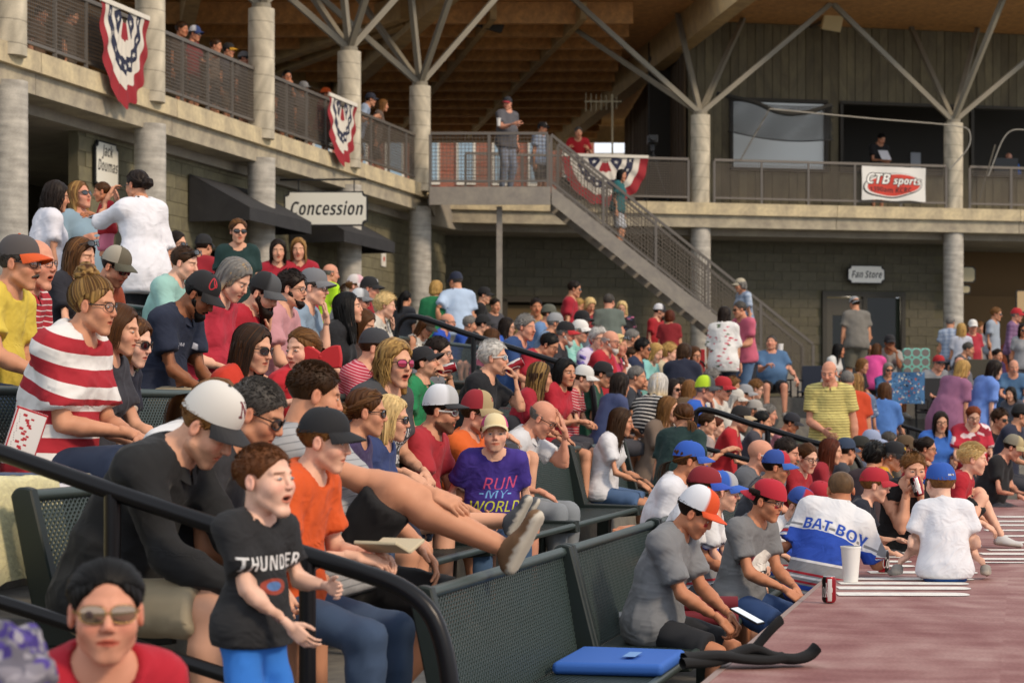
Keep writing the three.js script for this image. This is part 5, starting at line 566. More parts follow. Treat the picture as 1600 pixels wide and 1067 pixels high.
Object.assign(clothTex, {
  redwhite: (x, W, H) => { x.fillStyle = '#d8d5d2'; x.fillRect(0, 0, W, H); x.fillStyle = '#9f1f2b'; for (let i = 0; i < 8; i++) { x.beginPath(); const y = i * 66 + 20; x.rect(0, y, W, 30 + (i % 3) * 3); x.fill(); } },
  redstripe: stripes('#a0212e', '#cfc5c2', 30, .22), greystripe: stripes('#9b9c9e', '#6f7174', 30, .14), yellowstripe: stripes('#c6bb72', '#7a6c44', 30, .26), redfine: stripes('#a3263a', '#c98f98', 48, .4), bwstripe: stripes('#1b1b20', '#cfcac2', 24, .4), whitestripe: stripes('#cfd2d6', '#3a4152', 22, .3),
  navyfloral: (x, W, H) => { stripes('#d8d4cc', '#1d2030', 22, .35)(x, W, H); x.fillStyle = '#191b2c'; x.fillRect(60, 0, 140, H); blobs2(x, 60, 140, H, ['#c9b9a8', '#a86a6a', '#5a6a4a'], 40); },
  purplefloral: blobs('#c7bfd6', ['#4a3a8c', '#7d6fb8', '#e2deea', '#35306a'], 420, 5, 15), blackfloral: blobs('#17151b', ['#a85a7c', '#c98aa0', '#3f4a66'], 130, 4, 12), whitefloral: blobs('#d9d8d6', ['#b83a4c', '#c65a6a', '#47593f', '#b83a4c'], 150, 3, 10), denimfloral: blobs('#5a6c88', ['#8a9ab0', '#33425c', '#a9b4c4'], 420, 3, 9), zebra: blobs('#b9b5ac', ['#37352f', '#d6d2c8'], 300, 5, 12), tiedye: blobs('#b82a3e', ['#d9c2c6', '#e4d6d8', '#8f1e30'], 130, 10, 26), bluechar: blobs('#3a648f', ['#c4c0b4', '#1f2a40', '#a0503c', '#6c94b8'], 130, 6, 17),
  plaidblue: plaid('#8f9fb6', '#5c6c88', '#b4becb'), plaidpurple: plaid('#77587a', '#5a4060', '#94789a'), plaidgrey: plaid('#4a4a50', '#2c2c32', '#77777c'), teal: plaid('#7fb4ab', '#9cc8c0', '#6aa298'),
  tealline: (x, W, H) => { x.fillStyle = '#17403f'; x.fillRect(0, 0, W, H); },
  thunder: (x, W, H) => { x.fillStyle = '#1f2023'; x.fillRect(0, 0, W, H); x.save(); x.translate(W * .25, H * .43); x.scale(.5, 1); text(x, 'THUNDER', 0, 0, 60, '#cfcfcf', '#0c0c0e'); x.restore(); x.fillStyle = '#8a3a2c'; x.beginPath(); x.ellipse(W * .25, H * .57, 26, 26, 0, 0, 7); x.fill(); x.fillStyle = '#4a6a9a'; x.beginPath(); x.ellipse(W * .25, H * .57, 15, 14, 0, 0, 7); x.fill(); },
  runworld: (x, W, H) => { x.fillStyle = '#3a2a80'; x.fillRect(0, 0, W, H); x.save(); x.translate(W * .25, 0); x.scale(.52, 1); text(x, 'RUN', 18, H * .40, 76, '#d8507c', null, 'italic'); text(x, '-MY-', 0, H * .53, 70, '#6fa8d8', null, 'italic'); text(x, 'WORLD', 0, H * .65, 66, '#cfd23a', null, 'italic'); x.restore(); },
  batboy: (x, W, H) => { jersey(x, W, H); x.save(); x.translate(W * .75, H * .4); x.scale(.5, 1); text(x, 'BAT BOY', 0, 0, 66, '#2348a8', '#c8c8cc', 'bold', 9); x.restore(); }, jersey: (x, W, H) => jersey(x, W, H),
  shoutee: (x, W, H) => { x.fillStyle = '#3c3d40'; x.fillRect(0, 0, W, H); x.save(); x.translate(W * .25, 0); x.scale(.5, 1); ['YOU', 'DON\'T', 'PANTYWAIST', '& WEARS THE'].forEach((s, i) => text(x, s, 30, H * (.4 + i * .075), 40, '#cfcfcf')); x.restore(); },
  orangeprint: (x, W, H) => { x.fillStyle = '#c95a1e'; x.fillRect(0, 0, W, H); x.strokeStyle = '#2a1a14'; x.lineWidth = 7; for (let i = 0; i < 3; i++) { x.beginPath(); x.ellipse(W * .25 + 10, H * (.36 + i * .09), 24, 16, .4, 0, 5); x.stroke(); } },
  greyprint: (x, W, H) => { x.fillStyle = '#6f7072'; x.fillRect(0, 0, W, H); x.fillStyle = '#6a1f30'; x.fillRect(W * .15, H * .4, 34, 70); x.fillStyle = '#d8d4cc'; x.beginPath(); x.ellipse(W * .27, H * .5, 34, 66, 0, 0, 7); x.fill(); x.strokeStyle = '#2a2a2e'; x.lineWidth = 4; for (let i = 0; i < 4; i++) { x.beginPath(); x.ellipse(W * .27, H * .64, 14 + i * 7, 22, 0, 0, 7); x.stroke(); } },
  navypolo: (x, W, H) => { x.fillStyle = '#1c2438'; x.fillRect(0, 0, W, H); text(x, 'TEAM', W * .2, H * .36, 16, '#b9bcc6'); x.fillStyle = '#b9bcc6'; x.fillRect(W * .3, H * .34, 8, 22); },
});
function blobs2(x, x0, w, H, cs, n) { for (let i = 0; i < n; i++) { x.fillStyle = cs[i % cs.length]; x.beginPath(); x.arc(x0 + rs(i) * w, rs(i + .3) * H, 4 + rs(i + .6) * 9, 0, 7); x.fill(); } }
function jersey(x, W, H) { bands('#7d7f84', [['#d4d5d8', .56, .44], ['#2348a8', .36, .2], ['#d4d5d8', .34, .02], ['#d4d5d8', .55, .02], ['#7d7f84', .575, .02], ['#9c1d2c', .24, .018], ['#d4d5d8', .21, .018], ['#9c1d2c', .17, .018], ['#2348a8', .12, .035], ['#d4d5d8', .09, .02], ['#9c1d2c', .075, .012], ['#2348a8', 0, .07]])(x, W, H); for (const o of [0, W / 2]) { x.fillStyle = '#7d7f84'; x.fillRect(o, H * .2, W * .07, H * .3); x.fillRect(o + W * .43, H * .2, W * .07, H * .3); bandsAt(x, o, W, H); } }
function bandsAt(x, o, W, H) { for (const dx of [0, .43]) [['#d4d5d8', .44, .02], ['#9c1d2c', .47, .025], ['#d4d5d8', .505, .02], ['#2348a8', .535, .06]].forEach(([c, y, h]) => { x.fillStyle = c; x.fillRect(o + dx * W, H * y, W * .07, H * h); }); }
// ---------- placing people: distance of each head, read from its size ----------
const HINT = {'288,412': 14.5, '264,424': 16.5, '568,508': 15.5, '578,452': 20.5, '556,446': 22, '563,470': 20, '603,478': 19.5, '686,552': 15, '664,568': 13.2, '586,545': 13.2, '845,590': 15.5, '884,582': 15.8, '700,504': 24, '666,512': 21, '735,508': 25, '755,508': 24.5, '770,530': 21.5, '793,512': 24, '822,512': 20, '858,540': 20, '838,480': 28, '858,492': 27, '868,506': 25, '884,522': 22, '907,518': 23.5, '910,502': 25, '936,530': 22, '955,534': 21.5, '968,540': 22, '989,530': 26, '987,556': 24, '1005,545': 24, '1025,552': 25, '1047,552': 26, '1070,552': 25, '1086,556': 27, '912,592': 18.5, '942,586': 19, '970,602': 18.5, '996,590': 21, '975,584': 22.5, '1030,604': 19, '1053,608': 22, '1065,606': 22.5, '1078,610': 22, '1103,610': 21, '1130,608': 22, '1114,592': 26, '1146,606': 25, '1150,625': 23.5, '1165,618': 25, '1182,608': 26, '972,660': 15.8, '1068,652': 16, '1046,640': 18.5, '1106,662': 20, '1120,668': 20.5, '1158,655': 19, '1192,660': 21, '1180,642': 23.5, '1202,648': 23.5, '1237,662': 22.5, '1190,712': 14.6, '1230,708': 15.6, '1262,716': 15.8, '1300,706': 17.5, '822,632': 15.5, '690,643': 11.2, '746,648': 12, '773,678': 11.2, '848,655': 13.3, '772,560': 13.2, '545,482': 15, '618,568': 10.8, '1296,583': 21.5, '1324,596': 24, '1340,600': 24.5, '1383,614': 25, '1506,578': 26.5, '1556,578': 26.5, '1471,660': 24, '1522,651': 24, '1564,656': 24.5, '1597,650': 23, '1323,706': 18, '1346,702': 19, '1363,692': 20.5, '1391,692': 22, '1416,700': 20, '1368,716': 16.5, '1398,714': 16.5, '1449,702': 19, '1584,700': 19, '1078,730': 11.4, '1102,772': 10.6, '1130,778': 10.9, '1088,812': 9.0, '1198,792': 10.2, '1251,800': 12.2, '1214,740': 12.8, '1282,790': 12.6, '1314,775': 11.1, '1368,768': 12.6, '1428,742': 12.8, '1470,770': 10.85, '1522,718': 13.3, '165,957': 4.3, '325,668': 6.6, '415,750': 5.65, '402,648': 7.0, '338,640': 8.2, '508,690': 6.75, '492,618': 7.6, '573,645': 9.6, '611,655': 10.2, '472,548': 9.9, '396,548': 9.3, '146,478': 8.5, '186,516': 9.1, '208,535': 9.6, '30,412': 9.2, '56,412': 10.0, '126,402': 11.8, '180,418': 12.2, '312,462': 11.0, '366,438': 12, '412,460': 12.8, '456,452': 13.6, '490,450': 14.2, '276,382': 17.5, '88,308': 16, '124,306': 16.6, '213,290': 15.4, '158,300': 15.6, '318,386': 21, '372,362': 18.2, '434,392': 20.5, '466,390': 20.6, '517,428': 23.5, '634,468': 27.5, '682,452': 27, '712,440': 27, '757,462': 31, '774,478': 33, '898,452': 29.5, '904,478': 30.5, '922,477': 30.5, '952,472': 30, '972,482': 31.5, '1031,487': 32, '1047,496': 31.5, '1133,492': 29, '1156,484': 30};

const rowDR = (x, k) => (-27.25 - .85 * k) / (.208 * (x - HX) / F - .978);
const defS = (P) => P.S ?? (P.type === 'k' ? .74 : P.type === 'f' ? .94 : 1);
const sitHead = (P) => skeleton({ b: 76, ...P }, defS(P)).head.y;
function L(x, y, k, l, P) { P = { ...P, x, y, l }; P.D = HINT[x + ',' + y] ?? P.D ?? (rowS[k] + .35) / (cn * (x - HX) / F - sn); const s = cn * (x - HX) / F * P.D - sn * P.D; P.floor ??= k ? rowF[k] : floorAt(s - .1); if (P.st === undefined) P.g = 'spectators on the mesh benches'; return person(P); }
function S(x, y, l, P) { P = { ...P, x, y, l, st: 'stand', b: P.b ?? 76 }; P.floor ??= CONC; P.g ??= 'people standing on the concourse'; P.D = HINT[x + ',' + y] ?? P.D; if (!P.D) { const h = skeleton(P, defS(P)).head.y; P.D = (P.floor + h - CY) * F / (HY - y); } return person(P); }
function Rr(x, y, l, P) { P = { b: 12, ...P, x, y, l }; let best = 9, k = 0; for (let q = 0; q <= 5; q++) { const D = rowDR(x, q), e = Math.abs(CY + (HY - y) / F * D - .33 * q - sitHead(P)); if (e < best) { best = e; k = q; } } P.D ??= rowDR(x, k); P.floor = .33 * k; P.g = 'spectators in the far right section'; const o = person(P); return o; }
const f = 'f', m = 'm', K = 'k', hc = (a, b) => ({ hair: a, hc: b }), cp = (a, c, b, o) => ({ a, c: c ?? a, b: b ?? a, front: b && b !== a ? 1 : 0, ...o }), hats = {};
const navy = '#1b2338', red = '#97182a', dkred = '#7c1826', white = '#cfd0d2', black = '#131316', grey = '#6e7073', khaki = '#9c8f76', denim = '#33455f', royal = '#2452a8', blue = '#3f6fb8', orange = '#c8501c', teal = '#6fb0a6';

// --- near figures
const nearWoman = L(165, 957, 1, 'person in mirrored aviator glasses and red top, blurred at the lower left', { D: 4.05, type: f, b: 25, h: 14, p: 0, ...hc('bun', 'black'), bunY: .02, bunZ: -.12, gl: 'aviator', sh: '#a5172a', sl: .5, sk: 5, fat: 1.4, fw: 1.1, hr: [.1, .02, .3], hl: [.06, .24, .34], pose: 'grip', pa: '#222226', low: .05, nr: .085 });
const nCap = L(325, 668, 2, 'person in black jacket and pale cap with letter N, bending forward', { D: 6.15, b: 72, h: 72, p: 34, ln: 26, ...hc('short', 'light'), cap: cp('#c9c6c0', '#232326', null, { text: 'N', ts: 66, tc: '#6d1626', to: '#2a1014', tall: 1, off: 0 }), sh: '#17181a', sl: 1.93, pa: khaki, sk: 0, hl: [.02, .06, .56], hr: [.1, .05, .52], fat: 1.12, pcut: .92, shoe: '#55504a', polo: '#17181a', pn: [[-.6, -.2, .6], [.6, -.6, .2]], stub: .25 });
const thunderBoy = L(415, 750, 2, 'small boy in black Thunder shirt and blue shorts, standing with open mouth', { D: 5.75, st: 'stand', type: K, S: .58, hs: .82, b: 52, h: 62, p: -4, ...hc('short', 'bred'), sh: 'thunder', pa: '#2b6fc4', sk: 6, mouth: .7, hl: [.22, .2, .28], hr: [.04, .04, .28], fat: .96, g: undefined, pcut: 1.0, iris: '#4a6a7a' });
L(402, 648, 2, 'grey haired person in black sunglasses and charcoal polo behind the pale cap', { D: 6.9, b: 76, h: 80, p: 24, ln: 18, ...hc('short', 'salt'), gl: 'sun', sh: '#2c2e33', polo: 1, sk: 1, pa: khaki, fat: 1.1, off: -.1 });
L(338, 640, 2, 'person in white tee half hidden between two dark jackets', { D: 7.4, y: 700, type: f, b: 70, h: 80, p: 20, ln: 24, ...hc('pony', 'light'), sh: white, sk: 0, pa: denim, seat: .36 });
const orangeBoy = L(508, 690, 2, 'boy in orange tee and black cap reading a small book', { D: 6.75, type: K, S: .8, b: 70, h: 78, p: 8, ...hc('short', 'light'), cap: cp('#15161a', '#15161a', null, { draw: (x, W) => { x.strokeStyle = '#9a9a96'; x.lineWidth = 5; for (let i = 0; i < 7; i++) { x.beginPath(); x.moveTo(W * .5 + i * 9, 40 + i * 8); x.lineTo(W * .56 + i * 7, 30 + i * 14); x.stroke(); } x.fillStyle = '#c9c05a'; x.fillRect(W * .58, 62, 16, 14); } }), sh: orange, sk: 2, ha: 'book', pa: denim, long: 1, hs: .84, ln: 10 });
const bigMan = L(492, 618, 2, 'big person in grey striped polo with one foot up on the bench in front', { D: 7.35, b: 72, h: 104, p: 12, ln: -15, ...hc('short', 'brown'), sh: 'greystripe', polo: '#9b9c9e', pa: '#151517', sk: 1, fat: 1.5, hl: 'lap', hr: [.1, .3, .42], stub: .5, fr: [.02, .66, .62, 1, 1], fl: [.05, .09, .16], shoe: '#6b5138', pcut: .9, off: -.05 });
L(573, 645, 0, 'person with brown ponytail and tortoise sunglasses in the second row', { D: 8.5, type: f, b: 76, h: 92, p: 4, ...hc('bun', 'chest'), hc2: 'light', bunY: .0, bunZ: -.11, gl: 'sun', sh: '#3a2e52', sk: 1, ha: 'lap', pa: denim });
L(611, 655, 0, 'blond person in sunglasses smiling beside the brown ponytail', { D: 9.0, type: f, b: 76, h: 84, p: 4, ...hc('bob', 'pale'), hc2: 'blond', gl: 'sun', sh: '#2c3a66', sk: 0, ha: 'lap', pa: '#2b3144', fl: [.07, .6, .84, 1, 1], fr: [.0, .62, .86, 1, 1], shoe: '#4c5055' });
L(618, 568, 0, 'blond person in pink mirrored sunglasses shouting, grey lettered shirt', { type: f, b: 58, h: 48, p: 2, ...hc('wavy', 'blond'), hc2: 'chest', streak: 1, gl: 'mirror', sh: 'shoutee', sk: 0, mouth: 1, ha: 'lap', pa: denim, D: 9.7 });
L(472, 548, 3, 'girl in red shirt with a large red hair bow', { type: f, S: .9, b: 60, h: -42, p: 2, ...hc('pony', 'light'), hc2: 'chest', sh: '#b3202c', sk: 2, hr: [.25, .34, .2], hl: 'lap', pose: 'flat', pa: navy, D: 8.7, tieY: .02 });
L(396, 548, 3, 'person with long streaked brown hair, sunglasses and orange red top', { type: f, b: 76, h: 66, p: 10, ...hc('long', 'dark'), hc2: 'chest', streak: 1, gl: 'sun', sh: '#b8321f', sk: 0, ha: 'lap', D: 8.1 });
const stripeWoman = L(146, 478, 3, 'person in bold red and white striped top with a messy bun', { type: f, b: 72, h: 78, p: 6, ...hc('bun', 'chest'), hc2: 'blond', streak: 1, gl: 'clear', sh: 'redwhite', sk: 1, hr: [-.02, .14, .32], hl: [.04, .12, .36], pa: '#1d2940', fat: 1.08, D: 6.85, bunY: .135, bunZ: -.05, sl: .72, loose: .018 });
L(186, 516, 3, 'person seen in profile between the bun and the brown bob', { type: f, b: 76, h: 82, p: 8, ...hc('long', 'chest'), len: .12, sh: '#33343c', sk: 0, D: 7.5 });
L(208, 535, 3, 'person with brown bob, sunglasses and navy floral striped top', { type: f, b: 76, h: 74, p: 12, ...hc('bob', 'chest'), hc2: 'light', len: .17, gl: 'sun', sh: 'navyfloral', sk: 6, fat: 1.1, D: 7.95, ha: 'lap', pa: '#b0aba0' });
L(30, 412, 0, 'person in yellow tee and grey cap with orange brim at the left edge', { D: 8.0, b: 74, h: 78, p: 4, ...hc('short', 'salt'), must: 'salt', gl: 'clear', cap: cp('#4a4544', orange, null, { text: 'o', tc: '#b8501c', ts: 50, off: .25 }), sh: '#cdb648', sk: 1, fat: 1.15, hl: 'lap', hr: 'knee', pa: denim, long: 1 });
L(56, 412, 0, 'person in red and white pinstriped polo talking, holding a can', { D: 8.9, b: 76, h: 74, p: 2, ...hc('bald', 'grey'), gl: 'clear', sh: 'redstripe', polo: '#a0212e', sk: 5, fat: 1.3, mouth: .7, hl: 'lap', hr: 'lap', pa: '#3a3f4c' });
L(126, 402, 0, 'person with dark brown hair and sunglasses pushed up on the head', { type: f, b: 74, h: 66, p: 8, ...hc('long', 'chest'), hc2: 'light', len: .2, gl: 'sun', glUp: 1, sh: '#22222a', sk: 0, D: 10.1 });
L(180, 418, 0, 'person in olive and tan trucker cap with patch, sunglasses, rust shirt', { b: 70, h: 66, p: 24, ...hc('short', 'dark'), cap: cp('#5c5647', '#4c4a3c', '#9a9384', { front: 1, text: '▪', tc: '#c9c4b4' }), gl: 'sun', stub: .5, sh: '#8a3d22', sl: .9, sk: 1, D: 10.6 });
const navyMan = L(312, 462, 0, 'person in navy polo and black cap with red emblem, looking at a phone', { b: 70, h: 74, p: 36, ln: 20, ...hc('short', 'black'), beard: .15, cap: cp('#151518', '#151518', null, { draw: (x, W) => { x.strokeStyle = '#a8202c'; x.lineWidth = 7; x.beginPath(); x.ellipse(W * .38, 66, 18, 34, .2, 0, 7); x.stroke(); x.beginPath(); x.ellipse(W * .41, 60, 10, 22, -.3, 0, 7); x.stroke(); } }), sh: 'navypolo', polo: '#1c2438', sk: 4, ha: 'phone', pose: 'grip', pa: khaki, fat: 1.1, D: 9.6 });
L(366, 438, 0, 'person with short grey blond hair and red shirt looking down', { type: f, b: 74, h: 70, p: 30, ln: 18, ...hc('bob', 'grey'), hc2: 'blond', len: .07, sh: '#a82438', sk: 2, ha: 'lap', fat: 1.3, D: 10.4 });
L(412, 460, 0, 'bearded person in red polo and two tone cap, hand against the face', { b: 74, h: 66, p: 26, ln: 16, ...hc('short', 'dark'), beard: 1, cap: cp('#47494c', '#47494c', '#17181a', { front: 1 }), sh: '#a01628', polo: 1, sk: 0, fat: 1.3, hl: 'chin', pl: 'grip', hr: 'lap', D: 11.1, pa: khaki });
L(456, 452, 0, 'bearded person in black rimmed glasses and pale pink tee', { b: 76, h: 76, p: 6, ...hc('crop', 'dark'), beard: .12, gl: 'clear', sh: '#b9868c', sk: 0, D: 11.8, fat: 1.1 });
L(490, 450, 0, 'person in grey cap and glasses with a hand raised to the cheek', { b: 76, h: 78, p: 4, ...hc('short', 'salt'), gl: 'clear', cap: cp('#6a6c70'), sh: '#7f94a8', sk: 2, hl: 'chin', pl: 'relax', D: 12.4 });
// standing at the top of the left stand
const cc = { g: 'people standing on the concourse' };
S(88, 308, 'person with dark curly hair and white tee, seen from behind at left', { type: f, b: 120, h: 110, ...hc('wavy', 'dark'), len: .2, sh: '#d2d2da', sk: 1, pa: navy, ln: 6 });
S(124, 306, 'person in sunglasses and grey blue tee leaning back among the standing group', { type: f, b: 60, h: 62, p: -14, ln: -4, ...hc('long', 'light'), hc2: 'blond', len: .14, gl: 'sun', sh: '#7d95a4', sk: 5, hl: 'up', hr: [.2, .3, .2], D: 15.6, fat: 1.15 });
const whiteTee = S(213, 290, 'person in long white tee with a loose dark bun, back turned', { type: f, b: 215, h: 235, p: 6, ...hc('bun', 'dark'), bunY: .0, bunZ: -.12, sh: '#dcdce2', sl: .98, sk: 1, pa: '#15151a', hem: .16, hl: 'up', hr: 'side', D: 15.2, gl: 'clear', loose: .014, fat: .92, hemx: .03 });
S(158, 300, 'small child in red hood held up between the standing adults', { type: K, S: .42, hs: .62, floor: 2.55, b: -60, h: -80, ...hc('none'), hair: 'short', hc: 'chest', sh: '#9c1420', sk: 3, D: 15.0, pa: '#c06a80', ha: 'rail', cap: undefined, fixS: 1 });
S(276, 382, 'person with dark hair and sunglasses behind the white tee', { type: f, b: 74, h: 70, p: 2, ...hc('bun', 'dark'), bunY: .06, bunZ: -.1, gl: 'sun', sh: '#2c3a3a', sk: 0 });
L(288, 412, 0, 'person with cropped hair, sunglasses on head and mint shirt', { b: 76, h: 74, p: 12, ...hc('short', 'brown'), gl: 'sun', glUp: 1, sh: '#8fb8b0', sk: 2 });
L(264, 424, 0, 'person in sunglasses half hidden behind the white tee hem', { type: f, b: 76, h: 72, p: 10, ...hc('bob', 'light'), gl: 'sun', sh: '#4a5560', sk: 5 });
S(318, 386, 'person in black cap and red tee with back turned under the awning', { b: 160, h: 150, ...hc('short', 'dark'), cap: cp(black), sh: '#8f1a26', sk: 1, D: 19.5, S: 1 });
S(372, 362, 'person in black sunglasses and dark green tee standing by the awning', { type: f, b: 14, h: 20, p: 2, ...hc('bun', 'chest'), bunY: .05, bunZ: -.1, hc2: 'light', gl: 'sun', sh: '#12302f', sk: 0, fat: 1.15, D: 17.5 });
S(434, 392, 'person with straight dark hair and red shirt frowning at the camera', { type: f, b: 10, h: 12, ...hc('long', 'dark'), sh: red, sk: 0, D: 19.3 });
S(466, 390, 'person with long light hair and red shirt beside the dark haired one', { type: f, b: 0, h: 4, ...hc('long', 'light'), hc2: 'blond', sh: red, sk: 0, D: 19.5 });
S(517, 428, 'person in neon yellow tee with grey balding head', { b: 130, h: 110, ...hc('bald', 'grey'), sh: '#a6d51c', sk: 5, fat: 1.15, D: 22 });
S(634, 468, 'person in dark grey tee with hand on dark ponytail', { type: f, b: 150, h: 150, ...hc('pony', 'black'), sh: '#34353a', sk: 1, hl: 'head', D: 26 });
S(682, 452, 'person with short blond hair and green tee, back turned', { type: f, b: 170, h: 150, p: 6, ...hc('bob', 'blond'), len: .06, sh: '#1f7046', sk: 1, D: 25.5, fat: 1.1 });
S(712, 440, 'person in pale blue polo and navy cap, back turned', { b: 195, h: 220, ...hc('short', 'salt'), cap: cp(navy), sh: '#a9bdd6', sk: 1, D: 25, fat: 1.15, hl: 'hip', pa: '#9a958a', long: 1 });
S(757, 462, 'person in black head covering behind the pale blue polo', { b: 90, h: 80, ...hc('short', 'black'), cap: cp(black), sh: black, sk: 0, D: 31 });
S(774, 478, 'dark haired person barely visible under the tan door', { type: f, b: 40, h: 40, ...hc('bun', 'dark'), bunY: .04, sh: '#3a3a40', sk: 1, D: 33, S: .9 });
S(898, 452, 'person in sunglasses and red tee standing by the stairs', { b: 80, h: 84, ...hc('short', 'dark'), gl: 'sun', sh: red, sk: 1, D: 29 });
S(904, 478, 'blond person with bare shoulders looking down beside the red tee', { type: f, b: 70, h: 68, p: 22, ...hc('bun', 'blond'), bunY: .05, bunZ: -.1, sh: '#a88a6a', sl: 0, sk: 1, D: 28 });
S(922, 477, 'blond person with bobbed hair looking down at a phone', { type: f, b: 30, h: 26, p: 28, ...hc('bob', 'pale'), len: .09, sh: '#8a2a34', sk: 1, D: 29, ha: 'phone' });
S(952, 472, 'heavy person in grey green tee, back turned under the stairs', { b: 190, h: 150, ...hc('short', 'salt'), sh: '#5c6660', sk: 5, fat: 1.3, D: 29 });
S(972, 482, 'blond person in glasses and black floral blouse', { type: f, b: -14, h: -10, ...hc('bob', 'pale'), len: .14, gl: 'clear', sh: 'blackfloral', sk: 0, D: 29.5 });
S(1031, 487, 'bearded person in red tee and white fronted cap', { b: 60, h: 84, p: 10, ...hc('short', 'dark'), beard: .3, cap: cp('#1c1c22', '#1c1c22', '#cfd0d4', { front: 1 }), sh: '#9a1a24', sk: 0, D: 30, hl: 'belly', fat: 1.1 });
S(1047, 496, 'auburn haired person in dark red tee, back turned', { type: f, b: 170, h: 165, ...hc('bob', 'auburn'), len: .05, sh: '#7d1a22', sk: 1, D: 28.5, fat: 1.15 });
S(1133, 492, 'person in white floral blouse and navy trousers, back turned', { type: f, b: 165, h: 150, ...hc('bob', 'dark'), len: .11, sh: 'whitefloral', sl: .9, sk: 1, D: 27.5, fat: 1.3, pa: '#1a1e2c', long: 1, floor: 1.2, hem: .14 });
S(1156, 484, 'grey haired person in pink polo facing the floral blouse', { b: -60, h: -75, ...hc('short', 'salt'), gl: 'sun', sh: '#b85a70', polo: 1, sk: 1, D: 28.5, pa: '#4a6484', long: 1, hl: 'belly', floor: 1.25, fat: 1.1 });
S(1157, 446, 'person in bucket hat and plaid shirt behind the stair railing', { type: f, b: -70, h: -80, ...hc('bob', 'grey'), len: .05, cap: cp('#a8a08c'), sh: 'plaidblue', sk: 1, D: 37, pa: '#55606c', floor: 1.9 });
S(1336, 475, 'person in grey tee and grey cap facing the store window', { b: 190, h: 200, ...hc('short', 'brown'), cap: cp('#8f9194', null, null, { back: 1 }), sh: '#6f6c66', sk: 1, D: 36.5, fat: 1.2, pa: '#5f5d52' });
// row five and top row
L(545, 482, 0, 'dark haired person in black tee looking up in profile', { type: f, b: 76, h: 88, p: -10, ...hc('long', 'black'), sh: '#17181c', sk: 0, ha: 'lap', D: 13.4 });
L(568, 508, 0, 'person with long brown hair looking down behind the black tee', { type: f, b: 76, h: 70, p: 20, ...hc('long', 'chest'), sh: '#40302c', sk: 0 });
L(578, 452, 0, 'person in black cap with white logo and red collar', { b: 76, h: 78, ...hc('short', 'salt'), cap: cp(black, null, null, { text: 'N', tc: '#c9c9c9', ts: 44 }), sh: red, sk: 5 });
L(556, 446, 0, 'person in pink and white cap far up behind the black cap', { type: f, b: 76, h: 76, ...hc('pony', 'light'), cap: cp('#c9a0a8', '#cfc8c4', '#cfc8c4', { front: 1 }), sh: '#8c8c90', sk: 2 });
L(563, 470, 0, 'person in grey and white mesh cap with dark glasses', { b: 76, h: 76, p: 8, ...hc('short', 'grey'), gl: 'sun', cap: cp('#6d7074', '#6d7074', '#c4c6c8', { front: 1 }), sh: '#7c2228', sk: 5 });
L(603, 478, 0, 'older blond person in patterned top with phone at the chin', { type: f, b: 76, h: 84, p: 6, ...hc('curly', 'pale'), sh: 'zebra', sk: 2, hl: 'chin', pl: 'grip' });
L(700, 504, 0, 'bald person in glasses and royal blue shirt', { b: 76, h: 80, p: 4, ...hc('bald', 'grey'), gl: 'clear', sh: '#1f46a8', sk: 5, fat: 1.2, ha: 'lap' });
L(666, 512, 0, 'person in brown cap and patterned tank top looking down', { type: f, b: 60, h: 60, p: 30, ...hc('long', 'chest'), len: .12, cap: cp('#33291f'), sh: 'zebra', sl: 0, sk: 1, ha: 'lap' });
L(735, 508, 0, 'grey haired person in blue beside the black cap', { b: 76, h: 84, ...hc('short', 'grey'), sh: '#23479c', sk: 1 });
L(755, 508, 0, 'person in plain black cap in the middle of the row', { b: 80, h: 90, ...hc('short', 'dark'), cap: cp(black), sh: '#1e1e22', sk: 0 });
L(770, 530, 0, 'person with long straight brown hair seen from behind', { type: f, b: 100, h: 120, ...hc('long', 'chest'), len: .2, sh: '#a05a6c', sk: 0 });
L(793, 512, 0, 'dark haired person in glasses with blue top', { type: f, b: 76, h: 78, ...hc('long', 'dark'), gl: 'clear', sh: '#2450a8', sk: 0 });
L(822, 512, 0, 'silver haired person in navy polo', { b: 70, h: 60, p: 6, ...hc('crop', 'grey'), hc2: 'white', sh: '#24406e', polo: 1, sk: 5, fat: 1.25 });
L(858, 540, 0, 'person in glasses and red tee bending over', { b: 76, h: 70, p: 26, ln: 30, ...hc('short', 'black'), gl: 'clear', sh: '#a31a2c', sk: 1, fat: 1.15 });
L(838, 480, 0, 'person in pale yellow tee facing the camera far back', { b: 20, h: 10, ...hc('short', 'dark'), sh: '#b9a86a', sk: 3 });
L(858, 492, 0, 'person in camouflage cap far back', { b: 76, h: 80, ...hc('short', 'brown'), cap: cp('#54564c'), sh: '#5f7ea8', sk: 1 });
L(868, 506, 0, 'person in light grey cap before the camouflage cap', { b: 80, h: 90, ...hc('short', 'grey'), cap: cp('#8d8f92'), sh: '#7089a8', sk: 1 });
L(884, 522, 0, 'person in black cap with red brim and grey beard', { b: 76, h: 76, p: 10, ...hc('short', 'grey'), beard: .3, beardC: 'white', cap: cp(black, '#a81c24'), sh: '#2a2a30', sk: 5 });
L(907, 518, 0, 'person in white cap, sunglasses and mint shirt', { b: 72, h: 66, ...hc('short', 'white'), gl: 'sun', cap: cp('#d6d4cf'), sh: 'teal', polo: '#7fb4ab', sk: 5 });
L(910, 502, 0, 'person in black cap between the blond heads and the white cap', { b: 60, h: 58, ...hc('short', 'dark'), cap: cp(black), sh: '#55606c', sk: 1 });
L(936, 530, 0, 'older person with grey curls, glasses and purple floral blouse', { type: f, b: 50, h: 22, ...hc('curly', 'white'), gl: 'clear', sh: 'purplefloral', sk: 2, fat: 1.15 });
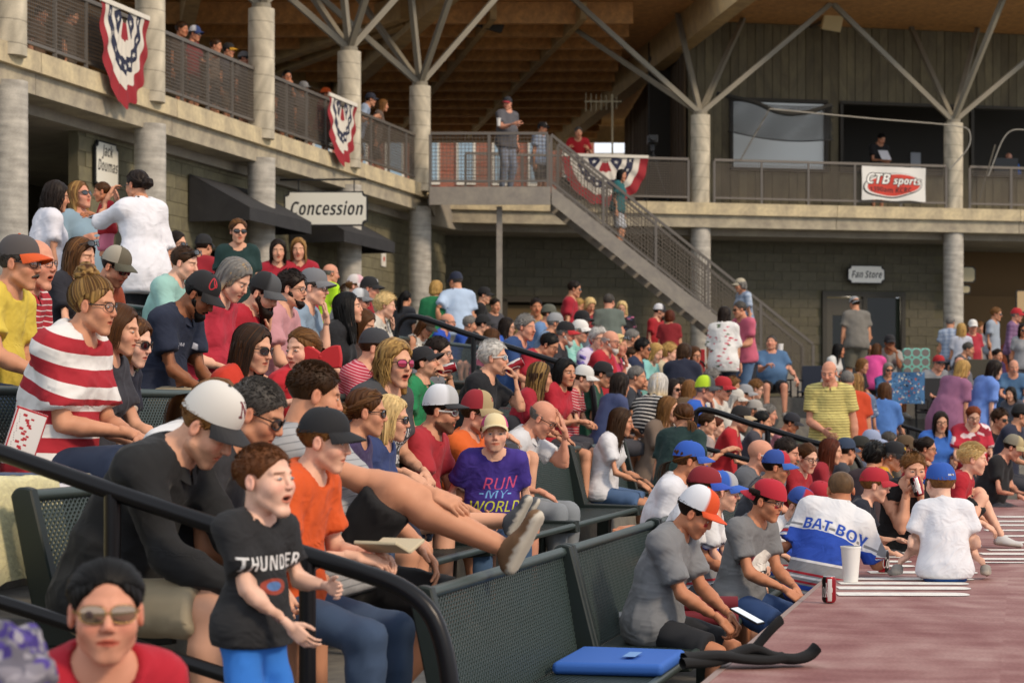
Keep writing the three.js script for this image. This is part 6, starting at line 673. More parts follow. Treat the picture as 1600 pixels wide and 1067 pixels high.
L(955, 534, 0, 'bald person with white beard in red shirt', { b: 70, h: 60, p: 8, ...hc('bald', 'white'), beard: .3, beardC: 'white', gl: 'clear', sh: '#a81e2c', sk: 5 });
L(968, 540, 0, 'person in pink tee resting chin on hand', { type: f, b: 70, h: 56, ...hc('bob', 'pale'), gl: 'sun', glUp: 1, sh: '#b8365c', sk: 5, hl: 'chin' });
L(989, 530, 0, 'grey haired person in dark tee before the stairs', { b: 80, h: 90, ...hc('short', 'grey'), sh: '#4a5456', sk: 1 });
L(987, 556, 0, 'boy with short brown hair in profile', { type: K, S: .85, b: 76, h: 84, ...hc('short', 'brown'), sh: navy, sk: 3 });
L(1005, 545, 0, 'dark haired person in sunglasses and navy shirt with white print', { type: f, b: 76, h: 78, ...hc('crop', 'black'), gl: 'sun', sh: '#1f2a44', sk: 3 });
L(1025, 552, 0, 'person with blond fringe and aqua top looking down', { type: f, b: 60, h: 52, p: 20, ...hc('bob', 'blond'), len: .13, sh: '#7fb9b6', sk: 2 });
L(1047, 552, 0, 'person with curly blond hair in profile', { type: f, b: 76, h: 80, ...hc('curly', 'blond'), sh: '#b5a88c', sk: 2 });
L(1070, 552, 0, 'brown haired person in navy tee, back turned', { type: f, b: 160, h: 150, ...hc('bob', 'brown'), len: .05, sh: '#1a2034', sk: 1, fat: 1.25 });
L(1086, 556, 0, 'person in eyeglasses peering past the navy tee', { type: f, b: 40, h: 30, ...hc('bob', 'chest'), gl: 'clear', sh: '#5a4238', sk: 1 });
// row three
L(586, 545, 0, 'person in dark cap with white logo and red pinstriped polo', { b: 76, h: 88, p: 8, ...hc('short', 'brown'), cap: cp('#33353a', null, null, { draw: (x, W) => { x.strokeStyle = '#cfcfcf'; x.lineWidth = 6; x.beginPath(); x.moveTo(W * .55, 88); x.lineTo(W * .57, 60); x.lineTo(W * .6, 84); x.lineTo(W * .62, 62); x.stroke(); } }), sh: 'redfine', polo: '#8f1c2c', sk: 0, fat: 1.2, D: 10.4 });
const cokeBoy = L(664, 568, 0, 'boy in black cap drinking from a red can', { type: K, S: .88, b: 74, h: 78, p: -16, ...hc('short', 'dark'), cap: cp('#17171b', null, null, { text: '•', tc: '#a8202c' }), sh: '#1f7a4c', sk: 0, hl: 'drink', pl: 'grip', hr: 'lap' });
L(686, 552, 0, 'dark haired person in glasses behind the drinking boy', { b: 76, h: 76, p: 6, ...hc('short', 'dark'), gl: 'clear', sh: '#6c6e74', sk: 2 });
const drinkW = L(772, 560, 0, 'white haired person in white sunglasses and black tee drinking', { type: f, b: 74, h: 80, p: -2, ...hc('crop', 'white'), gl: 'white', sh: '#15161b', sk: 0, hl: 'drink', pl: 'grip', hr: 'lap', D: 12.6 });
L(845, 590, 0, 'person with very long ombre hair and red tee', { type: f, b: 76, h: 100, p: 6, ...hc('long', 'brown'), hc2: 'blond', len: .36, sh: red, sk: 1, D: 14 });
L(884, 582, 0, 'dark haired person in red tee looking sideways with clasped hands', { type: f, b: 66, h: 40, p: 4, ...hc('long', 'black'), len: .16, sh: '#a31a2c', sk: 1, hl: [.04, .2, .36], hr: [.04, .2, .36], D: 14.2 });
// row two, middle
const whiteTrucker = L(690, 643, 0, 'person in white trucker cap, white sunglasses and red tee', { b: 74, h: 76, p: 6, ...hc('short', 'dark'), stub: .75, gl: 'white', cap: cp('#a9abae', '#26272b', '#d3d6dc', { front: 1, tall: 1, flat: 1 }), sh: '#a02630', sk: 1, D: 9.6, fat: 1.1 });
L(746, 648, 0, 'person in red and tan trucker cap and orange printed tee', { b: 72, h: 74, p: 8, ...hc('short', 'brown'), stub: .4, gl: 'sun', cap: cp('#a08d68', '#a08d68', '#8c1c28', { front: 1, tall: 1, text: 'n', tc: '#8c1c28', ts: 34 }), sh: 'orangeprint', sk: 5, fat: 1.4, D: 10.4, ln: 4 });
const runGirl = L(773, 678, 0, 'girl in pink and cream cap and purple Run My World tee', { type: K, S: .84, fat: 1.15, b: 10, h: 4, p: 0, ...hc('pony', 'blond'), tailX: .09, tieY: -.03, cap: cp('#d3c39a', '#d3c39a', '#c0487c', { front: 1, text: '▬', tc: '#c0487c', tilt: -.14 }), sh: 'runworld', sk: 2, D: 8.75, ha: 'side', hl: [.2, -.04, .1], hr: [.2, .02, .1], pa: '#3d5878', long: 1 });
const headMan = L(848, 655, 0, 'person in white shirt and black glasses with hand on balding head', { b: 72, h: 74, p: 30, ln: 18, ...hc('bald', 'grey'), gl: 'clear', sh: '#c6c8cc', polo: 1, sk: 5, hl: 'head', pl: 'flat', hr: 'lap', pa: '#7c8288', long: 1, D: 11.2, fat: 1.2 });
L(822, 632, 0, 'dark haired head just behind the white shirt', { b: 76, h: 90, ...hc('short', 'black'), sh: '#22242a', sk: 1, D: 13.2 });
L(972, 660, 0, 'person with long dark brown hair, white tee and denim shorts', { type: f, b: 74, h: 82, p: 8, ...hc('long', 'brown'), len: .34, sh: '#d2d2d6', sk: 1, pa: '#4a6488', D: 13.6, ha: 'knee' });
L(1068, 652, 0, 'person in dark green tee with low ponytail, back turned', { type: f, b: 150, h: 200, p: 10, ...hc('pony', 'chest'), hc2: 'light', tieY: -.05, len: .3, sh: '#16302f', sk: 1, fat: 1.35, D: 13.4, hr: [.4, .35, .1], hl: 'side' });
L(1046, 640, 0, 'person half hidden behind the dark green tee', { type: f, b: 60, h: 66, ...hc('long', 'light'), sh: '#6c5c50', sk: 0, D: 15.2 });
L(1106, 662, 0, 'dark haired person beside the green tee', { type: f, b: 70, h: 78, p: 10, ...hc('pony', 'brown'), sh: '#8a8486', sk: 0 });
L(1120, 668, 0, 'person with fair hair in profile by the lower handrail', { type: f, b: 76, h: 76, ...hc('bun', 'auburn'), bunY: .0, bunZ: -.1, sh: '#9a8c88', sk: 2 });
L(1158, 655, 0, 'person in black cap with tan brim and red tee', { b: 76, h: 78, p: 12, ...hc('short', 'brown'), stub: .4, cap: cp('#1c1a1a', '#a8977a'), sh: '#ab1c26', sk: 0, D: 15.6 });
L(1192, 660, 0, 'dark haired person behind the bald head', { b: 76, h: 80, ...hc('short', 'black'), sh: '#3c3c44', sk: 1 });
L(1180, 642, 0, 'person in pale grey cap above the dark haired one', { b: 76, h: 70, ...hc('short', 'grey'), cap: cp('#9a9690'), sh: '#55524c', sk: 1 });
L(1202, 648, 0, 'grey haired person in profile behind the pale cap', { b: 76, h: 76, ...hc('crop', 'grey'), sh: '#77787c', sk: 5 });
L(1237, 662, 0, 'person in navy cap and pink shirt with hand at the mouth', { b: 70, h: 74, p: 20, ...hc('short', 'dark'), cap: cp('#22232c'), sh: '#b0707c', sk: 3, hl: 'chin', D: 16.5 });
L(1190, 712, 0, 'bald person in white framed sunglasses and grey polo', { b: 74, h: 78, p: 8, ...hc('buzz', '#b87c5c'), hair: 'none', gl: 'white', sh: '#55585e', polo: 1, sk: 5, fat: 1.2, D: 11.6 });
L(1230, 708, 0, 'dark haired person beside the bald one in front', { b: 74, h: 72, p: 12, ...hc('short', 'dark'), hc2: 'salt', sh: '#6c6e74', sk: 5, D: 12.6 });
L(1262, 716, 1, 'girl in black eyeglasses and red hoodie looking glum', { type: f, b: 60, h: 36, p: 14, ...hc('bun', 'chest'), bunY: .05, bunZ: -.1, gl: 'clear', sh: '#971c28', sk: 2, D: 13.2 });
L(1300, 706, 1, 'person with long auburn hair beside the girl in glasses', { type: f, b: 76, h: 80, ...hc('long', 'auburn'), sh: '#8a1c28', sk: 0, D: 14.2 });
// lower middle far
L(912, 592, 0, 'person in white cap and red and white shirt', { b: 76, h: 76, p: 16, ...hc('short', 'brown'), stub: .4, cap: cp('#c9c8c4'), sh: 'redstripe', sk: 0, D: 15.2 });
L(942, 586, 0, 'person in black cap with white badge bending forward', { b: 76, h: 78, p: 16, ...hc('short', 'dark'), cap: cp(black, null, null, { text: 'c', tc: '#cfcfcf' }), sh: '#1c4a38', sk: 1, D: 15.8, fat: 1.1 });
L(970, 602, 0, 'person with dark bob and slate blue tee, back turned', { type: f, b: 120, h: 130, ...hc('bob', 'dark'), len: .1, sh: '#3a4468', sk: 1, D: 16.2, fat: 1.1 });
L(996, 590, 0, 'grey haired person eating a snack', { b: 76, h: 74, p: 4, ...hc('short', 'grey'), sh: '#2c3038', sk: 1, hl: 'drink', pl: 'grip', D: 16.8 });
L(975, 584, 0, 'person in white and orange cap behind the snack eater', { b: 76, h: 80, ...hc('short', 'grey'), cap: cp('#cfcac2', '#cfcac2', null, { text: '.', tc: '#c8501c' }), sh: '#77787c', sk: 5 });
L(1030, 604, 0, 'person with white bob and striped top, back turned', { type: f, b: 130, h: 150, ...hc('bob', 'white'), hc2: 'pale', len: .09, sh: 'bwstripe', sk: 2, D: 17.2 });
L(1053, 608, 0, 'dark haired person in sunglasses beside the white bob', { type: f, b: 50, h: 50, ...hc('long', 'dark'), gl: 'sun', sh: '#2a2a30', sk: 2 });
L(1065, 606, 0, 'girl with dark hair peeking out beside sunglasses', { type: f, S: .85, b: 40, h: 30, ...hc('long', 'dark'), sh: '#44424a', sk: 2 });
L(1078, 610, 0, 'person with light brown hair and hairband, back turned', { type: f, b: 140, h: 150, ...hc('bob', 'light'), sh: '#6a5844', sk: 1 });
L(1103, 610, 0, 'person in neon green and grey cap, sunglasses and blue shirt', { b: 74, h: 76, p: 6, ...hc('short', 'grey'), gl: 'sun', cap: cp('#3f4348', '#3f4348', '#b4d62a', { front: 1, tall: 1 }), sh: '#2456b0', sk: 5, hl: 'chin', D: 16.6 });
L(1130, 608, 0, 'person in red cap, sunglasses and white shirt with moustache', { b: 60, h: 56, p: 10, ...hc('short', 'grey'), gl: 'sun', must: 'grey', cap: cp('#a31c26'), sh: '#c2c1bb', sl: 1.9, sk: 5, D: 18 });
L(1114, 592, 0, 'grey curly head behind the red cap', { type: f, b: 76, h: 90, ...hc('curly', 'grey'), sh: '#8a8680', sk: 5 });
L(1146, 606, 0, 'curly brown haired person behind the red cap', { type: f, b: 76, h: 70, ...hc('curly', 'light'), sh: '#7c7468', sk: 1 });
L(1150, 625, 0, 'person in white hood near the handrail', { type: f, b: 76, h: 70, p: 14, ...hc('bob', 'white'), cap: cp('#bdb9b0'), sh: '#b9b5ac', sk: 1 });
L(1165, 618, 0, 'person in grey cap beside the white hood', { b: 76, h: 80, ...hc('short', 'brown'), cap: cp('#8b8d90'), sh: '#6d8494', sk: 1 });
L(1182, 608, 0, 'short haired blond person in striped top holding a phone', { type: f, b: 76, h: 84, p: 12, ...hc('crop', 'light'), gl: 'clear', sh: 'whitestripe', sk: 2, ha: 'phone', pose: 'grip', D: 21 });
const yellowPolo = S(1296, 583, 'older person in yellow striped polo and khaki trousers walking', { b: -8, h: -24, p: 14, ...hc('bald', 'white'), sh: 'yellowstripe', polo: '#c6bb72', sk: 5, D: 14.4, floor: 0, pa: '#a8a294', long: 1, fat: 1.15, hr: [.06, .1, .26], hl: 'side', g: undefined, lod: 0, hem: .04, low: .045 });
S(1324, 596, 'person in bright orange tee behind the yellow polo', { b: 190, h: 180, ...hc('short', 'grey'), sh: '#b83e1c', sk: 1, D: 20, floor: 0, pa: '#2c4468', long: 1, fat: 1.25, g: undefined });
S(1340, 600, 'person with long light hair and blue patterned crop top', { type: f, b: 175, h: 150, ...hc('long', 'light'), hc2: 'blond', sh: 'denimfloral', sk: 1, D: 22.5, floor: 0, pa: '#222a40', hem: -.08, g: undefined });
L(1383, 614, 0, 'brown haired person in blue tee sitting with back turned', { type: f, b: 150, h: 165, ...hc('bob', 'chest'), len: .16, sh: '#4a74b4', sk: 1, D: 22, fat: 1.15 });
S(1506, 578, 'person in long mauve tee and grey trousers bending sideways', { type: f, b: 130, h: 120, p: 14, ln: 13, sb: -10, ...hc('bob', 'blond'), len: .1, sh: '#8a5a78', sk: 1, D: 23, floor: 0, pa: '#77767a', long: 1, fat: 1.3, hem: .2, hl: 'belly', g: undefined, hemx: .04 });
S(1556, 578, 'person in periwinkle tee and navy trousers bending sideways', { type: f, b: 110, h: 96, p: 12, ln: 13, sb: -10, ...hc('bob', 'dark'), gl: 'clear', sh: '#6384c8', sk: 2, D: 23, floor: 0, pa: '#1c2336', long: 1, fat: 1.25, g: undefined, hem: .12 });
// far right section
Rr(1206, 536, 'heavy person in blue tee with a white cup, reclining', { b: 0, h: -24, p: -14, ln: -8, ...hc('short', 'salt'), sh: '#48688c', sk: 5, fat: 1.55, hr: 'cup', pr: 'grip', hl: [.35, .1, .25], pa: '#16181e' });
Rr(1312, 548, 'dark haired person in white tee looking right', { type: f, b: 60, h: 80, ...hc('long', 'black'), sh: '#c9c9c6', sk: 3 });
Rr(1349, 572, 'brown haired person in black top leaning forward', { type: f, b: 50, h: 60, p: 10, ...hc('bob', 'light'), len: .08, sh: '#1b1b1f', sk: 1 });
Rr(1371, 548, 'dark haired person in hot pink top', { type: f, b: 150, h: 140, ...hc('long', 'chest'), sh: '#d24a90', sk: 1 });
Rr(1391, 536, 'person in black cap and grey tee with hand at the mouth', { b: 10, h: 10, ...hc('short', 'dark'), cap: cp('#1d1c20'), sh: '#8f8b86', sk: 4, hl: 'drink' });
Rr(1389, 578, 'grey haired person in sunglasses and pale hat', { type: f, b: 10, h: 10, ...hc('bob', 'grey'), gl: 'sun', sh: 'bluechar', sk: 1, p: 6 });
Rr(1468, 568, 'person in red cap and grey polo in a folding chair', { b: 20, h: 34, p: 6, ...hc('short', 'grey'), gl: 'clear', cap: cp('#a01a22', '#22222a'), sh: '#7c8086', sk: 5, fat: 1.3, pa: '#1c1d22' });
Rr(1501, 570, 'balding person in glasses behind the mauve tee', { b: 10, h: 8, ...hc('bald', 'grey'), gl: 'clear', sh: '#5c5c62', sk: 5 });
Rr(1514, 546, 'grey haired person in dark plaid shirt', { b: 60, h: 70, p: 14, ...hc('short', 'salt'), sh: 'plaidgrey', sk: 1 });
Rr(1585, 574, 'person with white moustache and blue shirt at right edge', { b: 0, h: -4, p: 12, ...hc('bald', 'grey'), must: 'white', sh: '#46688c', sk: 5, fat: 1.2 });
Rr(1580, 616, 'smiling dark haired person in slate tee', { type: f, b: -30, h: -40, ...hc('bob', 'black'), sh: '#474a54', sk: 0, fat: 1.2 });
Rr(1560, 556, 'dark haired person in purple holding a glowing cup', { type: f, b: 20, h: 30, ...hc('bun', 'dark'), bunY: .05, bunZ: -.1, sh: '#3a2450', sk: 1 });
const cr = { floor: 1.6, g: 'people standing behind the far right section' };
S(1486, 505, 'grey haired person in blue check shirt beside the right column', { b: 170, h: 150, ...hc('short', 'grey'), sh: 'plaidblue', sk: 1, D: 35, hem: .12, ...cr });
S(1503, 516, 'person with very long wavy blond hair, back turned', { type: f, b: 170, h: 165, ...hc('wavy', 'blond'), len: .34, sh: '#b8bcc8', sk: 1, D: 34, ...cr });
S(1521, 511, 'person in white cap and red polo facing the camera', { b: 20, h: 0, ...hc('short', 'grey'), cap: cp('#d2d0cc'), sh: '#a32a3a', polo: 1, sk: 5, D: 34.5, fat: 1.2, ...cr });
S(1545, 513, 'girl with long dark hair facing the camera', { type: f, b: 10, h: 0, ...hc('long', 'dark'), sh: '#c4c2bc', sk: 2, D: 35.5, S: .9, ...cr });
S(1532, 512, 'child with light hair between the white cap and the girl', { type: K, S: .85, b: 40, h: 50, ...hc('mop', 'light'), sh: '#7a8a94', sk: 1, D: 36.5, ...cr });
S(1558, 491, 'tall person in sunglasses and pale grey tee', { b: 60, h: 64, ...hc('crop', 'light'), gl: 'sun', sh: '#8f99a6', sk: 1, D: 35.5, ...cr });
S(1590, 493, 'person in red cap and purple plaid shirt', { b: 60, h: 70, p: 6, ...hc('short', 'grey'), cap: cp('#a81a24'), sh: 'plaidpurple', sl: 1.9, sk: 5, D: 33.5, hl: 'belly', ...cr });
S(1600, 516, 'person in sunglasses cut by the right edge', { type: f, b: 0, h: 0, ...hc('long', 'dark'), gl: 'sun', sh: '#8a8c90', sk: 3, D: 33, ...cr });
L(1471, 660, 0, 'dark haired person in glasses and bright blue top', { type: f, b: 10, h: 4, p: 8, ...hc('long', 'dark'), gl: 'clear', sh: '#3a6cc0', sk: 0, ha: 'phone', D: 21, fat: 1.15 });
L(1522, 651, 0, 'red haired person in red tie dye tee', { type: f, b: 5, h: 0, p: 20, ...hc('bun', 'red'), bunY: .03, bunZ: -.1, gl: 'clear', sh: 'tiedye', sk: 2, fat: 1.4, D: 21 });
L(1564, 656, 0, 'person in dark sunglasses and black tee, hand near the mouth', { b: 20, h: 40, p: 6, ...hc('mop', 'brown'), gl: 'sun', sh: '#1a1a1e', sk: 1, hl: 'chin', D: 21.5 });
L(1597, 650, 0, 'person in black cap at the right edge', { b: 60, h: 80, ...hc('short', 'dark'), cap: cp(black), sh: '#22263a', sk: 1, D: 20 });
// between the handrail and the dugout
for (const [x, y, D, l, P] of [[1323, 706, 15.5, 'person in navy cap low behind the handrail', { ...hc('short', 'dark'), cap: cp('#26364e'), sh: '#3c3e46', b: 100, h: 120 }], [1346, 702, 16.5, 'person in dark olive cap behind the handrail', { ...hc('short', 'brown'), cap: cp('#23241f'), sh: '#4a4a44' }], [1363, 692, 17.5, 'person in pale blue cap behind the handrail', { ...hc('short', 'light'), cap: cp('#8c98b4'), sh: '#5c6478' }], [1391, 692, 18.5, 'person with grey hair low in the row', { ...hc('short', 'salt'), sh: '#4c4f58' }], [1416, 700, 17.6, 'person with purple sunglasses on a brown hat', { ...hc('short', 'brown'), cap: cp('#55432e'), gl: 'sun', sh: '#6a6256' }], [1368, 716, 13.8, 'person with dark curls, back turned', { ...hc('curly', 'black'), sh: '#3a2c30', b: 140, h: 140 }], [1398, 714, 13.6, 'person in black and yellow cap with yellow shirt', { ...hc('short', 'grey'), gl: 'clear', cap: cp('#16161a', null, null, { text: 'w', tc: '#c9a51c', ts: 40 }), sh: '#c4941c', h: 60, p: 16 }], [1449, 702, 16.2, 'dark haired person in glasses and red top near the dugout', { type: f, ...hc('bun', 'dark'), bunY: .05, bunZ: -.1, gl: 'clear', sh: '#a01c2a', h: 70 }]]) L(x, y, 1, l, { D, sk: 1, ...P });
L(1584, 700, 1, 'person in tan cap and black tee sitting behind the dugout', { b: 60, h: 66, p: 24, ln: 18, ...hc('short', 'dark'), cap: cp('#a89a72', '#a89a72', '#7d7766', { front: 1 }), sh: '#141417', sk: 5, fat: 1.3, D: 15, seat: .5 });
// children along the dugout
const kid = (x, y, D, l, P) => L(x, y, 1, l, { dy: -9, type: K, S: .86, D, sk: [3, 1, 3, 0][Math.abs(x) % 4], paint: 1, ...P, });
kid(1078, 730, 9.6, 'child in bright blue cap with brown ponytail and white shirt', { S: .84, b: 80, h: 90, p: 10, ...hc('pony', 'chest'), hc2: 'light', tieY: -.02, cap: cp('#2350a8'), sh: '#d0d2d8', paint: 0, hr: [.4, .25, -.1] });
kid(1102, 772, 8.7, 'child in dark red cap and team jersey behind the orange brim', { b: 80, h: 80, p: 10, ...hc('short', 'brown'), cap: cp('#7d1824', '#2348a8', null, { text: 'S', tc: '#cfcfd4', ts: 40 }), sh: 'jersey', hr: [.3, .2, -.2] });
const straw = kid(1130, 778, 9.1, 'child in grey and blue cap drinking from a cup with straw', { b: 76, h: 82, p: 4, ...hc('short', 'light'), cap: cp('#9b9da2', '#2b58b0', '#2b58b0', { front: 1 }), sh: 'jersey', hl: 'cup', pl: 'grip', sk: 2 });
const phoneBoy = kid(1088, 812, 7.75, 'boy in grey tee and white cap with orange front, looking at a phone', { S: .92, b: 66, h: 72, p: 30, ln: 14, ...hc('short', 'dark'), cap: cp('#cc4a1c', '#cc4a1c', '#cfd2d8', { front: 1, tall: 1, flat: 1 }), sh: '#737578', sk: 3, ha: 'phone', hl: [.06, .06, .42], hr: [.06, .05, .40], pose: 'grip', pa: '#1d1f24', hem: .11, sl: .7, loose: .02 });
kid(1198, 792, 8.9, 'boy in backward red cap and eyeglasses, grey tee with printed figure', { b: 50, h: 64, p: 10, ...hc('short', 'dark'), gl: 'clear', cap: cp('#a8182c', null, null, { back: 1 }), sh: 'greyprint', ha: 'phone', pa: '#26406c', sk: 3 });
kid(1251, 800, 9.3, 'boy in blue and red cap with sunglasses on the brim', { b: 30, h: 40, p: 28, ...hc('short', 'light'), cap: cp('#a01c2a', '#2348a8', '#26458e', { front: 1, sun: 'sun' }), sh: 'jersey', sk: 2, paint: 0 });
kid(1214, 740, 10.4, 'boy in red and blue cap with white emblem', { b: 76, h: 82, p: 10, ...hc('short', 'dark'), cap: cp('#ac1f30', '#2a5aa8', '#26458e', { front: 1, text: '●', tc: '#c9ccd4', ts: 54 }), sh: '#3a3c44', sk: 3 });
kid(1282, 790, 9.8, 'child in red cap peeking over the jersey shoulder', { b: 20, h: 20, p: 20, ...hc('short', 'light'), cap: cp('#a3192a'), sh: 'jersey', sk: 2 });
const bat = kid(1314, 775, 8.85, 'boy with buzzed hair in white and blue Bat Boy jersey, back turned', { S: .95, b: 168, h: 182, p: 6, ...hc('short', 'light'), hair: 'buzz', hc: '#5c4630', sh: 'batboy', paint: 0, sk: 3, hl: [.3, .2, .3], hr: [.28, .22, .34], sb: -14, fat: 1.12, pa: '#17181c', ln: 14, loose: .024, sl: .8, hem: .13 });
const pointBoy = kid(1368, 768, 10.2, 'boy in red cap with white panel and navy tee', { b: 74, h: 82, p: 8, ...hc('short', 'light'), cap: cp('#a3192a', '#a3192a', '#cfcfd2', { front: 0 }), sh: '#171c2a', sk: 2, paint: 0, hl: [.06, .2, .4] });
const canBoy = kid(1428, 742, 10.3, 'boy with fair hair and black tank top drinking from a can', { b: 6, h: 10, p: 12, ...hc('crop', 'light'), sh: '#141416', sl: 0, sk: 0, paint: 0, ha: 'drink', hl: [.05, .44, .26], hr: [.05, .44, .26], pose: 'grip', ln: 18 });
// two boys sitting on the dugout roof
person({ l: 'boy in white tee and blue shorts sitting on the dugout roof, back turned', x: 1470, y: 756, D: 10.85, floor: .564, type: K, S: .82, fixS: 0, seat: .0, b: 176, h: 192, p: 4, ...hc('short', 'light'), cap: cp('#2350a4', '#2350a4', null, { draw: (x, W) => { x.fillStyle = '#a81c2a'; x.fillRect(W * .34, 96 - 60, W * .12, 40); x.fillStyle = '#c9ccd4'; for (let i = 0; i < 8; i++) x.fillRect(i * 6 + 4, 100, 4, 9); } }), sh: '#d4d6dc', pa: '#2e5a9c', sk: 6, fl: [.34, .07, .2], fr: [.34, .07, .2], hl: [.16, .12, .26], hr: [.16, .12, .26], hem: .07, hemx: .034, g: 'children on the dugout roof' });
person({ l: 'blond boy in red tee and black shorts sitting on the dugout roof', x: 1522, y: 718, D: 13.3, floor: .564, type: K, S: .88, seat: .02, b: 70, h: 78, p: 4, ...hc('crop', 'pale'), sh: '#a31a28', pa: '#141518', sk: 2, fl: [.1, .07, .42], fr: [.25, .08, .12], hl: [.2, .06, .34], hr: [.15, .1, .3], shoe: '#b9b9b9', lod: 0, g: 'children on the dugout roof', iris: '#4a6a7a' });
// upper deck
const up = { floor: CY + 4.2, g: 'people on the upper deck' };
S(64, 22, 'person in brown shirt behind the far left railing', { b: 80, h: 80, ...hc('short', 'brown'), sh: '#6a5444', D: 30, sk: 1, pa: '#6a7c94', long: 1, ...up, S: .92 });
S(112, 26, 'person in blue jeans seen through the far left railing', { b: 90, h: 90, ...hc('short', 'dark'), sh: '#54483c', D: 30, sk: 1, pa: '#5a7298', long: 1, ...up, S: .92 });
S(284, 46, 'person with brown hair beside the white and navy cap', { b: 70, h: 70, ...hc('crop', 'brown'), sh: '#4c3c34', D: 30.2, sk: 3, ...up, S: .92 });
S(408, 104, 'person in dark tee right of the grey cap on the upper deck', { b: 70, h: 80, ...hc('short', 'dark'), sh: '#38343a', D: 32.8, sk: 1, ...up, S: .92 });
S(304, 53, 'person in white and navy cap at the left upper railing', { b: 70, h: 70, ...hc('short', 'dark'), gl: 'sun', cap: cp('#26396a', '#26396a', '#c4c8d0', { front: 1 }), sh: '#8a2430', D: 30.5, sk: 1, hl: 'rail', ...up, S: .95 });
S(357, 79, 'person in black cap with yellow brim on the upper deck', { b: 76, h: 80, p: 6, ...hc('short', 'dark'), cap: cp('#17171a', '#b8891c'), sh: '#4a4a52', D: 31.5, sk: 1, pa: '#7a6a5a', ...up, S: .9 });
S(381, 92, 'person in grey and black cap by the upper railing', { b: 76, h: 80, ...hc('short', 'dark'), cap: cp('#77787c', '#1c1c20'), sh: '#6c6a6c', D: 32, sk: 5, pa: '#6c5c50', ...up, S: .9 });
S(337, 72, 'person with dark hair between two caps on the upper deck', { b: 76, h: 80, ...hc('short', 'brown'), sh: '#7a6a5e', D: 31.2, sk: 1, ...up, S: .9 });
S(448, 120, 'person in glasses holding a white cup on the upper deck', { b: 40, h: 30, ...hc('short', 'black'), gl: 'clear', sh: '#3c3c40', D: 34.5, sk: 3, hl: 'drink', ...up });
S(474, 138, 'person in grey cap on the upper deck behind the railing', { b: 60, h: 60, ...hc('short', 'brown'), cap: cp('#77787a'), sh: '#5a5250', D: 35, sk: 1, ...up, S: .92 });
S(509, 148, 'person in bright orange cap above the small bunting', { b: 80, h: 90, ...hc('short', 'brown'), cap: cp('#cf5514'), sh: '#8a1f28', D: 36, sk: 1, ...up, S: .92 });
S(536, 152, 'person in dark cap beside the column on the upper deck', { b: 76, h: 90, ...hc('short', 'dark'), cap: cp('#2a2220'), sh: '#3a3a40', D: 37, sk: 1, ...up, S: .95 });
S(579, 156, 'person in navy cap and pale blue shirt leaning on the railing', { b: 90, h: 100, ln: 20, ...hc('short', 'dark'), cap: cp('#1c2030'), sh: '#8d9db4', D: 38.5, sk: 1, hl: 'rail', hr: 'rail', ...up });
S(599, 165, 'person with brown hair beside the pale blue shirt', { type: f, b: 90, h: 100, ln: 12, ...hc('bob', 'light'), sh: '#5c5048', D: 39, sk: 1, ...up });
S(793, 162, 'person in grey tee and jeans standing on the stair landing with a cup', { b: 40, h: -30, ...hc('short', 'salt'), cap: cp('#22242c', '#8c1c28'), sh: '#54545a', D: 39.6, sk: 5, pa: '#6f7684', long: 1, hr: 'cup', fat: 1.25, hem: .12, ...up });
S(848, 200, 'person in black cap and check shirt on the deck behind the stairs', { b: 60, h: 70, ...hc('short', 'dark'), cap: cp('#17171b', null, null, { text: 'o', tc: '#cfcfcf' }), sh: 'plaidblue', D: 43.8, sk: 1, S: .92, ...up });
S(904, 207, 'grey haired person in red shirt leaning over the wide bunting', { b: 0, h: 10, p: 12, ln: 18, ...hc('short', 'salt'), sh: '#a0141e', polo: 1, D: 42.6, sk: 1, hl: 'rail', hr: 'rail', ...up });
S(972, 274, 'person with long dark hair and teal tee walking down the stairs', { type: f, b: 70, h: 60, p: 8, ...hc('long', 'black'), sh: '#1f5a5e', D: 39.4, sk: 1, pa: '#a8acb2', floor: CY + 2.95, g: 'people on the upper deck' });
S(1378, 217, 'person in black polo reading papers in the press box', { b: 20, h: 24, p: 30, ln: 8, ...hc('short', 'black'), sh: '#17181b', D: 46.6, sk: 1, ha: 'phone', ...up });
S(1577, 247, 'bald person in bright blue shirt at the press box monitor', { b: -20, h: -10, ...hc('bald', 'brown'), sh: '#2862b4', D: 48.2, sk: 5, S: .86, ...up });
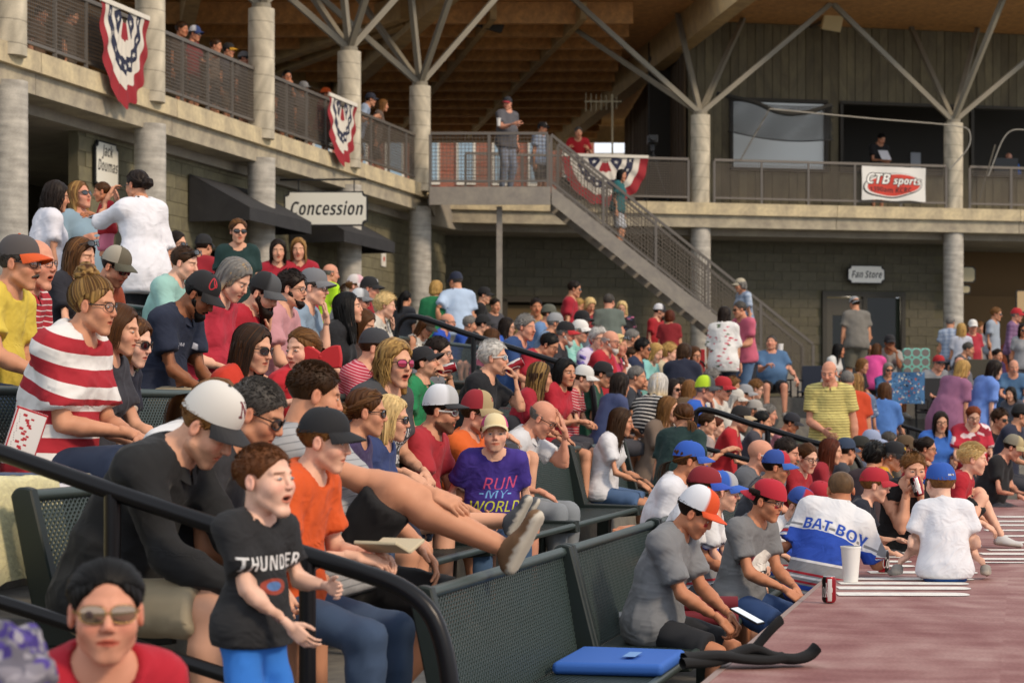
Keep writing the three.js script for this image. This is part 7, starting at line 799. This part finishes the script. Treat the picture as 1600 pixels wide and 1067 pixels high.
// ---------- small things ----------
const grip = (o, i, out = .085, palm = .035) => o.localToWorld(o.J.wr[i].clone().addScaledVector(o.J.hdir[i], out * o.J.S).addScaledVector(o.J.hpn[i], palm * o.J.S));
function can(label, pos, rx = 0, rz = 0, turn = 0) {
  const o = thing('drink_can', label, 'can', pos, turn, 'soft drink cans'); o.rotation.set(rx, turn, rz, 'YXZ');
  const t = can.t ??= canvas(256, 128, (x, W, H) => { x.fillStyle = '#8e1420'; x.fillRect(0, 0, W, H); x.fillStyle = '#c9c6c0'; x.beginPath(); x.ellipse(W * .3, H * .5, 20, 46, .5, 0, 7); x.fill(); x.fillStyle = '#1a1416'; x.fillRect(W * .6, 0, W * .16, H); x.fillStyle = '#d5d2cc'; x.fillRect(W * .8, H * .2, W * .1, H * .6); x.font = 'italic bold 40px serif'; x.fillStyle = '#d9d6d0'; x.fillText('Coke', W * .02, H * .62); x.fillText('Coke', W * .52, H * .62); });
  part('can_wall', new THREE.LatheGeometry([[.026, 0], [.033, .012], [.033, .105], [.0275, .119]].map(([a, b]) => new THREE.Vector2(a, b)), 24), can.m ??= new THREE.MeshStandardMaterial({ map: t, roughness: .3, metalness: .45, side: THREE.DoubleSide }), o); part('lid', new THREE.LatheGeometry([[0, .117], [.024, .117], [.0275, .121], [.0275, .119]].map(([a, b]) => new THREE.Vector2(a, b)), 24), M('#b9b9b9', .3, .8), o); part('tab', box(.012, .002, .022, 0, .1195, .006), M('#c9c9c9', .3, .8), o);
}
function cup(label, pos, h = .18, straw) { const o = thing('foam_cup', label, 'cup', pos, 0, 'white foam cups'); part('cup_wall', new THREE.LatheGeometry([[0, .004], [.036, .003], [.036, 0], [.05, h * .93], [.053, h * .95], [.053, h], [.049, h]].map(([a, b]) => new THREE.Vector2(a * h / .18, b)), 28), M('#d6d5d2', .75), o); if (straw) part('straw', bar(V(0, h * .4, 0), V(.015, h * 1.6, .02), .008), M('#c9a0a0', .5), o); }
const RY = .565, onRoof = (px, py) => at(px, py, .895 * F / (py - HY)).setY(RY);
cup('tall white foam cup standing on the dugout roof', onRoof(1330, 909), .185); can('red soft drink can standing at the dugout roof edge', onRoof(1296, 941), 0, 0, .9); can('dark soft drink can beside the foam cup on the roof', onRoof(1381, 894), 0, 0, 2.6);
{ const p = grip(cokeBoy, 0, .07, .04); can('red can at the lips of the boy in black cap', p, 0, -1.3, 0); can('red can in the hand of the white haired person', grip(drinkW, 0, .07, .035), 0, -1.1, 0); const q = canBoy.localToWorld(canBoy.J.head.clone().add(V(0, -.16, .13))); can('red can held by the boy in the black tank top', q, -.3, 0, 1); cup('white cup with straw held by the child in jersey', grip(straw, 0, .06, .04).add(V(0, -.08, 0)), .15, 1); }
{ const p = at(1589, 782, 19.6), o = thing('drink_bottle', 'clear plastic bottle with blue label and red drink behind the dugout', 'bottle', V(p.x, RY, -20.4)); part('bottle_wall', new THREE.LatheGeometry([[0, 0], [.033, 0], [.036, .02], [.034, .1], [.036, .15], [.03, .19], [.014, .225], [.014, .24]].map(([a, b]) => new THREE.Vector2(a, b)), 20), new THREE.MeshPhysicalMaterial({ color: 0xe8eef2, roughness: .08, transmission: .85, thickness: 0 }), o); part('drink', new THREE.CylinderGeometry(.031, .031, .09, 18).translate(0, .05, 0), M('#8a2a1c', .3), o); part('label_band', new THREE.CylinderGeometry(.0365, .0365, .05, 18, 1, true).translate(0, .125, 0), M('#3a6cb4', .6), o); part('lid', new THREE.CylinderGeometry(.015, .015, .02, 14).translate(0, .25, 0), M('#d8d8d8', .5), o); }
function phone(label, pos, q, lit) { const o = thing('phone', label, 'phone', pos, 0, 'mobile phones'); o.quaternion.copy(q); part('case', new RoundedBoxGeometry(.074, .15, .009, 2, .004), mBlack, o); part('screen', box(.066, .138, .001, 0, 0, .0052), lit ? new THREE.MeshStandardMaterial({ color: 0x99a0a8, emissive: 0xdfe6ee, emissiveIntensity: .55 }) : M('#20242a', .1), o); }
const eq = (x, y, z) => new THREE.Quaternion().setFromEuler(new THREE.Euler(x, y, z, 'YXZ'));
phone('lit phone held by the boy in grey tee', phoneBoy.localToWorld(phoneBoy.J.wr[0].clone().add(phoneBoy.J.wr[1]).multiplyScalar(.5).add(V(0, .01, .1))), eq(-1.15, 1.0, 0), 1); phone('dark phone held by the person in navy polo', navyMan.localToWorld(navyMan.J.wr[0].clone().add(navyMan.J.wr[1]).multiplyScalar(.5).add(V(0, .02, .1))), eq(-.9, 1.2, 0)); phone('black phone in the hand of the aviator glasses person', grip(nearWoman, 0, .1, .03), eq(-.3, .6, .2));
{ const g = new RoundedBoxGeometry(.44, .05, .56, 4, .022), p = g.attributes.position; for (let i = 0; i < p.count; i++) p.setY(i, p.getY(i) + .008 * N3(p.getX(i) * 6, 1, p.getZ(i) * 6) - (Math.abs(p.getX(i)) > .2 || Math.abs(p.getZ(i)) > .19 ? .008 : 0) - .012 * Math.exp(-((p.getX(i) - .08) ** 2) * 900)); g.computeVertexNormals(); const o = thing('seat_cushion', 'royal blue padded seat cushion on the front bench', 'cushion', ST(-1.56, .462, 8.05), RT); part('pad', g, M('#2a5fb4', .75), o); part('printed_mark', box(.05, .001, .16, .06, .0285, .06), M('#6f97cc', .8), o); }
{ const o = thing('folded_chair', 'dark red rolled folding chair lying on the front bench', 'folding chair', ST(-1.62, .5, 9.35), RT + .2); for (const [x, y] of [[0, 0], [.07, .0], [.035, .065]]) part('rolled_tube', new THREE.CylinderGeometry(.038, .038, .5, 14).rotateZ(1.57).translate(.1, y, x), M('#6a1220', .8), o); part('end_cap', new THREE.CylinderGeometry(.025, .025, .05, 12).rotateZ(1.57).translate(-.17, 0, 0), M('#8d8d8d', .4, .6), o); }
{ const q = onRoof(1165, 1040), o = thing('crumpled_strap', 'crumpled black cloth strap lying on the near corner of the dugout roof', 'strap', q, .15), m = M('#0b090a', .95), band = (pts, w) => tube(pts.map((a) => V(a[0], a[1] / 1.5 + .006, a[2] / w)), .013, 40, 8).scale(1, 1.5, w); part('band', band([[-.24, .01, .06], [-.12, .012, .03], [-.04, .03, .0], [.03, .05, .0], [.1, .022, .01], [.18, .014, .02], [.23, .03, .02], [.25, .055, .03]], 4), m, o); part('band', band([[-.22, .02, .0], [-.1, .03, .02], [-.02, .02, .03], [.06, .015, .03], [.13, .02, .02]], 5), m, o); part('upright_tab', band([[.03, .045, .0], [.06, .08, .0], [.095, .12, .005], [.13, .15, .0]], 2.2), m, o); }
// towels, magazine and bundle at the left
function cloth(w, d, drop, s) { const g = new THREE.PlaneGeometry(w, d, 36, 30).rotateX(-Math.PI / 2), p = g.attributes.position; for (let i = 0; i < p.count; i++) { let x = p.getX(i), z = p.getZ(i), y = .02 * N3(x * 5, z * 5, s) + .012 * N3(x * 12, z * 12, s + 3); const e = x - w * .1; if (e > 0) { y -= Math.min(e, drop) * .95; x = w * .1 + e * .18; } p.setXYZ(i, x, y, z); } g.computeVertexNormals(); return g; }
{ const p = at(70, 755, 7.1); single('towel', 'pale yellow towel draped over the bench back at left', 'towel', cloth(.9, 1.3, .5, 2), mottled('#c9c39a', .12, 20, .98, [3, 3], .01), V(p.x - .28, rowF[2] + .91, p.z + .25), RT); single('towel', 'bright yellow towel hanging at the left edge', 'towel', cloth(.8, .7, .6, 7), M('#e0bb1c', .98), V(p.x - .62, rowF[2] + .86, p.z + .75), RT); single('towel', 'white folded towel on the bench beside the striped top', 'towel', new RoundedBoxGeometry(.42, .05, .5, 3, .02).rotateY(.3), M('#cfccd0', .98), ST(rowS[3] + .42, rowF[3] + .46, 7.55), RT); single('seat_pad', 'blue and tan speckled seat pad under the striped top', 'cushion', new RoundedBoxGeometry(.42, .05, .45, 3, .02), new THREE.MeshStandardMaterial({ map: canvas(128, 128, (x, W) => blobs('#55627c', ['#8d8468', '#2c3c6c'], 200, 3, 7)(x, W, W)), roughness: .95 }), ST(rowS[3] + .3, rowF[3] + .5, 7.75), RT); }
{ const tx = canvas(256, 384, (x, W, H) => { x.fillStyle = '#a51c28'; x.fillRect(0, 0, W, H); x.fillStyle = '#d3d0cf'; x.fillRect(12, 16, W - 24, H - 28); x.fillStyle = '#a51c28'; for (let i = 0; i < 9; i++) { x.fillRect(60 + (i % 3) * 26, 40 + i * 34, 34, 20); x.fillRect(130 - (i % 2) * 30, 60 + i * 33, 26, 14); } x.fillStyle = '#77707c'; for (let i = 0; i < 16; i++) x.fillRect(30 + (i % 4) * 4, 50 + i * 18, 6, 8); }); const o = single('program_card', 'white and red printed program leaning on the bench back at left', 'program', new RoundedBoxGeometry(.012, .2, .14, 1, .003), new THREE.MeshStandardMaterial({ map: tx, roughness: .6 }), at(38, 680, 7.9), RT + Math.PI / 2 - .5); o.rotation.set(.1, RT + Math.PI / 2 - .6, -.3, 'YXZ'); o.geometry.rotateY(Math.PI / 2); }
{ const g = new THREE.SphereGeometry(.085, 40, 28), p = g.attributes.position; for (let i = 0; i < p.count; i++) { const x = p.getX(i), y = p.getY(i), z = p.getZ(i), k = 1 + .25 * N3(x * 18, y * 18, z * 18) + .1 * N3(x * 40, y * 40, z * 40); p.setXYZ(i, x * k, y * k * 1.2, z * k); } g.computeVertexNormals(); const c = at(14, 1062, 3.7); single('fabric_bundle', 'purple and grey printed fabric bundle at the bottom left corner', 'fabric', g, new THREE.MeshStandardMaterial({ map: canvas(256, 256, (x, W) => blobs('#5c5a66', ['#35286a', '#77747e', '#463880', '#8a8790'], 260, 5, 14)(x, W, W)), roughness: .95 }), c); }
{ const o = thing('book', 'open paperback held by the boy in orange', 'book', orangeBoy.localToWorld(orangeBoy.J.wr[0].clone().add(orangeBoy.J.wr[1]).multiplyScalar(.5).add(V(0, .02, .09))), 1.1); for (const s of [-1, 1]) part('page_block', new RoundedBoxGeometry(.1, .012, .16, 2, .004).rotateZ(s * .35).translate(s * .047, .01, 0), M('#b9ae92', .9), o); }
{ const o = thing('hair_bow', 'large red ribbon bow at the back of the girl\'s hair', 'bow', at(502, 558, 9.85), -.2), m = M('#b31c22', .7); for (const s of [-1, 1]) { const sh = new THREE.Shape(); sh.moveTo(0, -.012); sh.quadraticCurveTo(.05, -.06, .095, -.045); sh.quadraticCurveTo(.105, 0, .09, .05); sh.quadraticCurveTo(.05, .055, 0, .012); sh.closePath(); const g = new THREE.ExtrudeGeometry(sh, { depth: .02, bevelEnabled: true, bevelSize: .006, bevelThickness: .008, bevelSegments: 2 }); part('loop', s > 0 ? g : g.rotateY(Math.PI).translate(0, 0, .02), m, o); const t = new RoundedBoxGeometry(.035, .1, .008, 1, .003).rotateZ(s * .5).translate(s * .035, -.06, .0); part('tail', t, m, o); } part('knot', new THREE.SphereGeometry(.016, 12, 8).translate(0, 0, .015), m, o); }
// right side furniture
{ const p = at(1270, 640, 26.5), o = thing('slat_bench', 'grey green wooden slat bench behind the yellow polo', 'bench', V(p.x, 0, p.z), .1), m = mottled('#4e564c', .18, 9, .8, [1, 1]); for (let i = 0; i < 9; i++) part('back_slat', box(.07, .42, .025, -.58 + i * .145, .78, -.2), m, o); part('top_rail', new RoundedBoxGeometry(1.4, .1, .04, 1, .01).translate(0, 1.03, -.2), m, o); part('lower_rail', box(1.4, .06, .04, 0, .53, -.2), m, o); for (let i = 0; i < 4; i++) part('seat_slat', box(1.4, .03, .09, 0, .45, -.12 + i * .11), m, o); for (const s of [-1, 1]) { part('leg', box(.05, 1.05, .05, s * .68, .525, -.2), m, o); part('leg', box(.05, .62, .05, s * .68, .31, .26), m, o); part('armrest', new RoundedBoxGeometry(.06, .035, .52, 1, .01).translate(s * .68, .63, .04), m, o); }
  single('seat_towel', 'pale aqua towel lying on the slat bench', 'towel', new RoundedBoxGeometry(.5, .03, .32, 2, .01), M('#8fc4c8', .95), V(p.x + .1, .485, p.z + .05), .2); }
function campChair(px, py, D, label, col, turn = .2) { const p = at(px, py, D), f = Math.max(0, Math.round((p.y - .9) / .33)) * .33, o = thing('camp_chair', label, 'chair', V(p.x, f, p.z), turn, 'folding camp chairs'), m = M(col, .9), q = M('#1b1b1d', .5, .4); part('backrest', new RoundedBoxGeometry(.56, .5, .03, 2, .012).rotateX(-.2).translate(0, p.y - f - .15, -.25), m, o); part('seat', new RoundedBoxGeometry(.54, .03, .48, 2, .012).translate(0, .43, 0), m, o); for (const [x, z] of [[-.27, -.22], [.27, -.22], [-.27, .22], [.27, .22]]) part('leg', bar(V(x, .0, z), V(x * .98, z < 0 ? p.y - f : .62, z < 0 ? -.3 : z), .025), q, o); for (const s of [-1, 1]) part('armrest', box(.05, .025, .5, s * .28, .62, 0), q, o); return o; }
campChair(1206, 566, 33.2, 'dark camp chair holding the reclining person with cup', '#24262e', .1); campChair(1276, 580, 33.5, 'navy camp chair beside the store stairs', '#262d3c', -.3); campChair(1468, 600, 31.5, 'black camp chair under the red capped person', '#1d1e22', .2); campChair(1545, 570, 32.5, 'olive camp chair with small emblem at right', '#37342a', .2);
{ const tx = canvas(256, 256, (x, W) => { x.fillStyle = '#6f6a68'; x.fillRect(0, 0, W, W); x.strokeStyle = '#6fb4a6'; x.lineWidth = 12; for (let i = -1; i < 4; i++) for (let j = -1; j < 4; j++) { x.beginPath(); x.moveTo(i * 84 + 42, j * 84); x.quadraticCurveTo(i * 84 + 84, j * 84 + 10, i * 84 + 84, j * 84 + 42); x.quadraticCurveTo(i * 84 + 84, j * 84 + 74, i * 84 + 42, j * 84 + 84); x.quadraticCurveTo(i * 84, j * 84 + 74, i * 84, j * 84 + 42); x.quadraticCurveTo(i * 84, j * 84 + 10, i * 84 + 42, j * 84); x.stroke(); } }), p = at(1432, 566, 33.5); const g = new RoundedBoxGeometry(.46, .46, .08, 3, .03), uv = g.attributes.uv, q = g.attributes.position; for (let i = 0; i < uv.count; i++) uv.setXY(i, q.getX(i) / .46 + .5, q.getY(i) / .46 + .5); const o = single('patterned_cushion', 'grey cushion with teal trellis pattern on an empty chair', 'cushion', g, new THREE.MeshStandardMaterial({ map: tx, roughness: .9 }), p, .1); campChair(1432, 572, 33.8, 'folding chair carrying the trellis cushion', '#3a3a3c', .1); }
{ const p = at(1420, 606, 30), g = new THREE.PlaneGeometry(.5, .46, 20, 16), q = g.attributes.position; for (let i = 0; i < q.count; i++) q.setZ(i, .03 * Math.sin(q.getX(i) * 14) + .02 * N3(q.getX(i) * 6, q.getY(i) * 6, 2)); g.computeVertexNormals(); single('printed_blanket', 'blue printed blanket hanging over a chair at right', 'blanket', g, shirtMat('bluechar'), p, .1); }
{ const p = at(1003, 570, 27.6); const o = thing('red_board', 'red board with black curve propped in the stands', 'board', at(1090, 568, 30)); part('panel', new RoundedBoxGeometry(.22, .42, .03, 1, .01), M('#9c1a22', .8), o); part('curved_mark', new THREE.TorusGeometry(.09, .012, 6, 20, 3.6).translate(.02, -.05, .02), mBlack, o); }
cup('white foam cup held by the reclining person in blue', at(1219, 557, 32.3), .2); cup('white cup in the hand of the person on the landing', at(779, 197, 39.3), .15);
{ const o = single('papers', 'white papers in the hands of the press box reader', 'paper', box(.24, .3, .004).rotateX(-.7), M('#c4c8d2', .9), at(1383, 242, 46.1), .3); }
renderer.render(scene, camera);
